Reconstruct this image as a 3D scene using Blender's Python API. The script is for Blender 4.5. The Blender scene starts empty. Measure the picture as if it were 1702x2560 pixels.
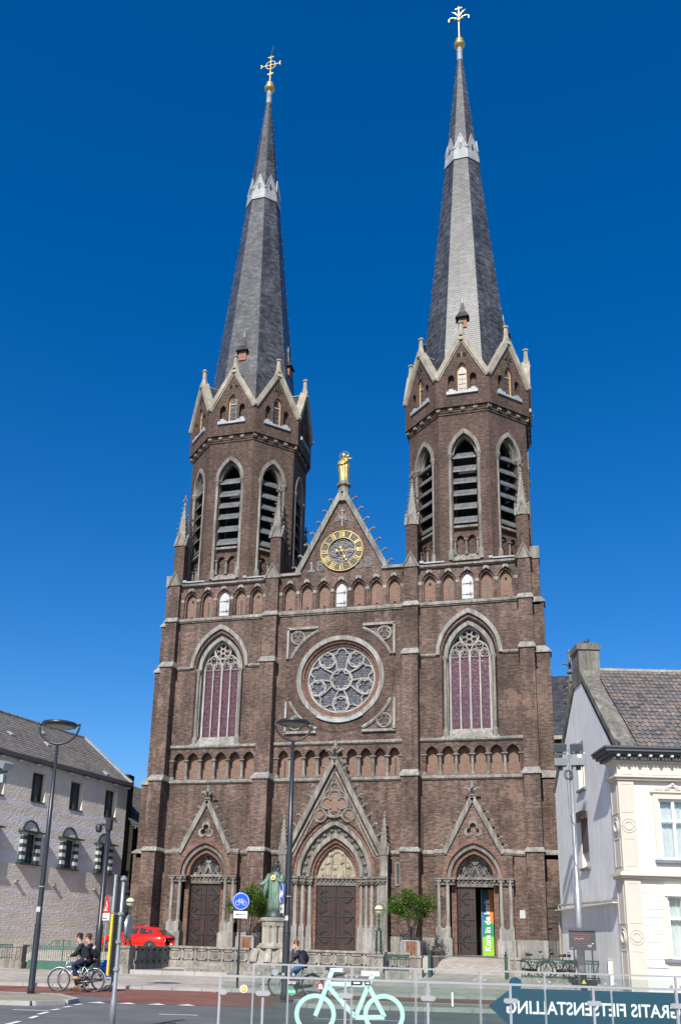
import bpy, bmesh, math, random
from math import sin, cos, pi, radians, sqrt, atan2, hypot
from mathutils import Vector, Matrix
from mathutils.geometry import tessellate_polygon
random.seed(7)
S = bpy.context.scene
COL = S.collection
# ---------------------------------------------------------------- camera
cd = bpy.data.cameras.new('camera'); cam = bpy.data.objects.new('camera', cd); COL.objects.link(cam)
S.camera = cam
YAW, PITCH, ROLL = radians(16.122), radians(16.439), radians(1.758)
_r = Vector((cos(YAW), sin(YAW), 0)); _f = Vector((-sin(YAW), cos(YAW), 0)); _u = Vector((0, 0, 1))
_fw = _f*cos(PITCH)+_u*sin(PITCH); _up = -_f*sin(PITCH)+_u*cos(PITCH)
_rt = _r*cos(ROLL)+_up*sin(ROLL); _up = -_r*sin(ROLL)+_up*cos(ROLL)
cam.matrix_world = Matrix(((_rt.x, _up.x, -_fw.x, 12.787), (_rt.y, _up.y, -_fw.y, -52.0), (_rt.z, _up.z, -_fw.z, 1.70), (0, 0, 0, 1)))
cd.sensor_fit = 'VERTICAL'; cd.sensor_height = 36.0; cd.sensor_width = 24.0
cd.lens = 36.0*2280.6/2560.0
cd.shift_x = 91.05/2560.0; cd.shift_y = 404.8/2560.0
cd.clip_start = 0.1; cd.clip_end = 3000
# ---------------------------------------------------------------- sky, sun, exposure
SUN_EL, SUN_AZ = radians(40), radians(0.4)          # azimuth measured to the left of the church's axis
W = bpy.data.worlds.new('World'); S.world = W; W.use_nodes = True
wn = W.node_tree; bg = wn.nodes['Background']
sky = wn.nodes.new('ShaderNodeTexSky'); sky.sky_type = 'NISHITA'; sky.sun_disc = False
sky.sun_elevation = SUN_EL; sky.sun_rotation = pi+SUN_AZ
sky.air_density = 1.0; sky.dust_density = 1.1; sky.ozone_density = 4.0; sky.altitude = 0
hs = wn.nodes.new('ShaderNodeHueSaturation'); hs.inputs['Saturation'].default_value = 1.40; hs.inputs['Hue'].default_value = 0.507
wn.links.new(sky.outputs[0], hs.inputs['Color']); wn.links.new(hs.outputs[0], bg.inputs['Color'])
bg.inputs['Strength'].default_value = 0.124
sl = bpy.data.lights.new('sun', 'SUN'); sl.energy = 5.0; sl.angle = radians(0.53); sl.color = (1.0, 0.95, 0.87)
so = bpy.data.objects.new('sun', sl); COL.objects.link(so)
_d = Vector((sin(SUN_AZ)*cos(SUN_EL), cos(SUN_AZ)*cos(SUN_EL), -sin(SUN_EL)))
so.rotation_euler = _d.to_track_quat('-Z', 'Y').to_euler(); so.location = (0, -60, 60)
S.view_settings.view_transform = 'Standard'; S.view_settings.look = 'None'
S.view_settings.exposure = 0.30; S.view_settings.gamma = 1.0; S.view_settings.use_curve_mapping = False
S.render.resolution_x = 680; S.render.resolution_y = 1024
# ---------------------------------------------------------------- mesh builder
class M:
    def __init__(s, T=None): s.v = []; s.f = []; s.i = []; s.T = T; s.k = 0
    def add(s, vs, fs):
        b = len(s.v)
        if s.T is not None: s.v += [tuple(s.T @ Vector(p)) for p in vs]
        else: s.v += [tuple(p) for p in vs]
        s.f += [tuple(b+j for j in q) for q in fs]; s.i += [s.k]*len(fs)
        return s
    def box(s, x0, y0, z0, x1, y1, z1):
        return s.add([(x0,y0,z0),(x1,y0,z0),(x1,y1,z0),(x0,y1,z0),(x0,y0,z1),(x1,y0,z1),(x1,y1,z1),(x0,y1,z1)],
              [(0,3,2,1),(4,5,6,7),(0,1,5,4),(1,2,6,5),(2,3,7,6),(3,0,4,7)])
    def hexa(s, p):   # 8 points bottom 0-3, top 4-7
        return s.add(p, [(0,3,2,1),(4,5,6,7),(0,1,5,4),(1,2,6,5),(2,3,7,6),(3,0,4,7)])
    def poly(s, outer, holes=(), y=0.0):
        loops = [outer]+list(holes); pts = [p for l in loops for p in l]
        tri = tessellate_polygon([[Vector((p[0], p[1], 0)) for p in l] for l in loops])
        return s.add([(p[0], y, p[1]) for p in pts], [tuple(t) for t in tri])
    def rev(s, loop, y0, y1, closed=True, off=None):
        n = len(loop); l2 = off or loop
        vs = [(p[0], y0, p[1]) for p in loop]+[(p[0], y1, p[1]) for p in l2]
        return s.add(vs, [(j, (j+1) % n, n+(j+1) % n, n+j) for j in range(n if closed else n-1)])
    def ext(s, outer, y0, y1, holes=(), back=True):
        s.poly(outer, holes, y0)
        if back: s.poly(outer, holes, y1)
        s.rev(outer, y0, y1)
        for h in holes: s.rev(h, y0, y1)
        return s
    def band(s, A, B, y0, y1, closed=False, cap=True):
        n = len(A)
        vs = [(p[0], y0, p[1]) for p in A]+[(p[0], y0, p[1]) for p in B]+[(p[0], y1, p[1]) for p in A]+[(p[0], y1, p[1]) for p in B]
        fs = []
        for j in range(n if closed else n-1):
            k = (j+1) % n
            fs += [(j, k, n+k, n+j), (j, 2*n+j, 2*n+k, k), (n+j, n+k, 3*n+k, 3*n+j)]
        if not closed and cap: fs += [(0, n, 3*n, 2*n), (n-1, 3*n-1, 4*n-1, 2*n-1)]
        return s.add(vs, fs)
    def tube(s, pts, r, n=6, closed=False, caps=True, sq=1.0):
        pts = [Vector(p) for p in pts]; N = len(pts)
        if not hasattr(r, '__len__'): r = [r]*N
        t0 = None; vs = []; nrm = None
        for a in range(N):
            if closed: t = pts[(a+1) % N]-pts[a-1]
            else: t = pts[min(a+1, N-1)]-pts[max(a-1, 0)]
            if t.length < 1e-9: t = Vector((0, 0, 1))
            t.normalize()
            if nrm is None:
                ref = Vector((0, 1, 0)) if abs(t.y) < 0.9 else Vector((1, 0, 0))
                nrm = (ref-t*ref.dot(t)).normalized()
            else:
                nrm = nrm-t*nrm.dot(t)
                nrm = nrm.normalized() if nrm.length > 1e-6 else t.orthogonal().normalized()
            bn = t.cross(nrm)
            for j in range(n):
                g = 2*pi*(j+0.5)/n
                vs.append(pts[a]+nrm*(cos(g)*r[a]*sq)+bn*(sin(g)*r[a]))
        fs = []
        for a in range(N if closed else N-1):
            b = (a+1) % N
            for j in range(n):
                k = (j+1) % n
                fs.append((a*n+j, a*n+k, b*n+k, b*n+j))
        if not closed and caps: fs += [tuple(range(n-1, -1, -1)), tuple((N-1)*n+j for j in range(n))]
        return s.add(vs, fs)
    def lathe(s, prof, cx=0, cy=0, n=12, ph=0.0, sx=1.0, sy=1.0, cap=True):
        vs = []; N = len(prof)
        for (r, z) in prof:
            for j in range(n):
                g = 2*pi*j/n+ph; vs.append((cx+r*cos(g)*sx, cy+r*sin(g)*sy, z))
        fs = [(a*n+j, a*n+(j+1) % n, (a+1)*n+(j+1) % n, (a+1)*n+j) for a in range(N-1) for j in range(n)]
        if cap: fs += [tuple(range(n-1, -1, -1)), tuple((N-1)*n+j for j in range(n))]
        return s.add(vs, fs)
    def ball(s, c, r, n=10, sz=1.0, sx=1.0, sy=1.0):
        k = max(4, n//2+1)
        prof = [(max(1e-4, r*sin(pi*a/k)), c[2]-r*sz*cos(pi*a/k)) for a in range(k+1)]
        return s.lathe(prof, c[0], c[1], n, 0, sx, sy)
    def bar(s, a, b, w, h=None, up=(0, 0, 1)):
        a = Vector(a); b = Vector(b); h = h or w; t = (b-a).normalized(); up = Vector(up)
        if abs(t.dot(up)) > 0.98: up = Vector((0, 1, 0))
        sd = t.cross(up).normalized()*(w/2); uu = sd.cross(t).normalized()*(h/2)
        return s.hexa([a-sd-uu, a+sd-uu, b+sd-uu, b-sd-uu, a-sd+uu, a+sd+uu, b+sd+uu, b-sd+uu])
    def leaf(s, c, d, w, up=(0, 0, 1)):
        d = Vector(d); sd = d.cross(Vector(up))
        if sd.length < 1e-6: sd = Vector((1, 0, 0))
        sd = sd.normalized()*w; c = Vector(c)
        return s.add([c, c+d*0.5+sd, c+d, c+d*0.5-sd], [(0, 1, 2, 3)])
ROOTM = {}
def rootinv(o):
    while o.parent: o = o.parent
    return ROOTM.get(o.name, Matrix())
def mesh(m, mats, smooth=False):
    me = bpy.data.meshes.new('m'); me.from_pydata(m.v, [], m.f)
    for q in (mats if isinstance(mats, (list, tuple)) else [mats]): me.materials.append(q)
    if any(m.i): me.polygons.foreach_set('material_index', m.i)
    if smooth: me.polygons.foreach_set('use_smooth', [True]*len(me.polygons))
    me.update()
    return me
def put(name, me, par=None, mat=None):
    o = bpy.data.objects.new(name, me); COL.objects.link(o)
    mt = mat if mat is not None else Matrix()
    if par is not None: o.parent = par; mt = rootinv(par) @ mt
    o.matrix_basis = mt
    return o
def obj(name, m, mats, par=None, smooth=False):
    if par is not None:
        iv = rootinv(par); m.v = [tuple(iv @ Vector(p)) for p in m.v]
    me = mesh(m, mats, smooth)
    o = bpy.data.objects.new(name, me); me.name = name; COL.objects.link(o)
    if par is not None: o.parent = par
    return o
def tag(o, label, cat, group=None):
    o['label'] = label; o['category'] = cat
    if group: o['group'] = group
    return o
def thing(name, label, cat, loc=(0, 0, 0), rz=0.0, group=None):
    o = bpy.data.objects.new(name, None); COL.objects.link(o); o.empty_display_size = 0.3
    o.location = loc; o.rotation_euler = (0, 0, rz)
    ROOTM[o.name] = (Matrix.Translation(loc) @ Matrix.Rotation(rz, 4, 'Z')).inverted()
    return tag(o, label, cat, group)
def struct(o): o['kind'] = 'structure'; return o
def stuff(o): o['kind'] = 'stuff'; return o
def T(x, y, z): return Matrix.Translation((x, y, z))
def RZ(a): return Matrix.Rotation(a, 4, 'Z')
def RX(a): return Matrix.Rotation(a, 4, 'X')
def RY(a): return Matrix.Rotation(a, 4, 'Y')
def SC(x, y, z): return Matrix.Diagonal((x, y, z, 1))
# ---- 2D outlines (x, z)
def arc(cx, cz, r, a0, a1, n): return [(cx+r*cos(a0+(a1-a0)*j/n), cz+r*sin(a0+(a1-a0)*j/n)) for j in range(n+1)]
def circ(cx, cz, r, n=32): return [(cx+r*cos(2*pi*j/n), cz+r*sin(2*pi*j/n)) for j in range(n)]
def parch(cx, zs, a, h, n=8):           # pointed arch curve, left spring to right spring
    c = (h*h-a*a)/(2*a); r = c+a; g = atan2(h, -c)
    L = [(cx+c+r*cos(pi+(g-pi)*j/n), zs+r*sin(pi+(g-pi)*j/n)) for j in range(n+1)]
    return L+[(2*cx-x, z) for (x, z) in reversed(L[:-1])]
def pwin(cx, z0, zs, a, h, n=8): return [(cx-a, z0)]+parch(cx, zs, a, h, n)+[(cx+a, z0)]
def foil(cx, cz, R, n, rot=pi/2, k=6):     # outline of n overlapping lobes, closed
    d = R*{3: .5, 4: .55, 5: .6, 6: .64}.get(n, .7); r = R-d; h = pi/n; out = []
    m = d*cos(h)+sqrt(max(0, r*r-(d*sin(h))**2)); am = atan2(m*sin(h), m*cos(h)-d)
    for j in range(n):
        g = rot+2*pi*j/n; ox, oz = cx+d*cos(g), cz+d*sin(g)
        out += [(ox+r*cos(g-am+2*am*i/k), oz+r*sin(g-am+2*am*i/k)) for i in range(k)]
    return out
def at(pts, y): return [(p[0], y, p[1]) for p in pts]
# ---------------------------------------------------------------- materials
def mk(name):
    m = bpy.data.materials.new(name); m.use_nodes = True
    return m, m.node_tree, m.node_tree.nodes['Principled BSDF']
def nd(nt, t, **kw):
    n = nt.nodes.new('ShaderNode'+t)
    for k, v in kw.items(): setattr(n, k, v)
    return n
def mix(nt, fac, a, b, mode='MIX'):
    n = nd(nt, 'Mix', data_type='RGBA', blend_type=mode)
    for idx, v in ((0, fac), (6, a), (7, b)):
        if isinstance(v, bpy.types.NodeSocket): nt.links.new(v, n.inputs[idx])
        else: n.inputs[idx].default_value = v if idx == 0 else (*v, 1) if len(v) == 3 else v
    return n.outputs[2]
def mth(nt, op, a, b=0.0, clamp=False):
    n = nd(nt, 'Math', operation=op, use_clamp=clamp)
    for idx, v in ((0, a), (1, b)):
        if isinstance(v, bpy.types.NodeSocket): nt.links.new(v, n.inputs[idx])
        else: n.inputs[idx].default_value = v
    return n.outputs[0]
def noi(nt, vec, scale, detail=3, rough=0.6):
    n = nd(nt, 'TexNoise'); n.inputs['Scale'].default_value = scale; n.inputs['Detail'].default_value = detail; n.inputs['Roughness'].default_value = rough
    if vec is not None: nt.links.new(vec, n.inputs['Vector'])
    return n.outputs['Fac']
def rmp(nt, fac, stops, mode='LINEAR'):
    n = nd(nt, 'ValToRGB'); cr = n.color_ramp; cr.interpolation = mode
    while len(cr.elements) < len(stops): cr.elements.new(0.5)
    for e, (p, c) in zip(cr.elements, stops):
        e.position = p; e.color = (c, c, c, 1) if not hasattr(c, '__len__') else (*c, 1)
    nt.links.new(fac, n.inputs[0]); return n.outputs[0]
def gpos(nt): return nd(nt, 'NewGeometry').outputs['Position']
def bump(nt, b, h, st=0.3, dist=0.01):
    n = nd(nt, 'Bump'); n.inputs['Strength'].default_value = st; n.inputs['Distance'].default_value = dist
    nt.links.new(h, n.inputs['Height']); nt.links.new(n.outputs[0], b.inputs['Normal'])
def surf(name, col, rough=0.7, var=0.15, scale=1.5, metal=0.0, bmp=0.0, bsc=30.0, spec=0.5, streak=0.0, col2=None, dirt=0.0, local=False):
    m, nt, b = mk(name)
    p = nd(nt, 'TexCoord').outputs['Object'] if local else gpos(nt)
    n1 = noi(nt, p, scale, 4); n2 = noi(nt, p, scale*9, 3)
    k = mth(nt, 'ADD', mth(nt, 'MULTIPLY', n1, 0.65), mth(nt, 'MULTIPLY', n2, 0.35))
    lo = tuple(c*(1-var*1.6) for c in col); hi = tuple(min(1, c*(1+var*1.6)) for c in (col2 or col))
    c = rmp(nt, k, [(0.3, lo), (0.7, hi)])
    if streak:
        mp = nd(nt, 'Mapping'); mp.inputs['Scale'].default_value = (3.0, 3.0, 0.25); nt.links.new(p, mp.inputs['Vector'])
        s2 = rmp(nt, noi(nt, mp.outputs[0], 1.6, 5, 0.7), [(0.42, 1.0-streak), (0.62, 1.0)])
        c = mix(nt, 1.0, c, s2, 'MULTIPLY')
    if dirt:
        c = mix(nt, 1.0, c, rmp(nt, noi(nt, p, 0.45, 6, 0.75), [(0.4, 1-dirt), (0.6, 1.0)]), 'MULTIPLY')
    nt.links.new(c, b.inputs['Base Color'])
    b.inputs['Roughness'].default_value = rough; b.inputs['Metallic'].default_value = metal
    b.inputs['Specular IOR Level'].default_value = spec
    if bmp: bump(nt, b, noi(nt, p, bsc, 3), bmp, 0.02)
    return m
def wallvec(nt):                        # (along the wall, height, 0) from world position and face normal
    g = nd(nt, 'NewGeometry')
    cr = nd(nt, 'VectorMath', operation='CROSS_PRODUCT'); cr.inputs[0].default_value = (0, 0, 1); nt.links.new(g.outputs['True Normal'], cr.inputs[1])
    no = nd(nt, 'VectorMath', operation='NORMALIZE'); nt.links.new(cr.outputs[0], no.inputs[0])
    dt = nd(nt, 'VectorMath', operation='DOT_PRODUCT'); nt.links.new(g.outputs['Position'], dt.inputs[0]); nt.links.new(no.outputs[0], dt.inputs[1])
    sp = nd(nt, 'SeparateXYZ'); nt.links.new(g.outputs['Position'], sp.inputs[0])
    cb = nd(nt, 'CombineXYZ'); nt.links.new(dt.outputs['Value'], cb.inputs[0]); nt.links.new(sp.outputs[2], cb.inputs[1])
    return cb.outputs[0], g.outputs['Position'], sp.outputs[2]
def brickmat(name, c1, c2, mortar, bw=0.22, rh=0.07, ms=0.011, var=0.35, patch=None, soot=0.25, rough=0.85, bst=0.5, slate=False, streak=0.0):
    m, nt, b = mk(name); uv, p, z = wallvec(nt)
    bt = nd(nt, 'TexBrick'); nt.links.new(uv, bt.inputs['Vector'])
    bt.inputs['Scale'].default_value = 1.0; bt.inputs['Brick Width'].default_value = bw; bt.inputs['Row Height'].default_value = rh
    bt.inputs['Mortar Size'].default_value = ms; bt.inputs['Mortar Smooth'].default_value = 0.2; bt.inputs['Bias'].default_value = 0.0
    bt.inputs['Color1'].default_value = (*c1, 1); bt.inputs['Color2'].default_value = (*c2, 1); bt.inputs['Mortar'].default_value = (*mortar, 1)
    c = bt.outputs['Color']
    mp = nd(nt, 'Mapping'); mp.inputs['Scale'].default_value = (1/bw*0.7, 1/rh*0.7, 1); nt.links.new(uv, mp.inputs['Vector'])
    pv = rmp(nt, noi(nt, mp.outputs[0], 1.0, 2), [(0.3, 1-var), (0.7, 1+var)])
    c = mix(nt, 1.0, c, pv, 'MULTIPLY')
    c = mix(nt, 1.0, c, rmp(nt, noi(nt, p, 0.35, 5, 0.7), [(0.38, 1-soot), (0.6, 1.0+soot*0.3)]), 'MULTIPLY')
    if streak:
        ms_ = nd(nt, 'Mapping'); ms_.inputs['Scale'].default_value = (1.6, 0.16, 1); nt.links.new(uv, ms_.inputs['Vector'])
        c = mix(nt, 1.0, c, rmp(nt, noi(nt, ms_.outputs[0], 1.0, 6, 0.75), [(0.40, 1-streak), (0.58, 1.0), (0.75, 1+streak*0.35)]), 'MULTIPLY')
    if patch:
        f = rmp(nt, noi(nt, p, 0.55, 5, 0.62), [(0.59, 0.0), (0.62, 1.0)])
        f2 = mth(nt, 'MULTIPLY', f, 0.38)
        c = mix(nt, f2, c, patch)
    nt.links.new(c, b.inputs['Base Color']); b.inputs['Roughness'].default_value = rough
    b.inputs['Specular IOR Level'].default_value = 0.3
    bump(nt, b, mth(nt, 'SUBTRACT', noi(nt, p, 25, 3), mth(nt, 'MULTIPLY', bt.outputs['Fac'], 1.2)), bst, 0.012)
    return m
B_BRICK = brickmat('brown_brick', (0.143, 0.087, 0.074), (0.062, 0.043, 0.044), (0.235, 0.175, 0.13), patch=(0.27, 0.175, 0.135), var=0.5, soot=0.4, streak=0.4)
B_TOWER = brickmat('tower_brick', (0.112, 0.063, 0.050), (0.052, 0.031, 0.029), (0.155, 0.115, 0.085), soot=0.3, var=0.5, streak=0.25)
B_RED = brickmat('red_brick', (0.23, 0.105, 0.075), (0.135, 0.064, 0.050), (0.20, 0.15, 0.115), soot=0.3, streak=0.2)
B_ROSE = brickmat('pink_brick', (0.215, 0.13, 0.098), (0.165, 0.096, 0.076), (0.25, 0.185, 0.14), soot=0.12, var=0.2)
STONE = surf('grey_limestone', (0.265, 0.248, 0.218), 0.85, 0.26, 0.8, bmp=0.25, bsc=18, streak=0.45, spec=0.2)
STONE_D = surf('weathered_stone', (0.20, 0.188, 0.165), 0.9, 0.3, 1.2, bmp=0.35, bsc=20, streak=0.4, spec=0.2)
STONE_L = surf('pale_limestone', (0.315, 0.305, 0.278), 0.85, 0.24, 0.9, bmp=0.2, bsc=22, streak=0.42, spec=0.2)
COPING = surf('buff_coping_stone', (0.345, 0.315, 0.25), 0.85, 0.22, 1.4, bmp=0.15, bsc=20, streak=0.2, spec=0.2)
CREAM_ST = surf('cream_relief_stone', (0.36, 0.315, 0.24), 0.9, 0.32, 1.6, bmp=0.35, bsc=22, streak=0.25, spec=0.2)
LEAD = surf('weathered_lead', (0.125, 0.135, 0.143), 0.6, 0.28, 1.1, bmp=0.1, bsc=8, streak=0.35)
TRAC = surf('pale_tracery_stone', (0.40, 0.39, 0.365), 0.85, 0.2, 1.2, bmp=0.15, bsc=22, streak=0.25, spec=0.2)
LEAD_W = surf('pale_lead_sheet', (0.29, 0.32, 0.34), 0.55, 0.2, 2.0)
LEAD_C = surf('crown_lead', (0.29, 0.31, 0.325), 0.6, 0.3, 1.5, streak=0.2)
SLATE = brickmat('spire_slate', (0.100, 0.106, 0.115), (0.052, 0.056, 0.062), (0.045, 0.046, 0.05), bw=0.30, rh=0.17, ms=0.006, var=0.5, soot=0.35, rough=0.365, bst=0.35, streak=0.3)
SLATE_D = brickmat('roof_slate', (0.06, 0.064, 0.072), (0.035, 0.038, 0.044), (0.025, 0.025, 0.028), bw=0.3, rh=0.17, ms=0.008, var=0.4, soot=0.25, rough=0.45, bst=0.3)
GOLD = surf('gilded_metal', (0.88, 0.60, 0.20), 0.30, 0.22, 4.0, metal=0.62, dirt=0.25)
IRON = surf('black_iron', (0.03, 0.031, 0.034), 0.5, 0.2, 5.0)
IRON_G = surf('grey_wrought_iron', (0.33, 0.34, 0.33), 0.6, 0.2, 4.0)
DARK = surf('painted_deep_shade', (0.020, 0.018, 0.018), 0.9, 0.3, 2.0)  # near-black puts the shade of porches, bell chambers and holes into the colour
OAK = surf('brown_painted_door', (0.040, 0.020, 0.016), 0.45, 0.28, 1.5, bmp=0.2, bsc=14, streak=0.3)
WHITE = surf('white_paint', (0.46, 0.47, 0.47), 0.55, 0.1, 2.0, streak=0.1)
LGLASS = brickmat('leaded_glass', (0.066, 0.07, 0.088), (0.034, 0.036, 0.05), (0.14, 0.14, 0.15), bw=0.14, rh=0.11, ms=0.012, var=0.6, soot=0.3, rough=0.25, bst=0.2)
def stained():
    m, nt, b = mk('stained_glass'); tc = nd(nt, 'TexCoord').outputs['Object']
    sp = nd(nt, 'SeparateXYZ'); nt.links.new(tc, sp.inputs[0])
    ax = mth(nt, 'ABSOLUTE', sp.outputs[0]); az = mth(nt, 'ABSOLUTE', sp.outputs[2])
    d = mth(nt, 'ADD', ax, mth(nt, 'MULTIPLY', az, 0.85)); e = mth(nt, 'ABSOLUTE', mth(nt, 'SUBTRACT', ax, mth(nt, 'MULTIPLY', az, 0.8)))
    ring = mth(nt, 'PINGPONG', mth(nt, 'MULTIPLY', d, 9.0), 1.0); ry = rmp(nt, e, [(0.02, 1.0), (0.07, 0.0)])
    c = rmp(nt, ring, [(0.25, (0.095, 0.012, 0.022)), (0.6, (0.062, 0.04, 0.055)), (0.85, (0.04, 0.037, 0.05))])
    c = mix(nt, mth(nt, 'MULTIPLY', ry, 0.6), c, (0.15, 0.016, 0.03)); c = mix(nt, rmp(nt, d, [(0.05, 1.0), (0.075, 0.0)]), c, (0.05, 0.07, 0.11))
    c = mix(nt, rmp(nt, noi(nt, gpos(nt), 7.0, 2), [(0.45, 0.0), (0.65, 0.45)]), c, (0.12, 0.105, 0.11))
    nt.links.new(c, b.inputs['Base Color']); b.inputs['Roughness'].default_value = 0.18; bump(nt, b, noi(nt, gpos(nt), 6.0, 3), 0.5, 0.05)
    return m
STAIN = stained()
def lead_text(s, size, bold=0.0, ext=0.004, align='CENTER', shear=0.0):
    cu = bpy.data.curves.new('t', 'FONT'); cu.body = s; cu.size = size; cu.extrude = ext; cu.offset = bold; cu.align_x = align; cu.align_y = 'CENTER'; cu.shear = shear; cu.resolution_u = 3
    o = bpy.data.objects.new('t', cu); COL.objects.link(o); bpy.context.view_layer.update()
    me = bpy.data.meshes.new_from_object(o.evaluated_get(bpy.context.evaluated_depsgraph_get()))
    bpy.data.objects.remove(o); bpy.data.curves.remove(cu); me.materials.clear()
    return me
def text(name, s, size, mat, par, m4, bold=0.0, ext=0.004, align='CENTER'):
    me = lead_text(s, size, bold, ext, align); me.materials.append(mat); return put(name, me, par, m4)
# ================================================================ CHURCH
CH = thing('church', 'brown brick twin-spired church with clock gable, rose window and three portals', 'church', (0, 3, 1.28))
FL = 1.30                                   # floor / terrace level at the church
TX = 7.84                                   # tower axes at x = +-TX
AP, OY = 3.79, 3.66                         # octagon apothem and centre depth
# ---- small shared meshes (origin at their foot)
def column_mesh(h, r, mat=STONE, cap=0.16, base=0.22, n=10):
    m = M()
    m.lathe([(r*1.75, 0), (r*1.75, base*0.55), (r*1.45, base*0.6), (r*1.5, base*0.8), (r*1.08, base), (r, base+0.02), (r*0.95, h-cap-0.03), (r*1.2, h-cap-0.02), (r*0.98, h-cap+0.01), (r*1.35, h-cap*0.55), (r*1.7, h-cap*0.4)], n=n)
    m.box(-r*1.9, -r*1.9, h-cap*0.38, r*1.9, r*1.9, h)
    return mesh(m, mat, False)
def crocket_mesh(s=1.0, mat=STONE):        # hooks outwards along +x, attached at the origin
    m = M(); pts = [(-0.05, 0, -0.1), (0.10, 0, -0.02), (0.20, 0, 0.10), (0.30, 0, 0.17), (0.38, 0, 0.13), (0.38, 0, 0.05)]
    m.tube([tuple(c*s for c in p) for p in pts], [0.075*s, 0.06*s, 0.05*s, 0.06*s, 0.075*s, 0.05*s], 6)
    m.ball((0.37*s, 0, 0.10*s), 0.09*s, 8); m.ball((0.30*s, 0.07*s, 0.12*s), 0.05*s, 6); m.ball((0.30*s, -0.07*s, 0.12*s), 0.05*s, 6)
    return mesh(m, mat)
def finial_mesh(s=1.0, mat=STONE, tall=0.55):      # cross-flower on a moulded neck
    m = M(); m.lathe([(0.16*s, 0), (0.12*s, 0.30*s), (0.30*s, 0.36*s), (0.30*s, 0.42*s), (0.13*s, 0.50*s), (0.11*s, 0.85*s), (0.16*s, 1.0*s), (0.10*s, (1.0+tall)*s)], n=6)
    for k in range(4):
        g = k*pi/2; ux, uy = cos(g), sin(g)
        pts = [(0.05, 0.72), (0.24, 0.86), (0.40, 0.98), (0.55, 0.95), (0.57, 0.84)]
        m.tube([(a*ux*s, a*uy*s, b*s) for a, b in pts], [0.10*s, 0.11*s, 0.10*s, 0.09*s, 0.05*s], 6)
    return mesh(m, mat)
CROCK = crocket_mesh(1.0, STONE); CROCK_S = crocket_mesh(0.62, STONE); CROCK_M = crocket_mesh(0.85, STONE)
FIN = finial_mesh(0.72); FIN_L = finial_mesh(0.95)
# ---- front wall
holes_back = []
wall = M(); wall.k = 0
def niche_row(xs, z0, zs, zt, half, y1):   # arcade comb outline
    out = [(xs[0]-half, z0)]
    for x in xs: out += parch(x, zs, half, zt-zs, 6)
    out += [(xs[-1]+half, z0)]
    return out
LOWT = [5.605+0.9165*k for k in range(6)]; LOWC = [-3.40+0.85*k for k in range(9)]
UPT = [5.56+1.14*k for k in range(5)]; UPC = [-3.36+1.12*k for k in range(7)]
def tower_bay(sg):
    f = lambda l: [(sg*x, z) for x, z in l]
    outer = f([(4.4, FL), (11.2, FL), (11.2, 24.12), (4.4, 24.12)])
    win = f(pwin(7.85, 13.45, 18.28, 1.62, 2.45, 10)); por = f([(6.3, FL)]+parch(7.85, 5.4, 1.55, 1.9, 8)+[(9.4, FL)])
    low = f(niche_row(LOWT, 11.22, 12.42, 12.90, 0.36, 0.45)); ups = [f(pwin(x, 21.86, 23.16, 0.46, 0.62, 6)) for x in UPT]
    wall.poly(outer, [win, por, low]+ups, 0.0)
    wall.rev(win, 0.0, 0.42, True, f(pwin(7.85, 13.45, 18.28, 1.44, 2.20, 10)))
    wall.rev(por, 0.0, 0.5); wall.rev(low, 0.0, 0.46)
    for u, x in zip(ups, UPT):
        inn = f(pwin(x, 21.86, 23.14, 0.35, 0.50, 6))
        wall.rev(u, 0.0, 0.12); wall.poly(u, [], 0.12) if False else wall.band(u, inn, 0.12, 0.34)
    return win, low
for sg in (-1, 1): tower_bay(sg)
cen_out = [(-4.5, FL), (4.5, FL), (4.5, 24.25), (2.72, 24.25), (0, 29.68), (-2.72, 24.25), (-4.5, 24.25)]
rose = circ(0.05, 17.28, 2.72, 48); lowc = niche_row(LOWC, 11.22, 12.42, 12.90, 0.33, 0.45)
porc = [(-2.2, FL)]+parch(0.0, 5.4, 2.2, 3.0, 8)+[(2.2, FL)]
upc = [pwin(x, 21.95, 23.16, 0.45, 0.64, 6) for x in UPC]
wall.poly(cen_out, [rose, lowc, porc]+upc, 0.0)
wall.rev(rose, 0, 0.25); wall.rev(lowc, 0, 0.46); wall.rev(porc, 0, 0.5)
for u, x in zip(upc, UPC):
    wall.rev(u, 0.0, 0.12); wall.band(u, pwin(x, 21.95, 23.14, 0.35, 0.50, 6), 0.12, 0.34)
wall.poly([(2.72, 24.25), (0, 29.68), (-2.72, 24.25)], [], 0.7); wall.rev([(2.72, 24.25), (0, 29.68), (-2.72, 24.25)], 0, 0.7, False)
for sg in (-1, 1):                          # flanks and back of the square tower bases
    x1 = sg*11.2
    wall.box(min(sg*4.2, x1)+0.02, 0.62, 6.6, max(sg*4.2, x1)-0.02, 7.55, 24.0); wall.box(min(sg*4.2, x1)+0.02, 2.7, FL, max(sg*4.2, x1)-0.02, 7.5, 6.62)
wall.box(-4.18, 0.62, FL, 4.18, 7.5, 24.0)
FW = obj('front_wall', wall, B_BRICK, CH)
for sg in (-1, 1):                          # niche backs
    for z0_, z1_, y_, xa, xb in ((11.1, 13.0, 0.46, 5.1, 10.6), (21.7, 23.9, 0.34, 5.0, 10.7)):
        bk = M(); bk.poly([(sg*xa, z0_), (sg*xb, z0_), (sg*xb, z1_), (sg*xa, z1_)], [], y_); obj('niche_back', bk, B_ROSE, FW)
for z0_, z1_, y_ in ((11.1, 13.0, 0.46), (21.7, 23.9, 0.34)): bk = M(); bk.poly([(-3.9, z0_), (3.9, z0_), (3.9, z1_), (-3.9, z1_)], [], y_); obj('niche_back', bk, B_ROSE, FW)
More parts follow.
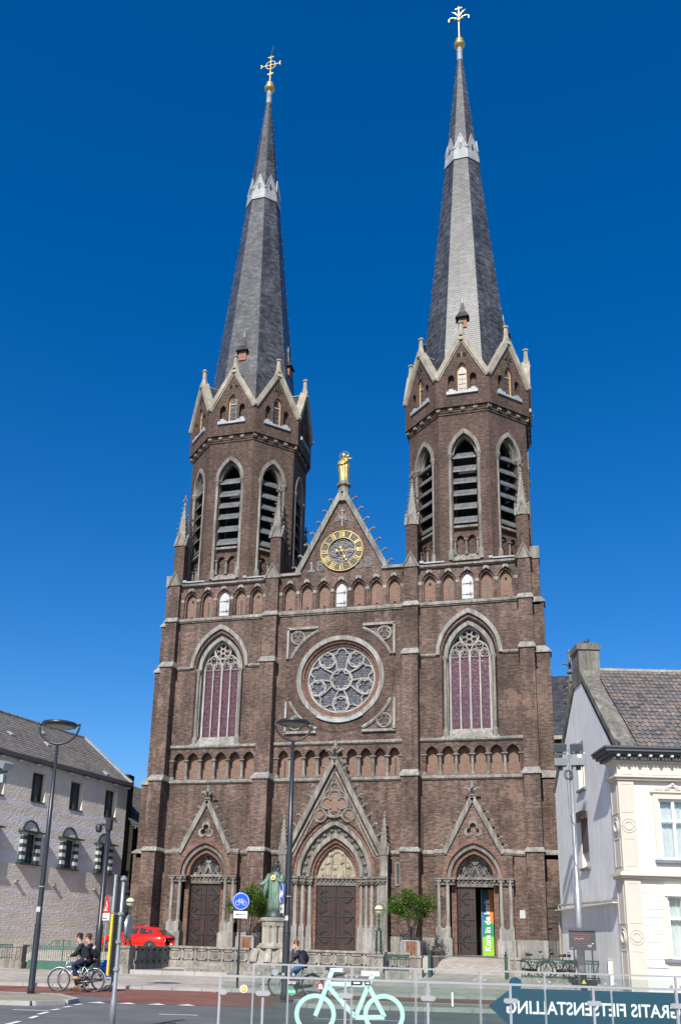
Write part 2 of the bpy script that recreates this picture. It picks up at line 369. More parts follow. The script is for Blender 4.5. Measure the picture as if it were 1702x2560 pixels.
slit = M().box(-0.045, 0, 0, 0.045, 0.03, 1.0); SLIT = mesh(slit, IRON); HOLE = mesh(M().box(-0.07, 0, 0, 0.07, 0.03, 0.16), DARK)
for sg in (-1, 1):
    for k in (1, 3): put('slit_window', SLIT, FW, T(sg*UPT[k], 0.315, 22.0))
    for k in (0, 4): put('putlog_hole', HOLE, FW, T(sg*UPT[k], 0.315, 23.05)); put('putlog_hole', HOLE, FW, T(sg*UPT[k], 0.315, 21.9))
for k in (0, 1, 2, 4, 5, 6): put('putlog_hole', HOLE, FW, T(UPC[k], 0.315, 22.02))
for x in (LOWC[0], LOWC[8]): put('slit_window', SLIT, FW, T(x, 0.435, 11.35))
NCOL = column_mesh(1.22, 0.095, STONE)
for sg in (-1, 1):
    for k in range(7): put('arcade_column', NCOL, FW, T(sg*(LOWT[0]-0.458+0.9165*k), 0.12, 11.2))
for k in range(10): put('arcade_column', NCOL, FW, T(LOWC[0]-0.425+0.85*k, 0.12, 11.2))
# imposts and keystones of the upper niches
IMP = mesh(M().box(-0.115, -0.03, 0, 0.115, 0.10, 0.20), STONE_L)
KEY = M(); KEY.ext([(-0.15, -0.02), (0, 0.10), (0.15, -0.02), (0.20, 0.12), (0.10, 0.24), (-0.10, 0.24), (-0.20, 0.12)], -0.04, 0.05); KEY = mesh(KEY, STONE_L)
for xs in ([-x for x in UPT], UPT, UPC):
    for x in xs: put('keystone', KEY, FW, T(x, 0, 23.72))
    st = abs(xs[1]-xs[0]); x0 = min(xs)
    for k in range(len(xs)+1): put('impost_block', IMP, FW, T(x0-st/2+st*k, 0, 22.98))
# white shutters in the upper niches
for x in (-TX, 0.0, TX):
    sh = M(); z0 = 21.97; sh.ext(pwin(x, z0, 23.14, 0.345, 0.48, 6), 0.22, 0.27); s_ = obj('shutter', sh, WHITE, FW)
for x in (-TX, 0.0, TX):
    h = M()
    for z in (22.25, 22.95):
        h.bar((x-0.32, 0.21, z), (x+0.32, 0.21, z), 0.02, 0.03)
        for g in (0.55, 1.1, -0.55, -1.1): h.bar((x+0.1, 0.21, z), (x+0.1+0.2*cos(g), 0.21, z+0.2*sin(g)), 0.016, 0.02)
        h.ball((x-0.02, 0.21, z), 0.05, 6)
    obj('strap_hinge', h, IRON, FW)
# string courses: sloped weathering over a small fillet
def course(x0, x1, z, h, p, name='string_course', par=FW, mat=STONE, y=0.0):
    m = M(); m.hexa([(x0, y-p, z), (x1, y-p, z), (x1, y+0.1, z), (x0, y+0.1, z), (x0, y-p, z+h*0.4), (x1, y-p, z+h*0.4), (x1, y+0.02, z+h), (x0, y+0.02, z+h)])
    m.box(x0, y-p*0.55, z-h*0.28, x1, y+0.1, z)
    return obj(name, m, mat, par)
for sg in (-1, 1):
    a, b = (4.9, 10.8) if sg > 0 else (-10.8, -4.9)
    for z, h, p in ((10.98, 0.22, 0.14), (13.2, 0.2, 0.13), (21.6, 0.26, 0.14), (24.08, 0.24, 0.2)): course(a, b, z, h, p)
    for u, v in ((4.9, 5.9), (9.8, 10.8)): course(*(sorted((sg*u, sg*v))), 18.36, 0.2, 0.12)
    for u, v in ((4.9, 5.8), (9.98, 10.8)): course(*(sorted((sg*u, sg*v))), 6.70, 0.24, 0.14)
for z, h, p in ((10.98, 0.22, 0.14), (13.2, 0.2, 0.13), (21.6, 0.3, 0.14)): course(-4.0, 4.0, z, h, p)
for a, b in ((-4.0, -2.9), (3.0, 4.0)): course(a, b, 6.70, 0.24, 0.14)
for k in range(6):                          # lead-covered parapet strips
    sg = -1 if k < 3 else 1; a = (5.0, 9.2)[k % 3] if k % 3 < 2 else None
    if a is None: continue
    x0, x1 = sorted((sg*a, sg*(a+1.5))); m = M(); m.box(x0, -0.16, 24.33, x1, 0.5, 24.41); m.box(x0-0.02, -0.2, 24.36, x0+0.22, 0.1, 24.5); obj('lead_flashing', m, LEAD_W, FW)
for sg in (-1, 1):
    x0, x1 = sorted((sg*2.6, sg*4.05)); m = M(); m.box(x0, -0.14, 24.26, x1, 0.7, 24.44); obj('parapet_coping', m, STONE, FW)
# clock gable coping, crockets, pedestal
for sg in (-1, 1):
    m = M(); a = Vector((sg*2.95, 0, 24.40)); b = Vector((sg*0.1, 0, 29.95)); dr = (b-a).normalized(); n = Vector((sg*dr.z*sg, 0, 0))
    nx = Vector((abs(dr.z)*sg, 0, abs(dr.x)))
    w1 = nx*0.10; w0 = nx*-0.22
    m.hexa([a+w0+Vector((0, -0.16, 0)), a+w1+Vector((0, -0.16, 0)), a+w1+Vector((0, 0.8, 0)), a+w0+Vector((0, 0.8, 0)), b+w0+Vector((0, -0.16, 0)), b+w1+Vector((0, -0.16, 0)), b+w1+Vector((0, 0.8, 0)), b+w0+Vector((0, 0.8, 0))])
    obj('gable_coping', m, STONE, FW)
    for k in range(7):
        p = a.lerp(b, 0.06+0.137*k)+nx*0.1
        put('crocket', CROCK, FW, T(p.x, 0.1, p.z) @ RZ(0 if sg > 0 else pi))
m = M(); m.lathe([(0.50, 29.2), (0.36, 29.75), (0.33, 30.30), (0.47, 30.42), (0.47, 30.5), (0.36, 30.58), (0.36, 30.7)], 0, 0.25, 8, pi/8); obj('gable_pedestal', m, STONE, FW)
# gable iron ornament and date 1888
def spiral(cx, cz, r, turns, y, a0=0, n=20, sg=1): return [(cx+sg*(r*(1-0.8*j/n))*cos(a0+turns*2*pi*j/n), y, cz+(r*(1-0.8*j/n))*sin(a0+turns*2*pi*j/n)) for j in range(n+1)]
orn = M(); orn.bar((0, -0.03, 27.45), (0, -0.03, 28.7), 0.05); orn.bar((-0.16, -0.03, 28.55), (0.16, -0.03, 28.55), 0.05)
for sg in (-1, 1):
    orn.tube(spiral(sg*0.32, 28.0, 0.2, 1.6, -0.03, pi/2, 20, sg), 0.026, 5); orn.tube([(0, -0.03, 27.9), (sg*0.15, -0.03, 28.2), (sg*0.3, -0.03, 28.35)], 0.022, 5)
    orn.tube([(sg*0.45, -0.03, 27.9), (sg*0.58, -0.03, 27.72), (sg*0.68, -0.03, 27.76)], 0.022, 5)
obj('iron_cross_ornament', orn, IRON_G, FW)
def eight(x, z):
    m = M(); m.tube([(x+0.17*cos(t*pi/8), -0.03, z+0.53+0.15*sin(t*pi/8)) for t in range(16)], 0.024, 5, True); m.tube([(x+0.21*cos(t*pi/8), -0.03, z+0.19+0.19*sin(t*pi/8)) for t in range(16)], 0.024, 5, True)
    m.tube(spiral(x, z+0.53, 0.11, 1.3, -0.03, 1), 0.018, 5); m.tube(spiral(x, z+0.19, 0.14, 1.4, -0.03, 2), 0.018, 5)
    return m
for x, z in ((-1.40, 24.45), (1.12, 24.43), (1.72, 24.47)): obj('date_numeral', eight(x, z), LEAD_W, FW)
m = M(); m.bar((-1.95, -0.03, 24.45), (-1.95, -0.03, 25.12), 0.05); m.bar((-1.95, -0.03, 25.1), (-2.03, -0.03, 25.0), 0.045)
for sg in (-1, 1): m.tube(spiral(-1.95+sg*0.11, 24.50, 0.10, 1.2, -0.03, -pi/2, 14, sg), 0.024, 5)
obj('date_numeral', m, IRON_G, FW)
# ---- clock
ck = M(); ck.k = 0; cz = 25.70
ck.band(circ(0.03, cz, 1.36, 64), circ(0.03, cz, 0.90, 64), -0.10, -0.02, True); CK = obj('clock_dial', ck, IRON, CH)
m = M()
for r in (1.37, 0.895): m.tube(at(circ(0.03, cz, r, 64), -0.12), 0.026 if r > 1 else 0.018, 6, True)
m.tube(at(circ(0.03, cz, 1.28, 64), -0.11), 0.012, 5, True)
for k in range(12):
    g = pi/2-pi/6*(k+0.5); m.ball((0.03+1.13*cos(g), -0.12, cz+1.13*sin(g)), 0.04, 6)
obj('gilt_ring', m, GOLD, CK)
NUM = ['XII', 'I', 'II', 'III', 'IV', 'V', 'VI', 'VII', 'VIII', 'IX', 'X', 'XI']
def numeral(s):
    m = M(); wd = {'I': 0.10, 'V': 0.18, 'X': 0.18}; tot = sum(wd[c] for c in s); x = -tot/2
    for c in s:
        w = wd[c]
        if c == 'I': m.bar((x+w/2, 0, -0.15), (x+w/2, 0, 0.15), 0.036, 0.02)
        if c == 'V': m.bar((x+w/2, 0, -0.15), (x+0.02, 0, 0.15), 0.045, 0.02); m.bar((x+w/2, 0.002, -0.15), (x+w-0.02, 0.002, 0.15), 0.026, 0.02)
        if c == 'X': m.bar((x+w-0.02, 0, -0.15), (x+0.02, 0, 0.15), 0.045, 0.02); m.bar((x+0.02, 0.002, -0.15), (x+w-0.02, 0.002, 0.15), 0.026, 0.02)
        x += w
    for z in (-0.15, 0.15): m.bar((-tot/2, 0.001, z), (tot/2, 0.001, z), 0.018, 0.02)
    return mesh(m, GOLD)
for k, s_ in enumerate(NUM):
    g = -k*pi/6; put('numeral', numeral(s_), CK, T(0.03+1.13*sin(-g), -0.125, cz+1.13*cos(g)) @ RY(-g))
h = M(); h.bar((0.03, -0.16, cz), (1.12, -0.16, cz-0.02), 0.05, 0.02); h.ball((0.03, -0.16, cz), 0.09, 8, 0.9, 1, 0.4); h.ball((-0.30, -0.16, cz), 0.09, 8, 1, 1, 0.4); h.bar((-0.30, -0.16, cz), (0.03, -0.16, cz), 0.06, 0.02); h.ball((0.62, -0.16, cz-0.01), 0.045, 6); h.add([(1.0, -0.16, cz+0.06), (1.25, -0.16, cz-0.02), (1.0, -0.16, cz-0.1)], [(0, 1, 2)])
obj('minute_hand', h, GOLD, CK)
h = M(); g = radians(-67); ux, uz = cos(g), sin(g)
h.bar((0.03-0.2*ux, -0.14, cz-0.2*uz), (0.03+0.72*ux, -0.14, cz+0.72*uz), 0.075, 0.02); h.ball((0.03-0.22*ux, -0.14, cz-0.22*uz), 0.09, 8, 1, 1, 0.4); h.ball((0.03+0.45*ux, -0.14, cz+0.45*uz), 0.10, 8, 1, 1, 0.4); h.ball((0.03+0.72*ux, -0.14, cz+0.72*uz), 0.07, 8, 1, 1, 0.4)
obj('hour_hand', h, GOLD, CK)
m = M(); m.poly(circ(0.03, cz, 0.9, 40), [], -0.005); obj('clock_glass', m, LGLASS, CK)
m = M()
for k in range(4):
    g = pi/2*k+pi/2; m.tube(at(circ(0.03+0.44*cos(g), cz+0.44*sin(g), 0.36, 20), -0.03), 0.035, 5, True)
obj('clock_tracery', m, STONE, CK)
# ---- big windows
def tub(m, pts, y, r, closed=False, n=5): m.tube(at(pts, y), r, n, closed)
PANE = mesh(M().box(-0.245, 0, -0.325, 0.245, 0.02, 0.325), STAIN)
for sg in (-1, 1):
    cx = sg*7.85; m = M()
    f = lambda dx: cx+dx
    m.band(parch(cx, 18.40, 1.95, 2.86, 12), parch(cx, 18.40, 1.73, 2.56, 12), -0.15, 0.02)
    WN = obj('window', m, STONE_L, CH)
    m = M(); m.band(pwin(cx, 13.9, 18.28, 1.50, 2.26, 12), pwin(cx, 13.9, 18.28, 1.26, 2.0, 12), 0.14, 0.55); obj('window_arch', m, STONE_L, WN)
    m = M()
    for s2 in (-1, 1):
        m.lathe([(0.19, 13.35), (0.19, 13.75), (0.14, 13.85), (0.10, 13.95), (0.095, 17.85), (0.12, 17.9), (0.10, 17.95), (0.17, 18.15), (0.19, 18.2), (0.19, 18.3)], cx+s2*1.41, 0.05, 10)
    obj('window_column', m, STONE, WN)
    m = M(); m.hexa([(cx-1.62, -0.14, 13.28), (cx+1.62, -0.14, 13.28), (cx+1.62, 0.5, 13.28), (cx-1.62, 0.5, 13.28), (cx-1.62, -0.1, 13.40), (cx+1.62, -0.1, 13.40), (cx+1.3, 0.52, 13.98), (cx-1.3, 0.52, 13.98)]); obj('window_sill', m, STONE_L, WN)
    m = M(); m.poly(pwin(cx, 13.8, 18.28, 1.3, 2.05, 12), [], 0.66); obj('window_glass', m, LGLASS, WN)
    L4 = [cx-0.875+0.5833*k for k in range(4)]
    for x in L4:
        for k in range(7): put('stained_pane', PANE, WN, T(x, 0.60, 14.30+0.665*k))
    m = M()                                 # tracery
    for k in range(5): m.box(cx-1.166+0.5833*k-(0.055 if k in (0, 2, 4) else 0.04), 0.46, 13.9, cx-1.166+0.5833*k+(0.055 if k in (0, 2, 4) else 0.04), 0.62, 18.45)
    for x in L4:
        tub(m, parch(x, 18.45, 0.285, 0.42, 5), 0.5, 0.04); tub(m, foil(x, 18.52, 0.24, 3), 0.52, 0.022, True)
    for s2 in (-1, 1):
        tub(m, parch(cx+s2*0.583, 18.45, 0.58, 0.86, 7), 0.48, 0.05); tub(m, foil(cx+s2*0.583, 18.93, 0.25, 4, pi/4), 0.5, 0.03, True)
    tub(m, circ(cx, 19.62, 0.55, 28), 0.48, 0.055, True)
    for k in range(6): g = k*pi/3+pi/6; tub(m, circ(cx+0.335*cos(g), 19.62+0.335*sin(g), 0.165, 12), 0.5, 0.028, True)
    tub(m, circ(cx, 19.62, 0.14, 12), 0.5, 0.03, True)
    tub(m, parch(cx, 18.3, 1.2, 1.93, 10), 0.5, 0.05)
    obj('tracery', m, TRAC, WN)
    m = M()
    for k in range(8): m.bar((cx-1.15, 0.585, 13.97+0.665*k), (cx+1.15, 0.585, 13.97+0.665*k), 0.012, 0.02)
    obj('saddle_bar', m, STONE, WN)
# ---- rose window
rx, rz = 0.05, 17.28; m = M(); m.band(circ(rx, rz, 2.74, 64), circ(rx, rz, 2.46, 64), -0.09, 0.2, True); RW = obj('rose_window', m, STONE_L, CH)
m = M(); m.band(circ(rx, rz, 3.36, 64), circ(rx, rz, 2.74, 64), -0.035, 0.0, True); obj('brick_ring', m, B_TOWER, RW)
m = M(); m.band(circ(rx, rz, 2.46, 64), circ(rx, rz, 2.30, 64), 0.06, 0.3, True); m.band(circ(rx, rz, 2.30, 64), circ(rx, rz, 2.15, 64), 0.2, 0.5, True); obj('inner_brick_ring', m, B_RED, RW)
m = M(); m.poly(circ(rx, rz, 2.2, 48), [], 0.46); obj('rose_glass', m, LGLASS, RW)
m = M(); tub(m, circ(rx, rz, 2.10, 48), 0.38, 0.09, True); tub(m, circ(rx, rz, 0.66, 28), 0.34, 0.065, True); tub(m, foil(rx, rz, 0.60, 6), 0.36, 0.04, True)
for k in range(5):
    g = pi/2+k*2*pi/5; gr = g+pi/5
    for d in (-1, 1):
        a1 = g+d*0.235; a2 = g+d*0.40
        tub(m, [(rx+0.68*cos(a2), rz+0.68*sin(a2)), (rx+1.35*cos(a1+d*0.045), rz+1.35*sin(a1+d*0.045))], 0.36, 0.05)
        tub(m, arc(rx+1.50*cos(a1), rz+1.50*sin(a1), 0.0+0.22, g+d*(pi/2+0.6), g+d*0.05, 6), 0.36, 0.042)
    tub(m, arc(rx+1.72*cos(g), rz+1.72*sin(g), 0.30, g-1.75, g+1.75, 10), 0.36, 0.045)
    cx2, cz2 = rx+1.56*cos(gr), rz+1.56*sin(gr)
    tub(m, circ(cx2, cz2, 0.50, 24), 0.35, 0.055, True); tub(m, foil(cx2, cz2, 0.45, 5, gr), 0.37, 0.035, True)
obj('tracery', m, TRAC, RW)
m = M(); m.band(arc(rx, rz, 2.80, radians(-120), radians(-58), 10), arc(rx, rz, 2.60, radians(-120), radians(-58), 10), -0.16, -0.09); obj('lead_flashing', m, LEAD_W, RW)
for sx in (-1, 1):
    for sz in (-1, 1):
        m = M(); ex, ez = rx+sx*3.36, rz+sz*3.34; q = 3.44; L = 1.95
        m.bar((ex, -0.07, ez), (ex, -0.07, ez-sz*L), 0.15, 0.2); m.bar((ex+sx*0.07, -0.07, ez), (ex-sx*L, -0.07, ez), 0.2, 0.15)
        a0 = atan2(sz*(3.34-L), sx*3.36); a1 = atan2(sz*3.34, sx*(3.36-L)); a0 += (0.02 if sx*sz > 0 else -0.02); a1 -= (0.02 if sx*sz > 0 else -0.02)
        m.tube(at(arc(rx, rz, q, a0, a1, 10), -0.06), 0.10, 5); c = (ex-sx*0.62, ez-sz*0.60)
        tub(m, circ(c[0], c[1], 0.42, 20), -0.06, 0.06, True); tub(m, foil(c[0], c[1], 0.36, 3, pi/2), -0.05, 0.035, True)
        obj('corner_tracery', m, STONE_L, RW)
# ---- buttresses
BT = [(FL, 6.72, 1.28, 0.04), (6.98, 10.98, 1.12, 0.02), (11.4, 18.36, 0.78, 0.0), (18.78, 21.5, 0.50, -0.02), (21.85, 24.1, 0.34, -0.04)]
def buttress(x0, x1, side=0):
    m = M()
    for z0, z1, p, w in BT: m.box(x0-w, -p, z0-0.5, x1+w, 0.05, z1)
    B = obj('buttress', m, B_BRICK, CH)
    for (z0, z1, p, w), (a0, _, p2, w2) in zip(BT[:-1], BT[1:]):
        c = M(); e = 0.09
        c.hexa([(x0-w-e, -p-e, z1), (x1+w+e, -p-e, z1), (x1+w+e, 0.02, z1), (x0-w-e, 0.02, z1), (x0-w-e, -p-e, z1+0.08), (x1+w+e, -p-e, z1+0.08), (x1+w+e, 0.02, z1+0.08), (x0-w-e, 0.02, z1+0.08)])
        c.hexa([(x0-w-e, -p-e, z1+0.08), (x1+w+e, -p-e, z1+0.08), (x1+w+e, 0.02, z1+0.08), (x0-w-e, 0.02, z1+0.08), (x0-w2, -p2-0.01, a0+0.02), (x1+w2, -p2-0.01, a0+0.02), (x1+w2, 0.02, a0+0.02), (x0-w2, 0.02, a0+0.02)])
        obj('weathering_cap', c, STONE_L, B)
    z1, p = 24.1, 0.34; c = M(); xm = (x0+x1)/2
    c.ext([(x0-0.06, z1), (x1+0.06, z1), (xm, z1+0.98)], -p-0.07, 0.5); obj('gablet_cap', c, STONE, B)
    c = M(); c.band([(x0-0.10, z1-0.02), (xm, z1+1.08), (x1+0.10, z1-0.02)], [(x0+0.05, z1-0.02), (xm, z1+0.82), (x1-0.05, z1-0.02)], -p-0.13, -p+0.1); obj('gablet_moulding', c, STONE_D, B)
    if abs(x0) < 10 or True:
        c = M(); c.box(x0-0.05, -p-0.1 if False else -0.42, FL-0.2, x1+0.05, 0, FL) 
    c = M(); c.box(x0-0.07, -1.37, FL-0.5, x1+0.07, 0.04, 2.2); obj('plinth', c, STONE_L, B)
    return B
for sg in (-1, 1):
    buttress(*sorted((sg*4.0, sg*4.92))); buttress(*sorted((sg*10.8, sg*11.62)))
    # side-facing corner buttress
    m = M(); st = [(FL, 6.72, 1.35), (6.98, 10.98, 1.15), (11.4, 18.36, 0.84), (18.78, 21.5, 0.62), (21.85, 24.3, 0.46)]
    for z0, z1, p in st: x0, x1 = sorted((sg*11.1, sg*(11.62+p))); m.box(x0, 0.35, z0-0.5, x1, 1.35, z1)
    SB = obj('side_buttress', m, B_BRICK, CH)
    for (z0, z1, p), (a0, _, p2) in zip(st[:-1], st[1:]):
        c = M(); xi = sg*11.5; xo = sg*(11.62+p+0.09); xu = sg*(11.62+p2)
        c.hexa([(xi, 0.26, z1), (xo, 0.26, z1), (xo, 1.44, z1), (xi, 1.44, z1), (xi, 0.26, z1+0.09), (xo, 0.26, z1+0.09), (xo, 1.44, z1+0.09), (xi, 1.44, z1+0.09)])
        c.hexa([(xi, 0.26, z1+0.09), (xo, 0.26, z1+0.09), (xo, 1.44, z1+0.09), (xi, 1.44, z1+0.09), (xi, 0.34, a0), (xu, 0.34, a0), (xu, 1.36, a0), (xi, 1.36, a0)])
        obj('weathering_cap', c, STONE_L, SB)
    c = M(); x0, x1 = sorted((sg*11.55, sg*12.12)); c.box(x0, 0.28, 24.3, x1, 1.42, 25.1); obj('cap_block', c, STONE_L, SB)
    m = M(); x0, x1 = sorted((sg*11.15, sg*11.6)); m.box(x0, 0.05, FL, x1, 7.5, 24.05); obj('flank_wall', m, B_BRICK, CH)
# plinth along the wall
for a, b in ((-10.85, -9.98), (-5.8, -4.85), (-4.05, -2.9), (3.0, 4.05), (4.85, 5.8), (9.98, 10.85), (11.6, 12.95), (-12.95, -11.6)):
    m = M(); m.box(a, -0.10 if abs(a) < 11 and abs(b) < 11 else 0.25, FL-0.3, b, 0.3, 2.2); obj('wall_plinth', m, STONE_L, FW)
# ---- pinnacles on the tower corners
pm = M(); pm.box(-0.36, -0.36, -0.95, 0.36, 0.36, 2.15)
PIN_B = mesh(pm, B_TOWER)
pm = M()
for k in range(4):
    pm.T = RZ(k*pi/2); pm.ext([(-0.42, 2.1), (0.42, 2.1), (0, 3.0)], -0.40, 0.1); pm.band([(-0.47, 2.05), (0, 3.1), (0.47, 2.05)], [(-0.33, 2.05), (0, 2.86), (0.33, 2.05)], -0.45, -0.36)
pm.T = None; pm.lathe([(0.46, 2.5), (0.05, 5.35)], n=4, ph=pi/4); pm.lathe([(0.10, 5.2), (0.10, 5.35), (0.05, 5.4), (0.06, 6.05)], n=6)
for k in range(4): pm.tube([(0, 0, 5.55), (0.13*cos(k*pi/2), 0.13*sin(k*pi/2), 5.68), (0.2*cos(k*pi/2), 0.2*sin(k*pi/2), 5.68)], [0.06, 0.06, 0.05], 5)
PIN_T = mesh(pm, STONE)
cm = M()
for k in range(4):
    for j in range(6):
        z = 2.95+0.40*j; r = 0.46*(5.35-z)/2.85*1.0; g = k*pi/2+pi/4
        cm.tube([(r*cos(g), r*sin(g), z), ((r+0.10)*cos(g), (r+0.10)*sin(g), z+0.10), ((r+0.17)*cos(g), (r+0.17)*sin(g), z+0.06)], [0.04, 0.045, 0.04], 5)
PIN_C = mesh(cm, STONE)
for sg in (-1, 1):
    for x in (4.46, 11.22):
        for y in (0.42, 7.0):
            mt = T(sg*x, y, 24.95 if y < 1 else 24.3); put('pinnacle_shaft', PIN_B, FW, T(sg*x, y, 25.05)); put('pinnacle', PIN_T, FW, T(sg*x, y, 25.05)); stuff(put('pinnacle_crockets', PIN_C, FW, T(sg*x, y, 25.05)))
# ================================================================ TOWERS
SIDE = 2*AP*math.tan(pi/8)
def octo(ap, z0, z1, m, cx, ap1=None, cap=False):
    R0 = ap/cos(pi/8); R1 = (ap1 if ap1 is not None else ap)/cos(pi/8)
    m.lathe([(R0, z0), (R1, z1)], cx, OY, 8, pi/8, cap=cap)
LZ = [26.95, 27.88, 28.82, 29.66, 30.5, 31.43]          # louvre heights
def louvre(top):
    m = M(); h = 0.62; a = 0.72
    if top: m.add([(-a, -0.10, 0), (a, -0.10, 0), (a, 0.55, 0.25), (-a, 0.55, 0.25), (-0.5, 0.30, 0.55), (0.5, 0.30, 0.55)], [(0, 1, 5, 4), (1, 2, 5), (0, 4, 3), (0, 3, 2, 1), (2, 3, 4, 5)])
    else: m.hexa([(-a, -0.10, 0), (a, -0.10, 0), (a, 0.30, 0.50), (-a, 0.30, 0.50), (-a, -0.12, 0.05), (a, -0.12, 0.05), (a, 0.27, 0.55), (-a, 0.27, 0.55)])
    m.box(-a, -0.12, -0.05, a, -0.08, 0.06)
    return mesh(m, LEAD)
LOUV, LOUV_T = louvre(False), louvre(True)
m = M(); m.band(parch(0, 31.65, 1.02, 1.78, 10), parch(0, 31.65, 0.80, 1.46, 10), -0.06, 0.3); BEL_ARCH = mesh(m, STONE)
m = M(); m.band(parch(0, 31.65, 0.80, 1.46, 10), parch(0, 31.65, 0.68, 1.26, 10), 0.22, 0.5); BEL_ARCH2 = mesh(m, STONE)
m = M()
m.lathe([(0.20, 24.4), (0.20, 24.95), (0.14, 25.1), (0.115, 25.15), (0.105, 31.25), (0.14, 31.3), (0.11, 31.34), (0.19, 31.55), (0.21, 31.58), (0.21, 31.68)], 0, 0, 10); BEL_COL = mesh(m, STONE)
m = M(); m.hexa([(-0.82, -0.12, 24.32), (0.82, -0.12, 24.32), (0.82, 0.4, 24.32), (-0.82, 0.4, 24.32), (-0.82, -0.12, 24.42), (0.82, -0.12, 24.42), (0.72, 0.3, 24.86), (-0.72, 0.3, 24.86)]); BEL_SILL = mesh(m, STONE)
m = M(); m.box(-0.74, 0.05, 26.58, 0.74, 0.5, 26.72); BEL_LEDGE = mesh(m, STONE)
m = M(); out = [(-0.74, 24.8), (0.74, 24.8), (0.74, 26.6), (-0.74, 26.6)]
hs_ = [pwin(x, 24.8001, 25.80, 0.26, 0.36, 6) for x in (-0.36, 0.36)]
blind = [(-0.74, 24.8)]+[p for x in (-0.36, 0.36) for p in pwin(x, 24.8, 25.80, 0.26, 0.36, 6)]+[(0.74, 24.8), (0.74, 26.6), (-0.74, 26.6)]
m.poly(blind, [], 0.28); 
for x in (-0.36, 0.36): m.rev(pwin(x, 24.8, 25.80, 0.26, 0.36, 6), 0.28, 0.5, False)
m.poly(out, [], 0.5); BEL_BLIND = mesh(m, B_TOWER)
SMCOL = column_mesh(1.02, 0.065, STONE, 0.14, 0.2, 8)
CORB = M(); CORB.tube([(-0.13, -0.10, 0.12), (0.13, -0.10, 0.12)], 0.13, 8); CORB.box(-0.13, -0.15, 0.10, 0.13, 0.15, 0.36); CORB = mesh(CORB, STONE)
GAP = AP+0.27                                            # plane of the crowning gables
GS = GAP*math.tan(pi/8)
gout = [(-GS, 34.95), (GS, 34.95), (GS, 37.05), (0, 40.10), (-GS, 37.05)]
gwin = pwin(0, 35.93, 37.55, 0.30, 0.58, 8); glan = [pwin(x, 35.93, 37.0, 0.20, 0.28, 6) for x in (-0.70, 0.70)]
m = M(); m.poly(gout, [gwin]+glan, 0); m.rev(gwin, 0, 0.22)
for g in glan: m.rev(g, 0, 0.3); m.poly(g, [], 0.3)
GBRICK = m
m = M()
for sg in (-1, 1):
    a = Vector((sg*(GS+0.04), 0, 37.0)); b = Vector((0, 0, 40.16)); dr = (b-a).normalized(); n = Vector((abs(dr.z)*sg, 0, abs(dr.x)))
    pp = []
    for q in (a, b):
        for w, y in ((-0.16, -0.14), (0.14, -0.14), (0.14, 0.4), (-0.16, 0.4)): pp.append(q+n*w+Vector((0, y, 0)))
    m.hexa(pp); pp = []
    for q in (a, b):
        for w, y in ((-0.25, -0.07), (-0.15, -0.07), (-0.15, 0.1), (-0.25, 0.1)): pp.append(q+n*w+Vector((0, y, 0)))
    m.hexa(pp)
m.lathe([(0.34, 39.75), (0.17, 40.5), (0.13, 41.1), (0.20, 41.15), (0.20, 41.25), (0.1, 41.32)], 0, 0.1, 6); GCOP = mesh(m, COPING)
m = M(); m.box(-1.0, -0.12, 35.78, 1.0, 0.15, 35.93)
for x in (-0.9, 0.9, -0.48, 0.48): m.box(x-0.1, -0.10, 35.93, x+0.1, 0.06, 36.06 if abs(x) < 0.8 else 36.02)
for x in (-0.72, 0.72): m.box(x-0.14, -0.02, 35.93, x+0.14, 0.2, 36.22)
GSILL = mesh(m, LEAD_W)
FRAME = surf('ochre_window_frame', (0.55, 0.36, 0.16), 0.6, 0.1)
m = M(); m.band(gwin, pwin(0, 36.0, 37.55, 0.23, 0.48, 8), 0.15, 0.22, True); m.box(-0.25, 0.15, 37.36, 0.25, 0.21, 37.42); GFRM = mesh(m, FRAME)
m = M(); m.poly(gwin, [], 0.21); GGLS = mesh(m, LGLASS)
m = M()
for z in (36.3, 36.65, 37.0): m.bar((-0.24, 0.18, z), (0.24, 0.18, z), 0.014)
m.bar((0, 0.18, 36.0), (0, 0.18, 37.9), 0.014); GBAR = mesh(m, IRON)
m = M(); m.bar((0, -0.03, 38.35), (0, -0.03, 39.05), 0.05)
for sg in (-1, 1): m.tube(spiral(sg*0.17, 38.72, 0.14, 1.1, -0.03, -pi/2, 12, sg), 0.03, 5)
m.ball((0, -0.03, 39.0), 0.06, 6); m.ball((0, -0.03, 38.5), 0.05, 6); GORN = mesh(m, IRON)
m = M(); dpt = 1.35; m.add([(-GS, 0.15, 37.0), (0, 0.15, 40.0), (0, dpt, 40.0), (-GS, dpt*0.6, 37.0), (GS, 0.15, 37.0), (GS, dpt*0.6, 37.0)], [(0, 1, 2, 3), (1, 4, 5, 2)]); GROOF = mesh(m, SLATE_D)
m = M(); m.bar((0, 0.2, 40.03), (0, dpt, 40.03), 0.1, 0.05); GRIDGE = mesh(m, LEAD_W)
m = M()                                                  # dormer on the spire, origin at its foot, looking to -y
m.box(-0.28, -0.12, 0, 0.28, 0.6, 0.75); DORM = mesh(m, surf('dormer_hatch', (0.27, 0.10, 0.06), 0.7, 0.2, local=True))
m = M(); b4 = [(-0.46, -0.34, 0.72), (0.46, -0.34, 0.72), (0.46, 0.5, 0.72), (-0.46, 0.5, 0.72)]; t4 = [(-0.22, -0.1, 1.25), (0.22, -0.1, 1.25), (0.22, 0.5, 1.25), (-0.22, 0.5, 1.25)]
m.hexa(b4+t4); m.add(t4+[(0, 0.16, 2.5)], [(0, 1, 4), (1, 2, 4), (2, 3, 4), (3, 0, 4)]); DORM_R = mesh(m, SLATE_D)
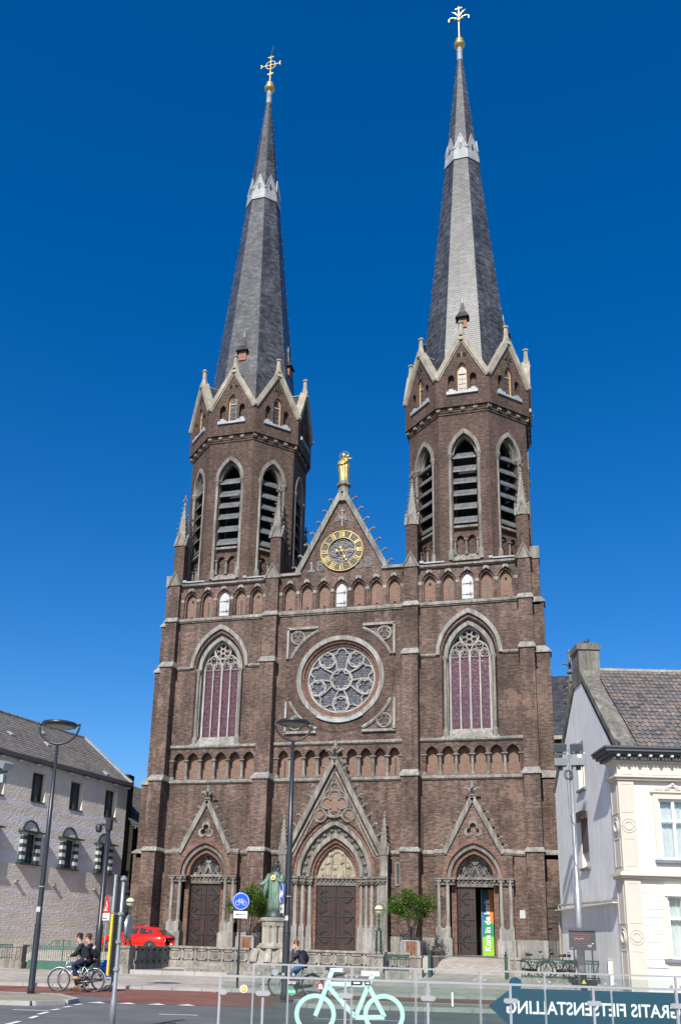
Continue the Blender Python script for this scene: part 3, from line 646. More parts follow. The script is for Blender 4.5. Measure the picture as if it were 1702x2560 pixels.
m = M(); m.lathe([(0.07, 2.05), (0.02, 2.62)], 0, 0.12, 6); DORM_T = mesh(m, LEAD_W)
SP0, SPA = 36.9, 3.17; SLP = 0.0945
def apo(z): return SPA-(z-SP0)*SLP
for sg in (-1, 1):
    cx = sg*TX; tw = M()
    F = [T(cx, OY, 0) @ RZ(k*pi/4) @ T(0, -AP, 0) for k in range(8)]
    G = [T(cx, OY, 0) @ RZ(k*pi/4) @ T(0, -GAP, 0) for k in range(8)]
    op = pwin(0, 24.4, 31.65, 0.98, 1.72, 10); opi = pwin(0, 24.4, 31.65, 0.74, 1.36, 10); hs2 = SIDE/2
    for k in range(8):
        tw.T = F[k]
        tw.poly([(-hs2, 24.2), (hs2, 24.2), (hs2, 34.55), (-hs2, 34.55)], [op], 0); tw.rev(op, 0, 0.22, True); tw.band(op, opi, 0.22, 0.9)
    tw.T = None
    octo(AP+0.06, 34.5, 34.62, tw, cx, AP+0.06); octo(AP+0.06, 34.62, 34.64, tw, cx, AP+0.1); octo(AP+0.1, 34.64, 34.78, tw, cx); octo(AP+0.1, 34.78, 34.8, tw, cx, GAP-0.13)
    octo(GAP-0.13, 34.8, 35.05, tw, cx); octo(GAP-0.13, 35.05, 35.06, tw, cx, GAP-0.005)
    for k in range(8):
        b = len(tw.v); tw.v += [tuple(G[k] @ Vector(p)) for p in GBRICK.v]; tw.f += [tuple(b+j for j in q) for q in GBRICK.f]; tw.i += [0]*len(GBRICK.f)
    TW = obj('tower', tw, B_TOWER, CH)
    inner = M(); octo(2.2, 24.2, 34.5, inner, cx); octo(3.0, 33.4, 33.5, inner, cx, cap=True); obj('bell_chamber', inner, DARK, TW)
    for k in range(8):
        if k in (3, 4): pass
        f, g = F[k], G[k]
        put('belfry_arch', BEL_ARCH, TW, f); put('belfry_arch', BEL_ARCH2, TW, f)
        for s2 in (-1, 1): put('belfry_column', BEL_COL, TW, f @ T(s2*0.90, 0.06, 0))
        put('belfry_sill', BEL_SILL, TW, f); put('belfry_ledge', BEL_LEDGE, TW, f); put('blind_arcade', BEL_BLIND, TW, f)
        for x in (-0.68, 0.0, 0.68): put('arcade_column', SMCOL, TW, f @ T(x, 0.2, 24.8))
        for j, z in enumerate(LZ): put('louvre', LOUV_T if j == 5 else LOUV, TW, f @ T(0, 0.22, z))
        for j in range(4): put('corbel', CORB, TW, f @ T(-SIDE/2+SIDE*(j+0.0)/4, -0.0, 34.66))
        put('gable_coping', GCOP, TW, g); put('gable_sill', GSILL, TW, g); put('window_frame', GFRM, TW, g); put('window_pane', GGLS, TW, g); put('glazing_bar', GBAR, TW, g); put('iron_lily', GORN, TW, g); put('gable_roof', GROOF, TW, g); put('ridge_flashing', GRIDGE, TW, g)
    sp = M(); octo(SPA+0.5, SP0-0.4, SP0+0.5, sp, cx, apo(SP0+0.5)+0.03); octo(apo(SP0+0.5)+0.03, SP0+0.5, SP0+3, sp, cx, apo(SP0+3)); octo(apo(SP0+3), SP0+3, 68.6, sp, cx, apo(68.6))
    SPI = obj('spire', sp, SLATE, CH)
    # lead crown of little gables
    lc = M(); a0 = apo(57.5)+0.07; a1 = apo(58.7)+0.07; octo(a0, 57.5, 58.7, lc, cx, a1); octo(a0, 57.5, 57.501, lc, cx, a0-0.2); hw = a1*math.tan(pi/8); tl_ = -atan2(SLP, 1.0)
    def crn(k): return T(cx, OY, 0) @ RZ(k*pi/4) @ T(0, -a1, 58.6) @ RX(tl_)
    for k in range(8):
        lc.T = crn(k)
        lc.ext([(-hw, 0), (hw, 0), (0, 1.38)], -0.02, 0.12); lc.band([(-hw-0.02, -0.08), (0, 1.52), (hw+0.02, -0.08)], [(-hw+0.09, -0.08), (0, 1.26), (hw-0.09, -0.08)], -0.07, 0.03)
        lc.tube([(-0.15, -0.04, 0.12), (-0.13, -0.04, 0.36), (0, -0.04, 0.46), (0.13, -0.04, 0.36), (0.15, -0.04, 0.12)], 0.025, 5)
    lc.T = None; obj('lead_crown', lc, LEAD_C, SPI)
    for k in range(8):
        m = M(crn(k)); m.box(-0.08, -0.03, -0.15, 0.08, 0.01, 0.30); obj('crown_opening', m, IRON, SPI)
    m = M(); m.lathe([(apo(68.5)*1.12+0.02, 68.3), (0.22, 69.0), (0.24, 69.02), (0.17, 69.75)], cx, OY, 10); obj('lead_cap', m, LEAD_C, SPI)
    m = M()                                              # climbing hooks up the edges
    for k in range(8):
        g = pi/8+k*pi/4
        for j in range(16):
            z = 39.5+j*1.15 if j < 15 else 60; 
            if 57 < z: break
            r = apo(z)/cos(pi/8)+0.02; m.ball((cx+r*cos(g), OY+r*sin(g), z), 0.03, 5)
        for j in range(8): z = 60.9+j*0.95; r = apo(z)/cos(pi/8)+0.02; m.ball((cx+r*cos(g), OY+r*sin(g), z), 0.03, 5)
    stuff(obj('slate_hooks', m, LEAD_C, SPI))
    m = M(); m.lathe([(0.10, 69.6), (0.42, 69.8), (0.45, 69.95), (0.30, 70.1), (0.33, 70.25), (0.30, 70.45), (0.12, 70.6)], cx, OY, 14); obj('gilt_ball', m, GOLD, SPI, True)
    for k in range(0, 8, 2):
        mt = T(cx, OY, 0) @ RZ(k*pi/4) @ T(0, -apo(42.0)+0.02, 41.75)
        put('dormer', DORM, SPI, mt); put('dormer_roof', DORM_R, SPI, mt); put('dormer_tip', DORM_T, SPI, mt)
    m = M(); y = OY
    if sg < 0:
        m.tube([(cx, y, 70.4), (cx, y, 73.5)], [0.065, 0.04], 8); m.tube([(cx-0.80, y, 72.5), (cx+0.80, y, 72.5)], 0.036, 6)
        m.tube([(cx+0.42*cos(t*pi/12), y, 72.5+0.42*sin(t*pi/12)) for t in range(24)], 0.03, 6, True)
        for s2 in (-1, 1): m.tube([(cx+s2*0.84, y, 72.32), (cx+s2*0.78, y, 72.5), (cx+s2*0.84, y, 72.68)], 0.055, 6)
        m.tube([(cx-0.24, y, 73.36), (cx, y, 73.3), (cx+0.24, y, 73.36)], 0.055, 6); m.tube([(cx-0.24, y, 71.5), (cx+0.24, y, 71.56)], 0.06, 6)
        m.ball((cx, y, 71.95), 0.09, 8); m.ball((cx, y, 73.0), 0.09, 8)
        obj('gilt_cross', m, GOLD, SPI); m = M(); m.tube([(cx, y, 73.4), (cx+0.02, y, 73.9), (cx+0.10, y, 74.2), (cx+0.2, y, 74.65)], [0.04, 0.03, 0.05, 0.01], 5); obj('weather_vane', m, surf('tarnished_brass', (0.25, 0.16, 0.10), 0.4, metal=0.8), SPI)
    else:
        m.tube([(cx, y, 70.4), (cx, y, 71.4), (cx, y, 73.95)], [0.075, 0.05, 0.035], 8); m.tube([(cx-0.26, y, 73.70), (cx, y, 73.78), (cx+0.26, y, 73.74)], 0.055, 6)
        for s2 in (-1, 1):
            m.tube([(cx, y, 72.85), (cx+s2*0.2, y, 73.2), (cx+s2*0.38, y, 73.4), (cx+s2*0.56, y, 73.52)], [0.025, 0.03, 0.055, 0.02], 6)
            m.tube([(cx, y, 72.6), (cx+s2*0.3, y, 72.85), (cx+s2*0.6, y, 72.92), (cx+s2*0.76, y, 72.8), (cx+s2*0.78, y, 72.55)], [0.028, 0.03, 0.03, 0.05, 0.04], 6)
            m.tube([(cx, y, 72.7), (cx+s2*0.25, y, 72.72), (cx+s2*0.36, y, 72.66)], 0.04, 5); m.tube([(cx, y, 73.25), (cx+s2*0.14, y, 73.4)], 0.04, 5)
        m.ball((cx, y, 72.4), 0.13, 8, 0.7); obj('gilt_finial', m, GOLD, SPI)
# ================================================================ PORTALS
def door_leaf(x0, x1, z0, z1, y, par, hinge_left, iron=True):
    m = M(); n = max(4, round((x1-x0)/0.16)); w = (x1-x0)/n
    for k in range(n): m.box(x0+k*w+0.004, y+random.uniform(-0.006, 0.006), z0, x0+(k+1)*w-0.004, y+0.07, z1)
    m.box(x0, y-0.025, z0, x1, y+0.01, z0+0.22)
    D = obj('door', m, OAK, par)
    hx = x0+0.04 if hinge_left else x1-0.04; d = 1 if hinge_left else -1; L = x1-x0
    for fz in (0.20, 0.52, 0.83):
        h = M(); z = z0+(z1-z0)*fz; yy = y-0.03
        h.bar((hx, yy, z), (hx+d*L*0.86, yy, z), 0.03, 0.05)
        for q in (-1, 1):
            for a, l in ((0.20, 0.42), (0.32, 0.5)):
                bx = hx+d*L*a*0.5
                h.tube([(bx, yy, z), (bx+d*0.14, yy, z+q*0.14), (bx+d*(0.22+a*0.3), yy, z+q*l*0.72), (bx+d*(0.34+a*0.3), yy, z+q*l*0.72), (bx+d*(0.36+a*0.3), yy, z+q*l*0.52)], 0.022, 5)
                h.ball((bx+d*(0.30+a*0.3), yy, z+q*l*0.62), 0.045, 6, 1, 1, 0.4)
            h.tube([(hx+d*0.02, yy, z+q*0.05), (hx+d*0.12, yy, z+q*0.38), (hx+d*0.05, yy, z+q*0.46)], 0.02, 5)
            h.tube([(hx+d*L*0.55, yy, z), (hx+d*L*0.66, yy, z+q*0.07), (hx+d*L*0.70, yy, z+q*0.02)], 0.015, 5)
        h.ball((hx+d*L*0.86, yy, z), 0.05, 6, 1, 1, 0.4); obj('strap_hinge', h, IRON, D)
    return D
def lunette(cx, z, a, h, y, par):
    g = M(); g.poly(parch(cx, z, a, h, 8), [], y+0.12); obj('lunette_glass', g, LGLASS, par)
    t = M(); tub(t, parch(cx, z, a-0.03, h-0.03, 8), y, 0.05); t.bar((cx-a, y, z+0.04), (cx+a, y, z+0.04), 0.1, 0.09)
    for s2 in (-1, 1):
        X = lambda q: cx+s2*q*a
        tub(t, circ(X(0.76), z+0.20*h+0.05, 0.17*h+0.02, 14), y, 0.035, True); tub(t, foil(X(0.76), z+0.20*h+0.05, 0.14*h+0.02, 3), y, 0.02, True)
        tub(t, [(X(0.02), z+0.56*h), (X(0.20), z+0.70*h), (X(0.45), z+0.70*h), (X(0.62), z+0.60*h), (X(0.60), z+0.40*h), (X(0.36), z+0.08*h), (X(0.14), z+0.30*h), (X(0.02), z+0.52*h)], y, 0.045)
        tub(t, [(X(0.12), z+0.50*h), (X(0.28), z+0.60*h), (X(0.34), z+0.5*h), (X(0.42), z+0.6*h), (X(0.53), z+0.48*h), (X(0.36), z+0.2*h), (X(0.12), z+0.5*h)], y+0.02, 0.02)
        tub(t, [(X(0.0), z+0.62*h), (X(0.14), z+0.78*h), (X(0.26), z+0.90*h)], y, 0.045)
        tub(t, [(X(0.36), z+0.08*h), (X(0.18), z+0.12*h), (X(0), z+0.5*h)], y, 0.04)
    obj('tracery', t, STONE, par)
def ballflower_lintel(x0, x1, z, y, par, step=0.235):
    m = M(); m.box(x0, y, z-0.38, x1, y+0.2, z); n = int((x1-x0)/step)
    for k in range(n): m.ball((x0+(k+0.5)*(x1-x0)/n, y-0.03, z-0.10), 0.075, 8)
    for k in range(n+1): m.tube(at(circ(x0+k*(x1-x0)/n, z-0.24, 0.075, 10), y), 0.02, 4, True)
    obj('lintel', m, STONE_D, par); a = M(); a.box(x0-0.06, y-0.14, z, x1+0.06, y+0.25, z+0.09); obj('abacus', a, STONE, par)
def side_portal(sg):
    cx = sg*7.90; y0 = -0.52; zs = 5.40
    out = [(cx-2.08, FL), (cx+2.08, FL), (cx+2.08, 6.72), (cx+1.48, 6.72), (cx, 9.56), (cx-1.48, 6.72), (cx-2.08, 6.72)]
    hole = [(cx-1.50, FL)]+parch(cx, zs, 1.50, 1.88, 10)+[(cx+1.50, FL)]
    tre = foil(cx, 8.02, 0.42, 3)
    # body is an outer ring around the opening
    ring = [(cx-2.08, FL), (cx-1.5, FL)]+hole[1:-1]+[(cx+1.5, FL), (cx+2.08, FL)]+out[2:]
    m = M(); m.poly(ring, [tre], y0); m.rev(ring, y0, 0.02); m.rev(tre, y0, y0+0.2); m.poly(tre, [], y0+0.2)
    P = obj('portal', m, B_BRICK, CH)
    # red brick and stone orders stepping inwards
    m = M(); m.band(parch(cx, zs, 1.72, 2.14, 14), parch(cx, zs, 1.50, 1.88, 14), y0-0.02, y0+0.12); obj('brick_arch', m, B_RED, P)
    m = M(); m.band(pwin(cx, 5.3, zs, 1.50, 1.88, 14), pwin(cx, 5.3, zs, 1.27, 1.60, 14), y0+0.14, y0+0.40); obj('arch_moulding', m, STONE_D, P)
    m = M(); m.band(pwin(cx, FL, zs, 1.27, 1.60, 14), pwin(cx, FL, zs, 1.00, 1.28, 14), y0+0.34, 0.5); m.band(parch(cx, zs, 1.12, 1.44, 14), parch(cx, zs, 1.02, 1.32, 14), y0+0.26, y0+0.4); obj('brick_arch', m, B_RED, P)
    m = M(); m.band(foil(cx, 8.02, 0.54, 3), foil(cx, 8.02, 0.36, 3), y0-0.05, y0+0.1, True); obj('trefoil', m, STONE, P)
    for s2 in (-1, 1):
        m = M(); a = Vector((cx+s2*1.62, 0, 6.72)); b = Vector((cx+s2*0.03, 0, 9.80)); dr = (b-a).normalized(); n = Vector((abs(dr.z)*s2, 0, abs(dr.x))); pp = []
        for q in (a, b):
            for w, y in ((-0.15, y0-0.14), (0.12, y0-0.14), (0.12, 0.05), (-0.15, 0.05)): pp.append(q+n*w+Vector((0, y, 0)))
        m.hexa(pp); obj('gable_coping', m, STONE, P)
        for k in range(6):
            p = a.lerp(b, 0.10+0.148*k)+n*0.12; put('crocket', CROCK_S, P, T(p.x, y0+0.1, p.z) @ RZ(0 if s2 > 0 else pi))
        x0, x1 = sorted((cx+s2*1.42, cx+s2*2.14)); course(x0, x1, 6.70, 0.25, 0.1, 'string_course', P, STONE, y0)
        # plinth, shafts, capitals
        x0, x1 = sorted((cx+s2*1.18, cx+s2*2.14)); m = M(); m.box(x0, y0-0.32, FL-0.3, x1, 0.0, 2.12); m.box(x0+0.04, y0-0.26, 2.12, x1-0.04, 0.0, 2.20); xm, xn = sorted((cx+s2*1.30, cx+s2*2.08)); m.box(xm, y0-0.22, 2.2, xn, 0.0, 2.72); obj('portal_plinth', m, STONE_L, P)
        for q in (1.43, 1.92):
            c = M(); X = cx+s2*q; c.lathe([(0.16, 2.70), (0.15, 2.78), (0.105, 2.82), (0.095, 4.92), (0.12, 4.95), (0.10, 4.98), (0.17, 5.20), (0.17, 5.28)], X, y0-0.06, 10); obj('shaft', c, STONE_L, P)
        m = M(); xa, xb = sorted((cx+s2*0.98, cx+s2*2.16)); m.box(xa, y0-0.26, 5.28, xb, 0.1, 5.38); m.box(xa+0.04, y0-0.16, 5.0, xb-0.04, 0.1, 5.10)
        for k in range(5): m.ball((xa+0.12+k*(xb-xa-0.24)/4, y0-0.20, 5.18), 0.085, 8)
        obj('capital_frieze', m, STONE_D, P)
    put('finial', FIN, P, T(cx, y0-0.02, 9.62))
    ballflower_lintel(cx-1.0, cx+1.0, 5.32, 0.02, P); lunette(cx, 5.42, 0.98, 1.26, 0.22, P)
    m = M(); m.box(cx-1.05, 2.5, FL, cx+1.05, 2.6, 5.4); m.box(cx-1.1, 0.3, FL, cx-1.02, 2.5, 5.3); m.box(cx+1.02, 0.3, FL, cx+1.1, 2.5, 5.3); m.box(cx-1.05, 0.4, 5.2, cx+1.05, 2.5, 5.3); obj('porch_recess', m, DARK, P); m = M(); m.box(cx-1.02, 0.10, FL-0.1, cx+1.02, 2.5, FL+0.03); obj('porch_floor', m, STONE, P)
    door_leaf(cx-0.98, cx-0.01, FL+0.02, 4.94, 0.16, P, True)
    if sg < 0: door_leaf(cx+0.01, cx+0.98, FL+0.02, 4.94, 0.16, P, False)
    return P
PL_, PR_ = side_portal(-1), side_portal(1)
# ---- centre portal
def centre_portal():
    cx = 0.06; y0 = -0.80; zs = 5.38
    ar = parch(cx, zs, 2.40, 3.48, 16)
    out = [(cx-2.95, FL), (cx+2.95, FL), (cx+2.95, 6.55), (cx+2.66, 6.70), (cx, 11.75), (cx-2.66, 6.70), (cx-2.95, 6.55)]
    ring = [(cx-2.95, FL), (cx-2.4, FL)]+ar+[(cx+2.4, FL), (cx+2.95, FL)]+out[2:]
    m = M(); m.poly(ring, [], y0); m.rev(ring, y0, 0.02); P = obj('portal', m, B_BRICK, CH)
    m = M(); m.band(parch(cx, zs, 2.58, 3.72, 18), parch(cx, zs, 2.40, 3.48, 18), y0-0.03, y0+0.15); obj('brick_arch', m, B_TOWER, P)
    rings = [(2.40, 2.22, 3.48, 3.24, y0+0.10, y0+0.36, B_RED), (2.22, 1.98, 3.24, 2.92, y0+0.16, y0+0.46, STONE), (1.98, 1.66, 2.92, 2.48, y0+0.44, y0+0.6, STONE_D), (1.66, 1.46, 2.48, 2.18, y0+0.32, y0+0.7, STONE), (1.46, 1.30, 2.18, 1.94, y0+0.50, y0+0.9, B_RED), (1.30, 1.16, 1.94, 1.76, y0+0.66, 0.4, B_RED)]
    for a, b, h0, h1, ya, yb, mt in rings:
        m = M(); m.band(parch(cx, zs, a, h0, 18), parch(cx, zs, b, h1, 18), ya, yb); obj('arch_moulding', m, mt, P)
    fl = M(); fl.tube([(0, 0, -0.16), (0.02, 0, 0.0), (-0.02, 0, 0.16)], 0.04, 5); fl.ball((0, -0.04, 0), 0.10, 8)
    for k in range(5): g = k*2*pi/5; fl.ball((0.09*cos(g), -0.03, 0.09*sin(g)), 0.05, 6)
    fl = mesh(fl, STONE_D); ap = parch(cx, zs, 1.82, 2.70, 14)
    for k in range(1, len(ap)-1, 2):
        if k == len(ap)//2: continue
        put('arch_rosette', fl, P, T(ap[k][0], y0+0.42, ap[k][1]))
    for s2 in (-1, 1):
        m = M(); a = Vector((cx+s2*2.80, 0, 6.66)); b = Vector((cx+s2*0.03, 0, 12.02)); dr = (b-a).normalized(); n = Vector((abs(dr.z)*s2, 0, abs(dr.x)))
        for w0, w1, yy in ((-0.12, 0.16, -0.22), (-0.34, -0.24, -0.08), (-0.50, -0.44, -0.05)):
            pp = []
            for q in (a, b-dr*(0.0 if w0 > -0.2 else -w0*1.9)):
                for w, y in ((w0, y0+yy), (w1, y0+yy), (w1, y0+0.1 if w0 < -0.2 else 0.1), (w0, y0+0.1 if w0 < -0.2 else 0.1)): pp.append(q+n*w+Vector((0, y, 0)))
            m.hexa(pp)
        obj('gable_coping', m, STONE, P)
        for k in range(9):
            p = a.lerp(b, 0.07+0.104*k)+n*0.16; put('crocket', CROCK_M, P, T(p.x, y0, p.z) @ RZ(0 if s2 > 0 else pi))
        # flanking pinnacle
        X = cx+s2*2.95; m = M(); m.box(X-0.22, y0-0.30, FL, X+0.22, y0+0.15, 6.55); 
        for k in range(4): m.T = T(X, y0-0.07, 0) @ RZ(k*pi/2); m.ext([(-0.27, 6.55), (0.27, 6.55), (0, 7.15)], -0.27, 0.1)
        m.T = None; m.lathe([(0.29, 6.9), (0.05, 8.75)], X, y0-0.07, 4, pi/4); m.ball((X, y0-0.07, 8.75), 0.10, 6); m.lathe([(0.03, 8.8), (0.07, 8.95), (0.02, 9.05)], X, y0-0.07, 6)
        for k in range(4):
            for j in range(6):
                z = 7.2+0.25*j; r = 0.29*(8.75-z)/1.85+0.05; g = k*pi/2+pi/4; m.ball((X+r*cos(g), y0-0.07+r*sin(g), z), 0.05, 5)
        obj('pinnacle', m, STONE, P)
        for j, (q, yy) in enumerate(((2.62, -0.02), (2.22, 0.16), (1.86, 0.38), (1.50, 0.62))):
            c = M(); X = cx+s2*q; Yc = y0+yy; c.lathe([(0.15, 2.62), (0.15, 2.70), (0.11, 2.74), (0.10, 4.88), (0.12, 4.91), (0.10, 4.95), (0.18, 5.18), (0.19, 5.25)], X, Yc, 10); c.box(X-0.19, Yc-0.19, FL-0.3, X+0.19, Yc+0.19, 2.05); c.box(X-0.16, Yc-0.16, 2.05, X+0.16, Yc+0.16, 2.62); obj('shaft', c, STONE_L, P)
            c = M(); c.box(X-0.17 if s2 > 0 else X-0.42, Yc+0.05, FL, X+0.42 if s2 > 0 else X+0.17, Yc+0.3, 5.1); obj('jamb', c, B_RED, P)
        m = M()
        for j, (q, yy) in enumerate(((2.92, -0.26), (2.62, -0.12), (2.22, 0.06), (1.86, 0.28), (1.50, 0.52))):
            X = cx+s2*q; m.box(X-0.22, y0+yy-0.14, 5.26, X+0.22, y0+yy+0.5, 5.38)
            for d in (-0.11, 0.11): m.ball((X+d, y0+yy-0.1, 5.12), 0.09, 8)
            m.tube([(X-0.1, y0+yy-0.05, 4.95), (X, y0+yy-0.1, 5.05), (X+0.1, y0+yy-0.05, 4.95)], 0.06, 5)
        obj('capital_frieze', m, STONE_D, P)
        m = M(); x0, x1 = sorted((cx+s2*1.16, cx+s2*1.42)); m.box(x0, y0+0.75, FL, x1, 0.6, 5.3); obj('jamb', m, B_RED, P)
    put('finial', FIN_L, P, T(cx, y0-0.05, 11.75))
    ballflower_lintel(cx-1.24, cx+1.24, 5.30, 0.02, P)
    # blind tracery in the gable
    t = M(); yy = y0-0.04
    tub(t, circ(cx, 10.45, 0.24, 18), yy, 0.05, True); tub(t, circ(cx, 9.50, 0.80, 32), yy, 0.055, True); tub(t, foil(cx, 9.50, 0.76, 4), yy, 0.06, True)
    for s2 in (-1, 1): tub(t, circ(cx+s2*0.84, 8.80, 0.36, 22), yy, 0.055, True)
    for k in range(4): g = pi/4+k*pi/2; t.ball((cx+0.36*cos(g), yy, 9.5+0.36*sin(g)), 0.08, 8)
    obj('gable_tracery', t, STONE, P)
    m = M(); m.poly(foil(cx, 9.50, 0.70, 4), [], y0-0.006)
    for s2 in (-1, 1): m.poly(circ(cx+s2*0.84, 8.80, 0.33, 22), [], y0-0.006)
    obj('tracery_infill', m, B_ROSE, P)
    # tympanum with carved figures
    ty = 0.10; m = M(); m.poly(parch(cx, 5.40, 1.20, 1.80, 12), [], ty); m.box(cx-1.22, -0.06, 5.40, cx+1.22, ty+0.1, 5.47); TY = obj('tympanum', m, CREAM_ST, P)
    def fig(x, z0, h, w, lean=0.0, ph=0.0):
        g = M(); N = 14; rows = []
        prof = [(0, 1.0), (0.12, 1.0), (0.3, 0.86), (0.5, 0.78), (0.68, 0.80), (0.78, 0.62), (0.84, 0.30)]
        for t, k in prof:
            rows.append([(x+lean*t+w*k*cos(a)*(1+0.10*sin(7*a+ph+t*3)), ty-0.05-0.16*abs(sin(a))*k*(1+0.2*sin(9*a+ph)), z0+h*t) for a in [pi*j/N for j in range(N+1)]])
        vs = [p for r in rows for p in r]; n1 = N+1
        g.add(vs, [(r*n1+j, r*n1+j+1, (r+1)*n1+j+1, (r+1)*n1+j) for r in range(len(rows)-1) for j in range(N)])
        g.ball((x+lean*0.95, ty-0.10, z0+h*0.92), h*0.09, 8, 1.2); g.tube([(x-w*0.7, ty-0.15, z0+h*0.68), (x-w*0.3, ty-0.22, z0+h*0.5), (x+w*0.3, ty-0.22, z0+h*0.58)], 0.05, 6)
        return g
    for x, z, h, w, l, p in ((-0.45, 5.47, 1.28, 0.22, 0.06, 0), (0.36, 5.47, 1.34, 0.24, -0.04, 2), (-0.06, 5.47, 0.72, 0.2, -0.05, 1), (-0.80, 5.47, 0.72, 0.16, 0.1, 3), (0.72, 5.47, 0.85, 0.17, -0.08, 4)):
        obj('relief_figure', fig(cx+x, z, h, w, l, p), CREAM_ST, TY)
    q = M()
    for k in range(9): g = pi*(0.12+0.76*k/8); q.ball((cx+0.05+0.42*cos(g), ty-0.02, 6.45+0.42*sin(g)), 0.10+0.03*(k % 2), 7, 1, 1, 0.7)
    q.tube([(cx+0.02, ty-0.03, 5.6), (cx+0.05, ty-0.03, 6.7)], 0.05, 6); obj('relief_foliage', q, CREAM_ST, TY)
    door_leaf(cx-1.22, cx-0.01, FL+0.1, 4.92, 0.10, P, True); door_leaf(cx+0.01, cx+1.22, FL+0.1, 4.92, 0.10, P, False)
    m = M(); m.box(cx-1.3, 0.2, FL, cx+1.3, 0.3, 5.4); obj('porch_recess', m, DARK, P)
centre_portal()
# little slit windows beside the centre portal and drainpipe
for x in (-3.55, 3.62):
    m = M(); m.band(pwin(x, 4.95, 6.1, 0.16, 0.2, 5), pwin(x, 5.05, 6.08, 0.06, 0.1, 5), -0.05, 0.02, True); obj('slit_frame', m, STONE, FW); m = M(); m.box(x-0.06, -0.015, 5.05, x+0.06, 0.0, 6.1); obj('slit_window', m, IRON, FW)
m = M(); m.tube([(5.03, -0.08, 6.9), (5.03, -0.08, 9.1)], 0.03, 6); obj('drainpipe', m, IRON, FW)
m = M(); m.box(10.24, -0.04, 3.32, 10.53, -0.005, 3.75); obj('notice_sheet', m, WHITE, FW)
# nave, aisle and transept behind the towers
m = M(); m.box(-7.6, 7.4, FL, 7.6, 45, 17.0); m.box(9.4, 12.4, FL, 16.2, 21.0, 16.0); obj('nave_wall', m, B_BRICK, CH)
m = M(); m.add([(-8, 7.3, 16.8), (8, 7.3, 16.8), (0, 7.3, 28.2), (-8, 45, 16.8), (8, 45, 16.8), (0, 45, 28.2)], [(0, 2, 5, 3), (1, 4, 5, 2), (0, 1, 2), (3, 5, 4)])
m.add([(7, 12.1, 15.95), (16.5, 12.1, 15.95), (16.5, 16.7, 21.6), (4, 16.7, 21.6), (16.5, 21.3, 15.95), (7, 21.3, 15.95)], [(0, 1, 2, 3), (3, 2, 4, 5), (1, 4, 2)]); obj('nave_roof', m, SLATE_D, CH)
m = M(); m.box(9, 11.95, 15.72, 16.6, 12.3, 15.98); obj('nave_gutter', m, COPING, CH)
m = M(); X, Yy = 13.72, 14.2; m.lathe([(0.40, 17), (0.36, 19.0), (0.10, 21.0), (0.26, 21.06), (0.26, 21.14), (0.11, 21.25), (0.09, 22.6), (0.14, 22.65), (0.06, 22.9)], X, Yy, 6)
for k in range(4):
    g = k*pi/2; m.tube([(X, Yy, 21.6), (X+0.3*cos(g), Yy+0.3*sin(g), 21.8), (X+0.5*cos(g), Yy+0.5*sin(g), 21.75)], [0.1, 0.09, 0.09], 5)
    for j in range(5): z = 18.6+0.45*j; r = 0.36*(21.2-z)/2.2+0.08; m.ball((X+r*cos(g), Yy+r*sin(g), z), 0.10, 5)
obj('transept_pinnacle', m, STONE_D, CH)
# ---------------------------------------------------------------- gilded Madonna on the gable
def robed(m, cx, cy, rows, n=28, f=9, amp=0.06, ph=0.0):    # rows: z, rx, ry, dx, dy
    vs = []
    for j, (z, rx_, ry_, dx, dy) in enumerate(rows):
        for k in range(n):
            a = 2*pi*k/n; q = 1+amp*sin(f*a+ph+0.5*j)*(1 if j < len(rows)-3 else 0.3); vs.append((cx+dx+rx_*q*cos(a), cy+dy+ry_*q*sin(a), z))
    N = len(rows); m.add(vs, [(a*n+k, a*n+(k+1) % n, (a+1)*n+(k+1) % n, (a+1)*n+k) for a in range(N-1) for k in range(n)]+[tuple(range(n-1, -1, -1)), tuple((N-1)*n+k for k in range(n))])
z0 = 30.70; GX, GY = 0.0, 0.25
MD = thing('madonna_statue', 'gilded Madonna statue holding a child on top of the clock gable', 'statue', (GX, GY, z0))
m = M(); robed(m, GX, GY, [(z0, 0.27, 0.22, 0, 0), (z0+0.08, 0.29, 0.24, 0, 0), (z0+0.45, 0.29, 0.23, 0, 0), (z0+0.9, 0.33, 0.24, -0.03, 0), (z0+1.15, 0.38, 0.25, -0.05, -0.02), (z0+1.3, 0.34, 0.24, -0.03, -0.02), (z0+1.5, 0.29, 0.22, -0.02, 0), (z0+1.64, 0.23, 0.18, -0.02, 0), (z0+1.74, 0.11, 0.11, -0.02, 0), (z0+1.82, 0.085, 0.085, -0.02, 0)], 36, 9, 0.11); obj('robe', m, GOLD, MD, True)
m = M(); m.ball((GX-0.03, GY-0.02, z0+1.98), 0.145, 12, 1.25); m.ball((GX-0.03, GY+0.05, z0+2.0), 0.165, 12, 1.2); obj('veiled_head', m, GOLD, MD, True)
m = M(); m.tube([(GX-0.03+0.32*cos(t*pi/14), GY+0.12, z0+2.04+0.32*sin(t*pi/14)) for t in range(28)], 0.018, 5, True); obj('halo', m, GOLD, MD)
m = M(); m.tube([(GX+0.15, GY-0.16, z0+1.30), (GX+0.18, GY-0.2, z0+1.5), (GX+0.22, GY-0.2, z0+1.66)], [0.13, 0.12, 0.07], 8); m.ball((GX+0.27, GY-0.2, z0+1.80), 0.095, 10, 1.1); m.tube([(GX+0.22, GY-0.2, z0+1.58), (GX+0.42, GY-0.22, z0+1.60), (GX+0.62, GY-0.22, z0+1.60)], [0.05, 0.04, 0.03], 6); m.tube([(GX+0.2, GY-0.22, z0+1.58), (GX+0.02, GY-0.26, z0+1.62)], 0.04, 6); obj('child', m, GOLD, MD, True)
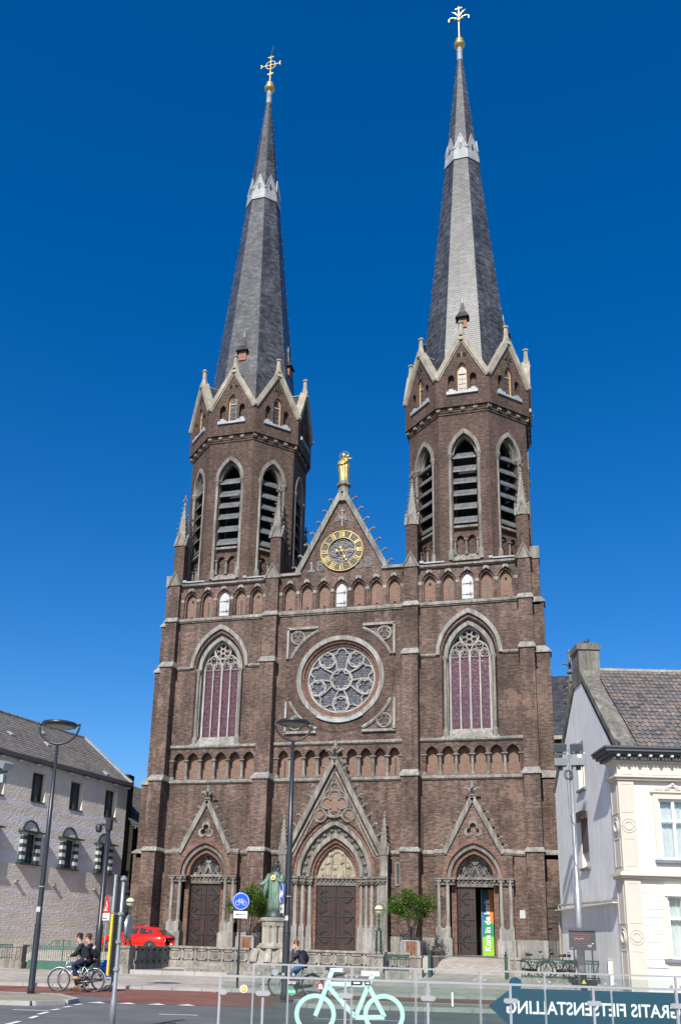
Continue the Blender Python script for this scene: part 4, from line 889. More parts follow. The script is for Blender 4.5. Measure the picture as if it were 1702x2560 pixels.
m = M(); m.tube([(GX-0.30, GY-0.05, z0+1.55), (GX-0.33, GY-0.22, z0+1.25), (GX-0.05, GY-0.32, z0+1.22), (GX+0.14, GY-0.28, z0+1.3)], [0.09, 0.085, 0.065, 0.045], 8); obj('arm', m, GOLD, MD, True)
tag(obj('lightning_rod_wire', M().tube([(0.28, 0.3, 31.9), (0.55, 0.3, 30.6), (0.75, 0.3, 29.3), (1.0, 0.2, 28.4)], 0.014, 5), IRON), 'thin dark wire slanting down from the gilded statue to the gable', 'wire')
# ================================================================ LEFT HOUSE (painted brick)
def painted_brick():
    m, nt, b = mk('painted_brick'); uv, p, z = wallvec(nt)
    bt = nd(nt, 'TexBrick'); nt.links.new(uv, bt.inputs['Vector']); bt.inputs['Scale'].default_value = 1.0; bt.inputs['Brick Width'].default_value = 0.23; bt.inputs['Row Height'].default_value = 0.085; bt.inputs['Mortar Size'].default_value = 0.012; bt.inputs['Mortar Smooth'].default_value = 0.5
    w = mth(nt, 'ADD', z, mth(nt, 'MULTIPLY', noi(nt, p, 2.0, 3), 0.06))
    st = mth(nt, 'PINGPONG', mth(nt, 'MULTIPLY', mth(nt, 'SUBTRACT', w, 5.2), 1.95), 1.0)
    band = rmp(nt, st, [(0.35, 0.0), (0.5, 1.0)])
    hi = mth(nt, 'MULTIPLY', mth(nt, 'GREATER_THAN', z, 5.2), mth(nt, 'LESS_THAN', z, 8.75))
    # single pale lines lower down
    ln = mth(nt, 'MULTIPLY', mth(nt, 'LESS_THAN', mth(nt, 'PINGPONG', mth(nt, 'SUBTRACT', w, 2.05), 0.48), 0.07), mth(nt, 'LESS_THAN', z, 4.6))
    f = mth(nt, 'ADD', mth(nt, 'MULTIPLY', band, hi), ln, True)
    c = mix(nt, f, (0.74, 0.67, 0.585), (0.76, 0.725, 0.735)); c = mix(nt, 1.0, c, rmp(nt, noi(nt, p, 0.8, 5), [(0.3, 0.84), (0.7, 1.06)]), 'MULTIPLY')
    nt.links.new(c, b.inputs['Base Color']); b.inputs['Roughness'].default_value = 0.8; b.inputs['Specular IOR Level'].default_value = 0.2
    h = mth(nt, 'SUBTRACT', mth(nt, 'MULTIPLY', noi(nt, p, 7, 4), 1.1), mth(nt, 'MULTIPLY', bt.outputs['Fac'], 0.9)); bump(nt, b, h, 1.0, 0.07)
    return m
PAINTB = painted_brick()
TRIM_G = surf('dark_green_trim', (0.035, 0.055, 0.048), 0.5, 0.15); GUTTER = surf('charcoal_gutter', (0.055, 0.06, 0.066), 0.45, 0.1)
CREAMP = surf('cream_reveal_paint', (0.72, 0.66, 0.54), 0.6, 0.06)
def dark_glass(name='window_glass_dark', col=(0.035, 0.04, 0.042)):
    m, nt, b = mk(name); p = gpos(nt); c = rmp(nt, noi(nt, p, 1.3, 3), [(0.35, tuple(q*0.6 for q in col)), (0.7, tuple(q*1.8 for q in col))])
    nt.links.new(c, b.inputs['Base Color']); b.inputs['Roughness'].default_value = 0.06; b.inputs['Specular IOR Level'].default_value = 0.6
    return m
WGLASS = dark_glass()
def tilemat(name, stops, rough=0.75):
    m, nt, b = mk(name); oi = nd(nt, 'ObjectInfo'); g = gpos(nt)
    mp = nd(nt, 'VectorMath', operation='SNAP'); mp.inputs[1].default_value = (0.21, 0.21, 0.16); nt.links.new(g, mp.inputs[0])
    wn_ = nd(nt, 'TexWhiteNoise', noise_dimensions='3D'); nt.links.new(mp.outputs[0], wn_.inputs['Vector'])
    k = mth(nt, 'ADD', mth(nt, 'MULTIPLY', wn_.outputs['Value'], 0.45), mth(nt, 'MULTIPLY', noi(nt, g, 0.6, 4), 0.55))
    c = rmp(nt, k, stops); c = mix(nt, 1.0, c, rmp(nt, noi(nt, g, 14, 3), [(0.3, 0.75), (0.7, 1.15)]), 'MULTIPLY')
    nt.links.new(c, b.inputs['Base Color']); b.inputs['Roughness'].default_value = rough; bump(nt, b, noi(nt, g, 40, 3), 0.2, 0.01)
    return m
LTILE = tilemat('grey_roof_tile', [(0.25, (0.085, 0.078, 0.075)), (0.5, (0.13, 0.12, 0.115)), (0.75, (0.17, 0.15, 0.14))])
HT = T(-14.0, 0.9, 0) @ RZ(radians(78.5))
LH = thing('painted_house', 'long whitewashed brick house with striped window surrounds left of the church', 'house', (-14.0, 0.9, 0.3), radians(78.5))
LEN = 24.0
WX = [-0.98-3.17*k-0.58 for k in range(7)]                  # window axes
w = M(HT); up = [[(x-0.02, 8.86), (x+1.12, 8.86), (x+1.12, 10.5), (x-0.02, 10.5)] for x in [q-0.55 for q in WX]]
lo = [[(x-0.42, 5.45), (x+0.42, 5.45), (x+0.42, 7.05), (x-0.42, 7.05)] for x in [q-0.30 for q in WX]]
w.poly([(-LEN, 0.2), (0, 0.2), (0, 11.05), (-LEN, 11.05)], up+lo, 0)
for h in up: w.rev(h, 0, 0.42)
for h in lo: w.rev(h, 0, 0.3)
w.add([(0, 0, 0.2), (0, 8.0, 0.2), (0, 8.0, 11.0), (0, 4.0, 14.2), (0, 0, 11.05)], [(0, 1, 2, 3, 4)]); w.add([(-LEN, 0, 0.2), (-LEN, 8.0, 0.2), (-LEN, 8.0, 11.0), (-LEN, 4.0, 14.2), (-LEN, 0, 11.05)], [(0, 1, 2, 3, 4)])
LW = obj('wall', w, PAINTB, LH)
for k, x in enumerate(WX):
    a = x-0.57; m = M(HT); m.box(a+1.06, 0.004, 8.86, a+1.135, 0.42, 10.5) if False else m.box(a+1.115, 0.0, 8.87, a+1.145, 0.41, 10.49)
    m.T = HT
    obj('window_reveal', m, CREAMP, LW)
    m = M(HT); m.band([(a+0.02, 8.86), (a+0.02, 10.5), (a+1.12, 10.5), (a+1.12, 8.86)], [(a+0.09, 8.94), (a+0.09, 10.43), (a+1.05, 10.43), (a+1.05, 8.94)], 0.30, 0.40, True); m.box(a+0.52, 0.32, 8.9, a+0.57, 0.38, 10.46); m.box(a, -0.05, 8.80, a+1.14, 0.4, 8.87); W_ = obj('window', m, TRIM_G, LH)
    g = M(HT); g.box(a+0.05, 0.36, 8.9, a+1.1, 0.37, 10.46); obj('pane', g, WGLASS, W_)
    b = x-0.30; m = M(HT); m.box(b-0.92, -0.40, 7.10, b+0.92, 0.02, 7.17); W_ = obj('window', m, TRIM_G, LH); m = M(HT); m.box(b-0.84, -0.28, 5.36, b+0.84, 0.02, 5.42); obj('window_sill', m, TRIM_G, W_); m = M(HT); m.band(arc(b, 7.18, 0.62, pi, 0, 12), arc(b, 7.18, 0.54, pi, 0, 12), -0.07, 0.02); obj('arch_moulding', m, TRIM_G, W_)
    for s2 in (-1, 1):                                      # striped brick jambs
        xi, xo = sorted((b+s2*0.42, b+s2*0.70))
        for j in range(8):
            q = M(HT); q.box(xi, -0.22, 5.42+0.21*j, xo, 0.0, 5.42+0.21*j+0.208); obj('jamb_block', q, WHITE if j % 2 else TRIM_G, W_)
    m = M(HT); m.band([(b-0.42, 5.42), (b-0.42, 7.1), (b+0.42, 7.1), (b+0.42, 5.42)], [(b-0.34, 5.5), (b-0.34, 7.03), (b+0.34, 7.03), (b+0.34, 5.5)], 0.06, 0.16, True)
    for q in (-0.12, 0.12): m.box(b+q-0.015, 0.08, 5.5, b+q+0.015, 0.13, 7.03)
    m.box(b-0.36, 0.08, 6.45, b+0.36, 0.13, 6.49); obj('window_frame', m, TRIM_G, W_); g = M(HT); g.box(b-0.4, 0.12, 5.45, b+0.4, 0.13, 7.08); obj('pane', g, WGLASS, W_)
for k in range(17):
    m = M(HT); x = -0.2-1.36*k; m.box(x-0.11, -0.30, 10.80, x+0.11, 0, 10.90); obj('eaves_bracket', m, WHITE, LW)
for x in (-2.4, -5.95, -8.9, -12.2):
    m = M(HT); m.box(x-0.09, -0.16, 4.38, x+0.09, 0, 4.50); obj('wall_stub', m, STONE_L, LW)
m = M(HT); m.box(-LEN, -0.34, 10.98, 0.12, 0.0, 11.22); obj('gutter', m, GUTTER, LH)
EY, EZ, RY_, RZ_ = -0.25, 11.15, 4.0, 14.42
m = M(HT); m.add([(-LEN, EY, EZ-0.06), (0, EY, EZ-0.06), (0, RY_, RZ_-0.06), (-LEN, RY_, RZ_-0.06), (0, 8.3, EZ-0.06), (-LEN, 8.3, EZ-0.06)], [(0, 1, 2, 3), (3, 2, 4, 5)]); LR = obj('roof', m, LTILE, LH)
m = M(HT); rows = 20; sl_ = hypot(RY_-EY, RZ_-EZ); uy, uz = (RY_-EY)/sl_, (RZ_-EZ)/sl_; tw_ = 0.24; rh = sl_/rows
for r in range(rows):
    for c in range(int(LEN/tw_)):
        x = -c*tw_-tw_; a = r*rh; b_ = a+rh*1.12; vs = []
        for q, t in ((a, 0.055), (b_, 0.015)):
            for dx, dz in ((0, 0.0), (0.07, 0.022), (0.15, -0.012), (0.24, 0.018)): vs.append((x+dx, EY+uy*q-uz*(t+dz), EZ+uz*q+uy*(t+dz)))
        for dx, dz in ((0, 0.0), (0.07, 0.022), (0.15, -0.012), (0.24, 0.018)): vs.append((x+dx, EY+uy*a-uz*(dz+0.015), EZ+uz*a+uy*(dz+0.015)))
        m.add(vs, [(0, 1, 5, 4), (1, 2, 6, 5), (2, 3, 7, 6), (8, 9, 1, 0), (9, 10, 2, 1), (10, 11, 3, 2)])
stuff(obj('roof_tiles', m, LTILE, LR))
for k in range(70):
    m = M(HT); x = -0.1-0.34*k; m.tube([(x-0.34, RY_, RZ_+0.02), (x, RY_, RZ_+0.05)], [0.11, 0.13], 8); obj('ridge_tile', m, LTILE, LR)
m = M(HT); m.hexa([(-0.10, EY-0.05, EZ-0.05), (0.16, EY-0.05, EZ-0.05), (0.16, RY_, RZ_), (-0.10, RY_, RZ_), (-0.10, EY-0.10, EZ+0.12), (0.16, EY-0.10, EZ+0.12), (0.16, RY_-0.05, RZ_+0.16), (-0.10, RY_-0.05, RZ_+0.16)]); obj('verge_flashing', m, LEAD_W, LR)
for x, q in ((-8.9, 2.3), (-5.9, 2.3), (-5.1, 3.9), (-2.2, 0.3)):
    m = M(HT); yv, zv = EY+uy*q, EZ+uz*q; m.hexa([(x-0.14, yv-0.1, zv-0.02), (x+0.14, yv-0.1, zv-0.02), (x+0.14, yv+0.25, zv+0.25), (x-0.14, yv+0.25, zv+0.25), (x-0.14, yv-0.14, zv+0.08), (x+0.14, yv-0.14, zv+0.08), (x+0.13, yv+0.2, zv+0.30), (x-0.13, yv+0.2, zv+0.30)]); obj('roof_vent', m, LEAD_W, LR)
# ---------------------------------------------------------------- dark annex behind it
BLACKB = brickmat('dark_brick', (0.030, 0.026, 0.026), (0.02, 0.018, 0.018), (0.04, 0.035, 0.03), soot=0.2)
AN = thing('dark_annex', 'narrow dark brick annex with tiled lean-to roof between white house and church', 'house', (-14.2, 7.5, 0.8))
m = M(); m.box(-18, 1.6, 0.5, -13.75, 13, 8.6); m.add([(-13.8, 1.6, 8.6), (-17.9, 1.6, 8.6), (-17.0, 1.6, 12.1)], [(0, 1, 2)]); m.box(-18, 0.9, 0.5, -14.0, 1.7, 11.8); obj('wall', m, BLACKB, AN)
m = M(); m.add([(-13.5, 1.3, 8.45), (-13.5, 13.2, 8.45), (-17.0, 13.2, 12.2), (-17.0, 1.3, 12.2)], [(0, 1, 2, 3)]); AR = obj('roof', m, LTILE, AN)
m = M()
for r in range(18):
    for c in range(44):
        y = 1.3+c*0.27; a = r/18; b_ = (r+1.15)/18; vs = []
        for q, t in ((a, 0.07), (b_, 0.02)):
            for dy, dz in ((0, 0), (0.08, 0.03), (0.27, 0.0)): vs.append((-13.5-3.5*q+0.7*(t+dz), y+dy, 8.45+3.75*q+0.7*(t+dz)))
        m.add(vs, [(0, 1, 4, 3), (1, 2, 5, 4)])
stuff(obj('roof_tiles', m, LTILE, AR)); m = M(); m.tube([(-13.42, 1.2, 8.42), (-13.42, 13.2, 8.42)], 0.08, 6); obj('gutter', m, GUTTER, AN)
# ================================================================ RIGHT HOUSE
TH = radians(15); RT = T(15.0, -14.0, 0) @ RZ(TH)          # local x along the front, local y into the depth
RH = thing('cream_house', 'cream stuccoed house with grey side gable and dark pantile roof right of the church', 'house', (15.0, -14.0, 0.4), TH)
PLAST = surf('grey_render', (0.76, 0.76, 0.75), 0.9, 0.06, 0.7, streak=0.11, dirt=0.08, bmp=0.08, bsc=60, spec=0.15)
STUCCO = surf('white_stucco', (0.68, 0.66, 0.61), 0.8, 0.04, 0.8, streak=0.04, spec=0.2); BEIGE = surf('beige_pilaster_paint', (0.57, 0.52, 0.45), 0.75, 0.03, 1.0, streak=0.05, spec=0.2)
TRIMC = surf('cream_trim', (0.62, 0.575, 0.49), 0.75, 0.03, 1.0, streak=0.06, spec=0.2); BLUEST = surf('bluestone_sill', (0.16, 0.175, 0.195), 0.7, 0.12)
DEP = 10.0; FRL = 12.0
def sidepts(l): return [(-y if False else y, z) for y, z in l]
# front walls
fw = M(RT); wins = [(1.42, 5.22, 2.62, 7.58), (5.2, 5.22, 6.4, 7.58), (8.9, 5.22, 10.1, 7.58)]; wlow = [(1.47, 1.55, 2.67, 3.86), (5.25, 1.55, 6.45, 3.86), (8.95, 1.55, 10.15, 3.86)]
hl = [[(a, b), (c, b), (c, d), (a, d)] for a, b, c, d in wins+wlow]
fw.poly([(0, 0.2), (FRL, 0.2), (FRL, 8.3), (0, 8.3)], hl, 0)
for h in hl: fw.rev(h, 0, 0.2)
FWR = obj('front_wall', fw, STUCCO, RH)
LT = RT @ RZ(-pi/2) @ SC(1, 1, 1)                            # side plane: local x = -depth direction
ST = RT @ Matrix(((0, 1, 0, 0), (1, 0, 0, 0), (0, 0, 1, 0), (0, 0, 0, 1)))   # (s along depth, out (-)= outward, z)
sw = M(ST); sideholes = [[(4.72, 8.78), (5.72, 8.78), (5.72, 10.95), (4.72, 10.95)], [(4.72, 5.28), (5.85, 5.28), (5.85, 7.5), (4.72, 7.5)]]
sw.poly([(0.2, 0.2), (DEP, 0.2), (DEP, 9.3), (5.0, 14.1), (0.2, 9.3)], sideholes, 0)
for h in sideholes: sw.rev(h, 0, 0.25)
SWR = obj('side_wall', sw, PLAST, RH)
m = M(RT); m.box(0.3, 9.9, 0.2, FRL, 10.0, 9.2); obj('back_wall', m, PLAST, RH)
# pilasters on both faces of the corner
def pil(x0, x1, z0, z1, t=0.12):
    m = M(RT); m.box(x0, -t, z0, x1, 0, z1); P_ = obj('pilaster', m, BEIGE, RH); xm = (x0+x1)/2
    m = M(RT); a = 0.10
    zc = z0+(z1-z0)*0.49
    for (za, zb) in ((z0+0.18, zc-0.52), (zc+0.52, z1-0.18)): m.tube([(x0+a, -t, za), (x1-a, -t, za), (x1-a, -t, zb), (x0+a, -t, zb)], 0.022, 4, True)
    m.tube([(xm+0.16*cos(k*pi/12), -t, zc+0.16*sin(k*pi/12)) for k in range(24)], 0.035, 6, True); m.tube([(xm+0.27*cos(k*pi/12), -t, zc+0.27*sin(k*pi/12)) for k in range(24)], 0.025, 5, True)
    for s2 in (-1, 1): m.bar((xm+s2*0.18, -t-0.01, zc), (xm+s2*0.30, -t-0.01, zc), 0.03, 0.035)
    obj('pilaster_moulding', m, BEIGE, P_)
pil(-0.14, 0.48, 0.2, 4.45); pil(-0.14, 0.48, 4.75, 8.3)
pil(FRL-0.6, FRL, 0.2, 4.45); pil(FRL-0.6, FRL, 4.75, 8.3)
for z0, z1 in ((0.2, 4.45), (4.75, 8.3)):
    m = M(ST); m.box(0.004, -0.137, z0, 0.9, 0.0, z1); P_ = obj('side_pilaster', m, BEIGE, RH); m = M(ST); zc = z0+(z1-z0)*0.49
    for (za, zb) in ((z0+0.18, zc-0.5), (zc+0.5, z1-0.18)): m.tube([(0.08, -0.14, za), (0.75, -0.14, za), (0.75, -0.14, zb), (0.08, -0.14, zb)], 0.022, 4, True)
    m.tube([(0.4+0.2*cos(k*pi/12), -0.15, zc+0.2*sin(k*pi/12)) for k in range(24)], 0.045, 6, True); m.tube([(0.4+0.33*cos(k*pi/12), -0.14, zc+0.33*sin(k*pi/12)) for k in range(24)], 0.03, 5, True); obj('pilaster_moulding', m, BEIGE, P_)
# rusticated ground floor: courses of flat blocks
for k in range(10):
    z1 = 4.24-0.305*k; z0 = z1-0.29
    for a, b in ((0.49, 1.33), (2.82, 5.1), (6.6, 8.8), (10.3, FRL-0.6)):
        m = M(RT); m.box(a, -0.04, z0, b, 0.0, z1); obj('rustic_course', m, STUCCO, FWR)
def mould(z0, prof, x0, x1, name, mat, side=True):          # stepped horizontal moulding on the front and returning on the side
    m = M(RT)
    for dz, h, p in prof:
        m.box(x0-p, -p, z0+dz, x1, 0.02, z0+dz+h)
        if side: m.box(-p, 0.02, z0+dz, 0.02, 0.95, z0+dz+h)
    return obj(name, m, mat, RH)
mould(4.46, [(0, 0.10, 0.22), (0.10, 0.12, 0.34), (0.22, 0.05, 0.24)], 0, FRL, 'belt_course', TRIMC)
mould(8.28, [(0, 0.10, 0.20), (0.10, 0.08, 0.30), (0.18, 0.50, 0.14), (0.68, 0.06, 0.2), (0.74, 0.12, 0.26)], 0, FRL, 'frieze', TRIMC)
m = M(RT); m.tube([(0.62, -0.15, 8.52), (4.6, -0.15, 8.52), (4.6, -0.15, 8.88), (0.62, -0.15, 8.88)], 0.02, 4, True); m.tube([(0.02, -0.15, 8.52), (0.42, -0.15, 8.52), (0.42, -0.15, 8.88), (0.02, -0.15, 8.88)], 0.02, 4, True); obj('frieze_moulding', m, TRIMC, RH)
CORN = surf('slate_grey_cornice', (0.075, 0.08, 0.09), 0.5, 0.08)
m = M(RT)
for dz, h, p in ((0, 0.10, 0.40), (0.10, 0.10, 0.56), (0.20, 0.12, 0.68), (0.32, 0.08, 0.74)): m.box(-p, -p, 9.14+dz, FRL, 0.3, 9.14+dz+h); m.box(-p, 0.3, 9.14+dz, 0.05, 1.2, 9.14+dz+h)
CO = obj('cornice', m, CORN, RH); m = M(RT); m.box(-0.70, -0.70, 9.245, FRL, -0.55, 9.30); 
DENT = mesh(M().box(-0.05, -0.06, 0, 0.05, 0.02, 0.09), CORN); MOD = mesh(M().box(-0.045, -0.12, 0, 0.045, 0.02, 0.07), TRIMC)
for k in range(90): put('dentil', DENT, CO, RT @ T(-0.3+0.135*k, -0.38, 9.05))
for k in range(30): put('modillion', MOD, CO, RT @ T(-0.2+0.42*k, -0.54, 9.145))
# front windows
CURT = surf('grey_blue_curtain', (0.66, 0.72, 0.73), 0.9, 0.08, 2.5, streak=0.2); WFR = surf('white_window_frame', (0.78, 0.78, 0.76), 0.4, 0.04)
def clear_glass(name, tint=(0.97, 0.985, 0.985), refl=0.12):
    m, nt, b = mk(name); out = nt.nodes['Material Output']; tr = nd(nt, 'BsdfTransparent'); tr.inputs[0].default_value = (*tint, 1); gl = nd(nt, 'BsdfGlossy'); gl.inputs['Roughness'].default_value = 0.02; gl.inputs[0].default_value = (1, 1, 1, 1)
    fr = nd(nt, 'Fresnel'); fr.inputs[0].default_value = 1.45; mx = nd(nt, 'MixShader'); nt.links.new(mth(nt, 'ADD', mth(nt, 'MULTIPLY', fr.outputs[0], 0.8), refl*0.2), mx.inputs[0]); nt.links.new(tr.outputs[0], mx.inputs[1]); nt.links.new(gl.outputs[0], mx.inputs[2]); nt.links.new(mx.outputs[0], out.inputs['Surface'])
    nt.nodes.remove(b); return m
CGLASS = clear_glass('clear_pane')
for i, (a, b, c, d) in enumerate(wins+wlow):
    lowf = i >= 3; m = M(RT)
    m.band([(a-0.20, b-0.02), (a-0.20, d+0.22), (c+0.20, d+0.22), (c+0.20, b-0.02)], [(a, b), (a, d), (c, d), (c, b)], -0.07, 0.02); 
    if not lowf: m.box(a-0.30, -0.14, d+0.24, c+0.30, 0.0, d+0.30); m.box(a-0.26, -0.10, d+0.2, c+0.26, 0.0, d+0.24)
    W_ = obj('window', m, TRIMC, RH); xm = (a+c)/2
    if lowf: q = M(RT); q.box(a-0.1, -0.13, d-0.02, c+0.1, 0.02, d+0.42); obj('shutter_box', q, WFR, W_)
    q = M(RT); q.band([(a, b), (a, d), (c, d), (c, b)], [(a+0.09, b+0.09), (a+0.09, d-0.09), (c-0.09, d-0.09), (c-0.09, b+0.09)], 0.06, 0.18, True); zt = b+(d-b)*0.64
    q.box(a, 0.05, zt-0.05, c, 0.17, zt+0.05); q.box(xm-0.05, 0.05, b, xm+0.05, 0.17, d); obj('window_frame', q, WFR, W_)
    q = M(RT); q.box(a-0.02, 0.125, b, c+0.02, 0.131, d); obj('pane', q, CGLASS, W_)
    q = M(RT); n = 46; vs = []
    for k in range(n+1):
        x = a+(c-a)*k/n; y = 0.30+0.035*sin(k*1.9)+0.015*sin(k*0.7); vs += [(x, y, b), (x, y, d)]
    q.add(vs, [(2*k, 2*k+2, 2*k+3, 2*k+1) for k in range(n)]); obj('curtain', q, CURT, W_, True)
    q = M(RT); q.box(a-0.28, -0.16, b-0.14, c+0.28, 0.05, b-0.02); obj('window_sill', q, BLUEST, W_)
    if not lowf:
        q = M(RT); zc = d+0.42; R_ = random.Random(4)
        for s2 in (-1, 1):
            for j in range(6): q.ball((xm+s2*(0.06+0.10*j), -0.06, zc+0.10*cos(j*0.55)-0.02*j), 0.075-0.007*j, 7, 1, 1, 0.6); q.tube(spiral(xm+s2*(0.14+0.13*j*0.8), zc-0.02, 0.07, 1.2, -0.06, j, 8, s2), 0.018, 4)
        q.ball((xm, -0.08, zc+0.16), 0.07, 8); obj('carved_crest', q, TRIMC, W_)
# side windows
m = M(ST); m.band([(4.72, 8.78), (4.72, 10.95), (5.72, 10.95), (5.72, 8.78)], [(4.82, 8.9), (4.82, 10.85), (5.62, 10.85), (5.62, 8.9)], 0.06, 0.2, True); m.box(4.75, 0.08, 10.0, 5.7, 0.16, 10.08); m.box(5.19, 0.08, 8.8, 5.25, 0.16, 10.0); W_ = obj('window', m, CREAMP, RH); q = M(ST); q.box(4.75, 0.15, 8.8, 5.7, 0.16, 10.95); obj('pane', q, CURT, W_); q = M(ST); q.box(4.60, -0.12, 8.68, 5.84, 0.1, 8.78); obj('window_sill', q, BLUEST, W_)
BROWN = surf('brown_shutter', (0.13, 0.095, 0.085), 0.6, 0.1)
m = M(ST); m.band([(4.72, 5.28), (4.72, 7.5), (5.85, 7.5), (5.85, 5.28)], [(4.80, 5.36), (4.80, 7.4), (5.77, 7.4), (5.77, 5.36)], 0.06, 0.2, True); W_ = obj('window', m, CREAMP, RH); q = M(ST); q.box(4.75, 0.15, 5.3, 5.8, 0.16, 7.5); obj('pane', q, CURT, W_); q = M(ST); q.box(4.60, -0.12, 5.18, 5.98, 0.1, 5.28); obj('window_sill', q, STONE, W_)
for k in range(26): q = M(ST); q.box(4.76, 0.02, 5.98+0.056*k, 5.82, 0.05, 5.98+0.056*k+0.05); obj('shutter_slat', q, BROWN, W_)
q = M(ST); q.box(4.62, -0.30, 7.40, 6.3, 0.05, 7.72); obj('shutter_box', q, BROWN, W_)
# cable duct across the side wall, downpipe
m = M(ST); m.tube([(0.95, -0.10, 3.68), (10.0, -0.10, 3.84)], 0.05, 6); m.tube([(9.95, -0.10, 3.84), (9.95, -0.10, 0.3)], 0.06, 6); obj('downpipe', m, COPING, RH)
m = M(ST); m.box(0.9, -0.34, 3.58, 9.9, 0.0, 3.62); obj('canopy_strip', m, PLAST, RH)
# roof
ey, ez, ry, rz2 = -0.25, 9.42, 5.0, 14.35; sl2 = hypot(ry-ey, rz2-ez); vy, vz = (ry-ey)/sl2, (rz2-ez)/sl2
m = M(RT); m.add([(0.3, ey, ez-0.08), (FRL, ey, ez-0.08), (FRL, ry, rz2-0.08), (0.3, ry, rz2-0.08), (FRL, 10.3, ez-0.08), (0.3, 10.3, ez-0.08)], [(0, 1, 2, 3), (3, 2, 4, 5)])
RTILE = tilemat('weathered_pantile', [(0.22, (0.060, 0.056, 0.058)), (0.40, (0.105, 0.10, 0.10)), (0.55, (0.155, 0.145, 0.14)), (0.66, (0.185, 0.13, 0.105)), (0.80, (0.235, 0.215, 0.195))]); RR = obj('roof', m, RTILE, RH)
def pantile():
    m = M(); vs = []; prof = [(0, 0.02), (0.05, 0.055), (0.10, 0.03), (0.16, 0.0), (0.235, 0.025)]; L = 0.325
    for q, t in ((0, 0.05), (L*1.12, 0.01)):
        for dx, dz in prof: vs.append((dx, q, t+dz))
    for dx, dz in prof: vs.append((dx, 0, dz+0.02))
    m.add(vs, [(k, k+1, k+6, k+5) for k in range(4)]+[(10+k, 11+k, k+1, k) for k in range(4)]); return mesh(m, RTILE)
PT = pantile(); ang = atan2(vz, vy); nrow = int(sl2/0.325)
tl = []
for r in range(nrow):
    for c in range(int((FRL-0.9)/0.225)): tl.append((r, c))
near = sorted(tl, key=lambda q: q[1]*0.225+abs(q[0]-nrow*0.5)*0.02)[:300]; nset = set(near)
for r, c in near: put('roof_tile', PT, RR, RT @ T(0.85+c*0.225, ey+vy*r*0.325, ez+vz*r*0.325) @ RX(ang+random.uniform(-0.012, 0.012)) @ RZ(random.uniform(-0.012, 0.012)))
m = M()
for r, c in tl:
    if (r, c) in nset: continue
    m.T = RT @ T(0.85+c*0.225, ey+vy*r*0.325, ez+vz*r*0.325) @ RX(ang+random.uniform(-0.012, 0.012)); vs = [v.co for v in PT.vertices]; m.add(vs, [tuple(p.vertices) for p in PT.polygons])
stuff(obj('roof_tiles', m, RTILE, RR))
RTC = mesh(M().tube([(0, 0, 0), (0.33, 0, 0.0), (0.36, 0, 0.0)], [0.10, 0.10, 0.14], 8), COPING)
for k in range(31): put('ridge_tile', RTC, RR, RT @ T(0.85+0.36*k, ry, rz2+0.03))
for sgn in (0, 1):                                          # stone verge of the side gable
    m = M(ST)
    if sgn == 0: a, b = Vector((-0.10, 0, 9.55)), Vector((4.6, 0, 14.22))
    else: a, b = Vector((10.1, 0, 9.45)), Vector((5.4, 0, 14.22))
    n = Vector((-(b-a).z, 0, (b-a).x)).normalized()*(1 if sgn == 0 else -1); pp = []
    for q in (a, b):
        for w_, y in ((-0.16, -0.06), (0.10, -0.06), (0.10, 0.62), (-0.16, 0.62)): pp.append(q+n*w_+Vector((0, y, 0)))
    m.hexa(pp); obj('gable_verge', m, STONE_D, RH)
m = M(ST); m.hexa([(-0.5, -0.05, 9.5), (0.2, -0.05, 9.5), (0.2, 0.62, 9.5), (-0.5, 0.62, 9.5), (-0.5, -0.05, 9.72), (0.15, -0.05, 10.0), (0.15, 0.62, 10.0), (-0.5, 0.62, 9.72)]); obj('kneeler_stone', m, STONE_D, RH)
m = M(ST); m.box(4.45, -0.05, 13.6, 5.6, 0.9, 15.25); m.box(4.38, -0.12, 15.2, 5.67, 0.97, 15.48); m.box(4.48, 0, 15.45, 5.57, 0.85, 15.56); obj('chimney', m, STONE_D, RH)
for x, y, lab in ((4.75, 0.45, 'small black and white bird perched on the middle of the grey chimney top'), (5.5, 0.1, 'small dark bird perched on the left corner of the grey chimney top')):
    p = ST @ Vector((x, y, 15.56 if x < 5 else 15.48)); B_ = thing('bird', lab, 'bird', p, group='birds on the chimney'); m = M(); s_ = 1.0 if x < 5 else 0.7
    m.tube([(p.x-0.16*s_, p.y, p.z+0.10*s_), (p.x-0.05*s_, p.y, p.z+0.12*s_), (p.x+0.06*s_, p.y, p.z+0.17*s_), (p.x+0.10*s_, p.y, p.z+0.25*s_), (p.x+0.15*s_, p.y, p.z+0.25*s_)], [0.015*s_, 0.06*s_, 0.07*s_, 0.045*s_, 0.008*s_], 8); m.tube([(p.x, p.y, p.z), (p.x, p.y, p.z+0.09*s_)], 0.008, 4); obj('body', m, IRON, B_, True)
# ================================================================ GROUND
SA = radians(17.0)                                           # the street runs 17 degrees off the church front
def UV(u, v, z=0.0): return Vector((u*cos(SA)-v*sin(SA), u*sin(SA)+v*cos(SA), z))
def inv_uv(x, y): return x*cos(SA)+y*sin(SA), -x*sin(SA)+y*cos(SA)
def sst(a, b, x): t = max(0.0, min(1.0, (x-a)/(b-a))); return t*t*(3-2*t)
def G(x, y):                                                 # height of the forecourt
    u, v = inv_uv(x, y)
    zt = 0.14+0.34*sst(2.5, 9.0, x); z = 0.10+(zt-0.10)*sst(-20.0, -10.0, v+0.12*x*0)
    if x > 6.55: z += (1.24-zt)*sst(-10.5, -3.2, y)
    elif x < -6.75: z += (0.93-zt)*sst(-10.5, -4.5, y)
    else: z += 0.25*sst(-10.0, -8.0, y)
    return z
ASPH = surf('asphalt', (0.135, 0.138, 0.142), 0.9, 0.18, 0.5, bmp=0.3, bsc=120, spec=0.25, dirt=0.16)
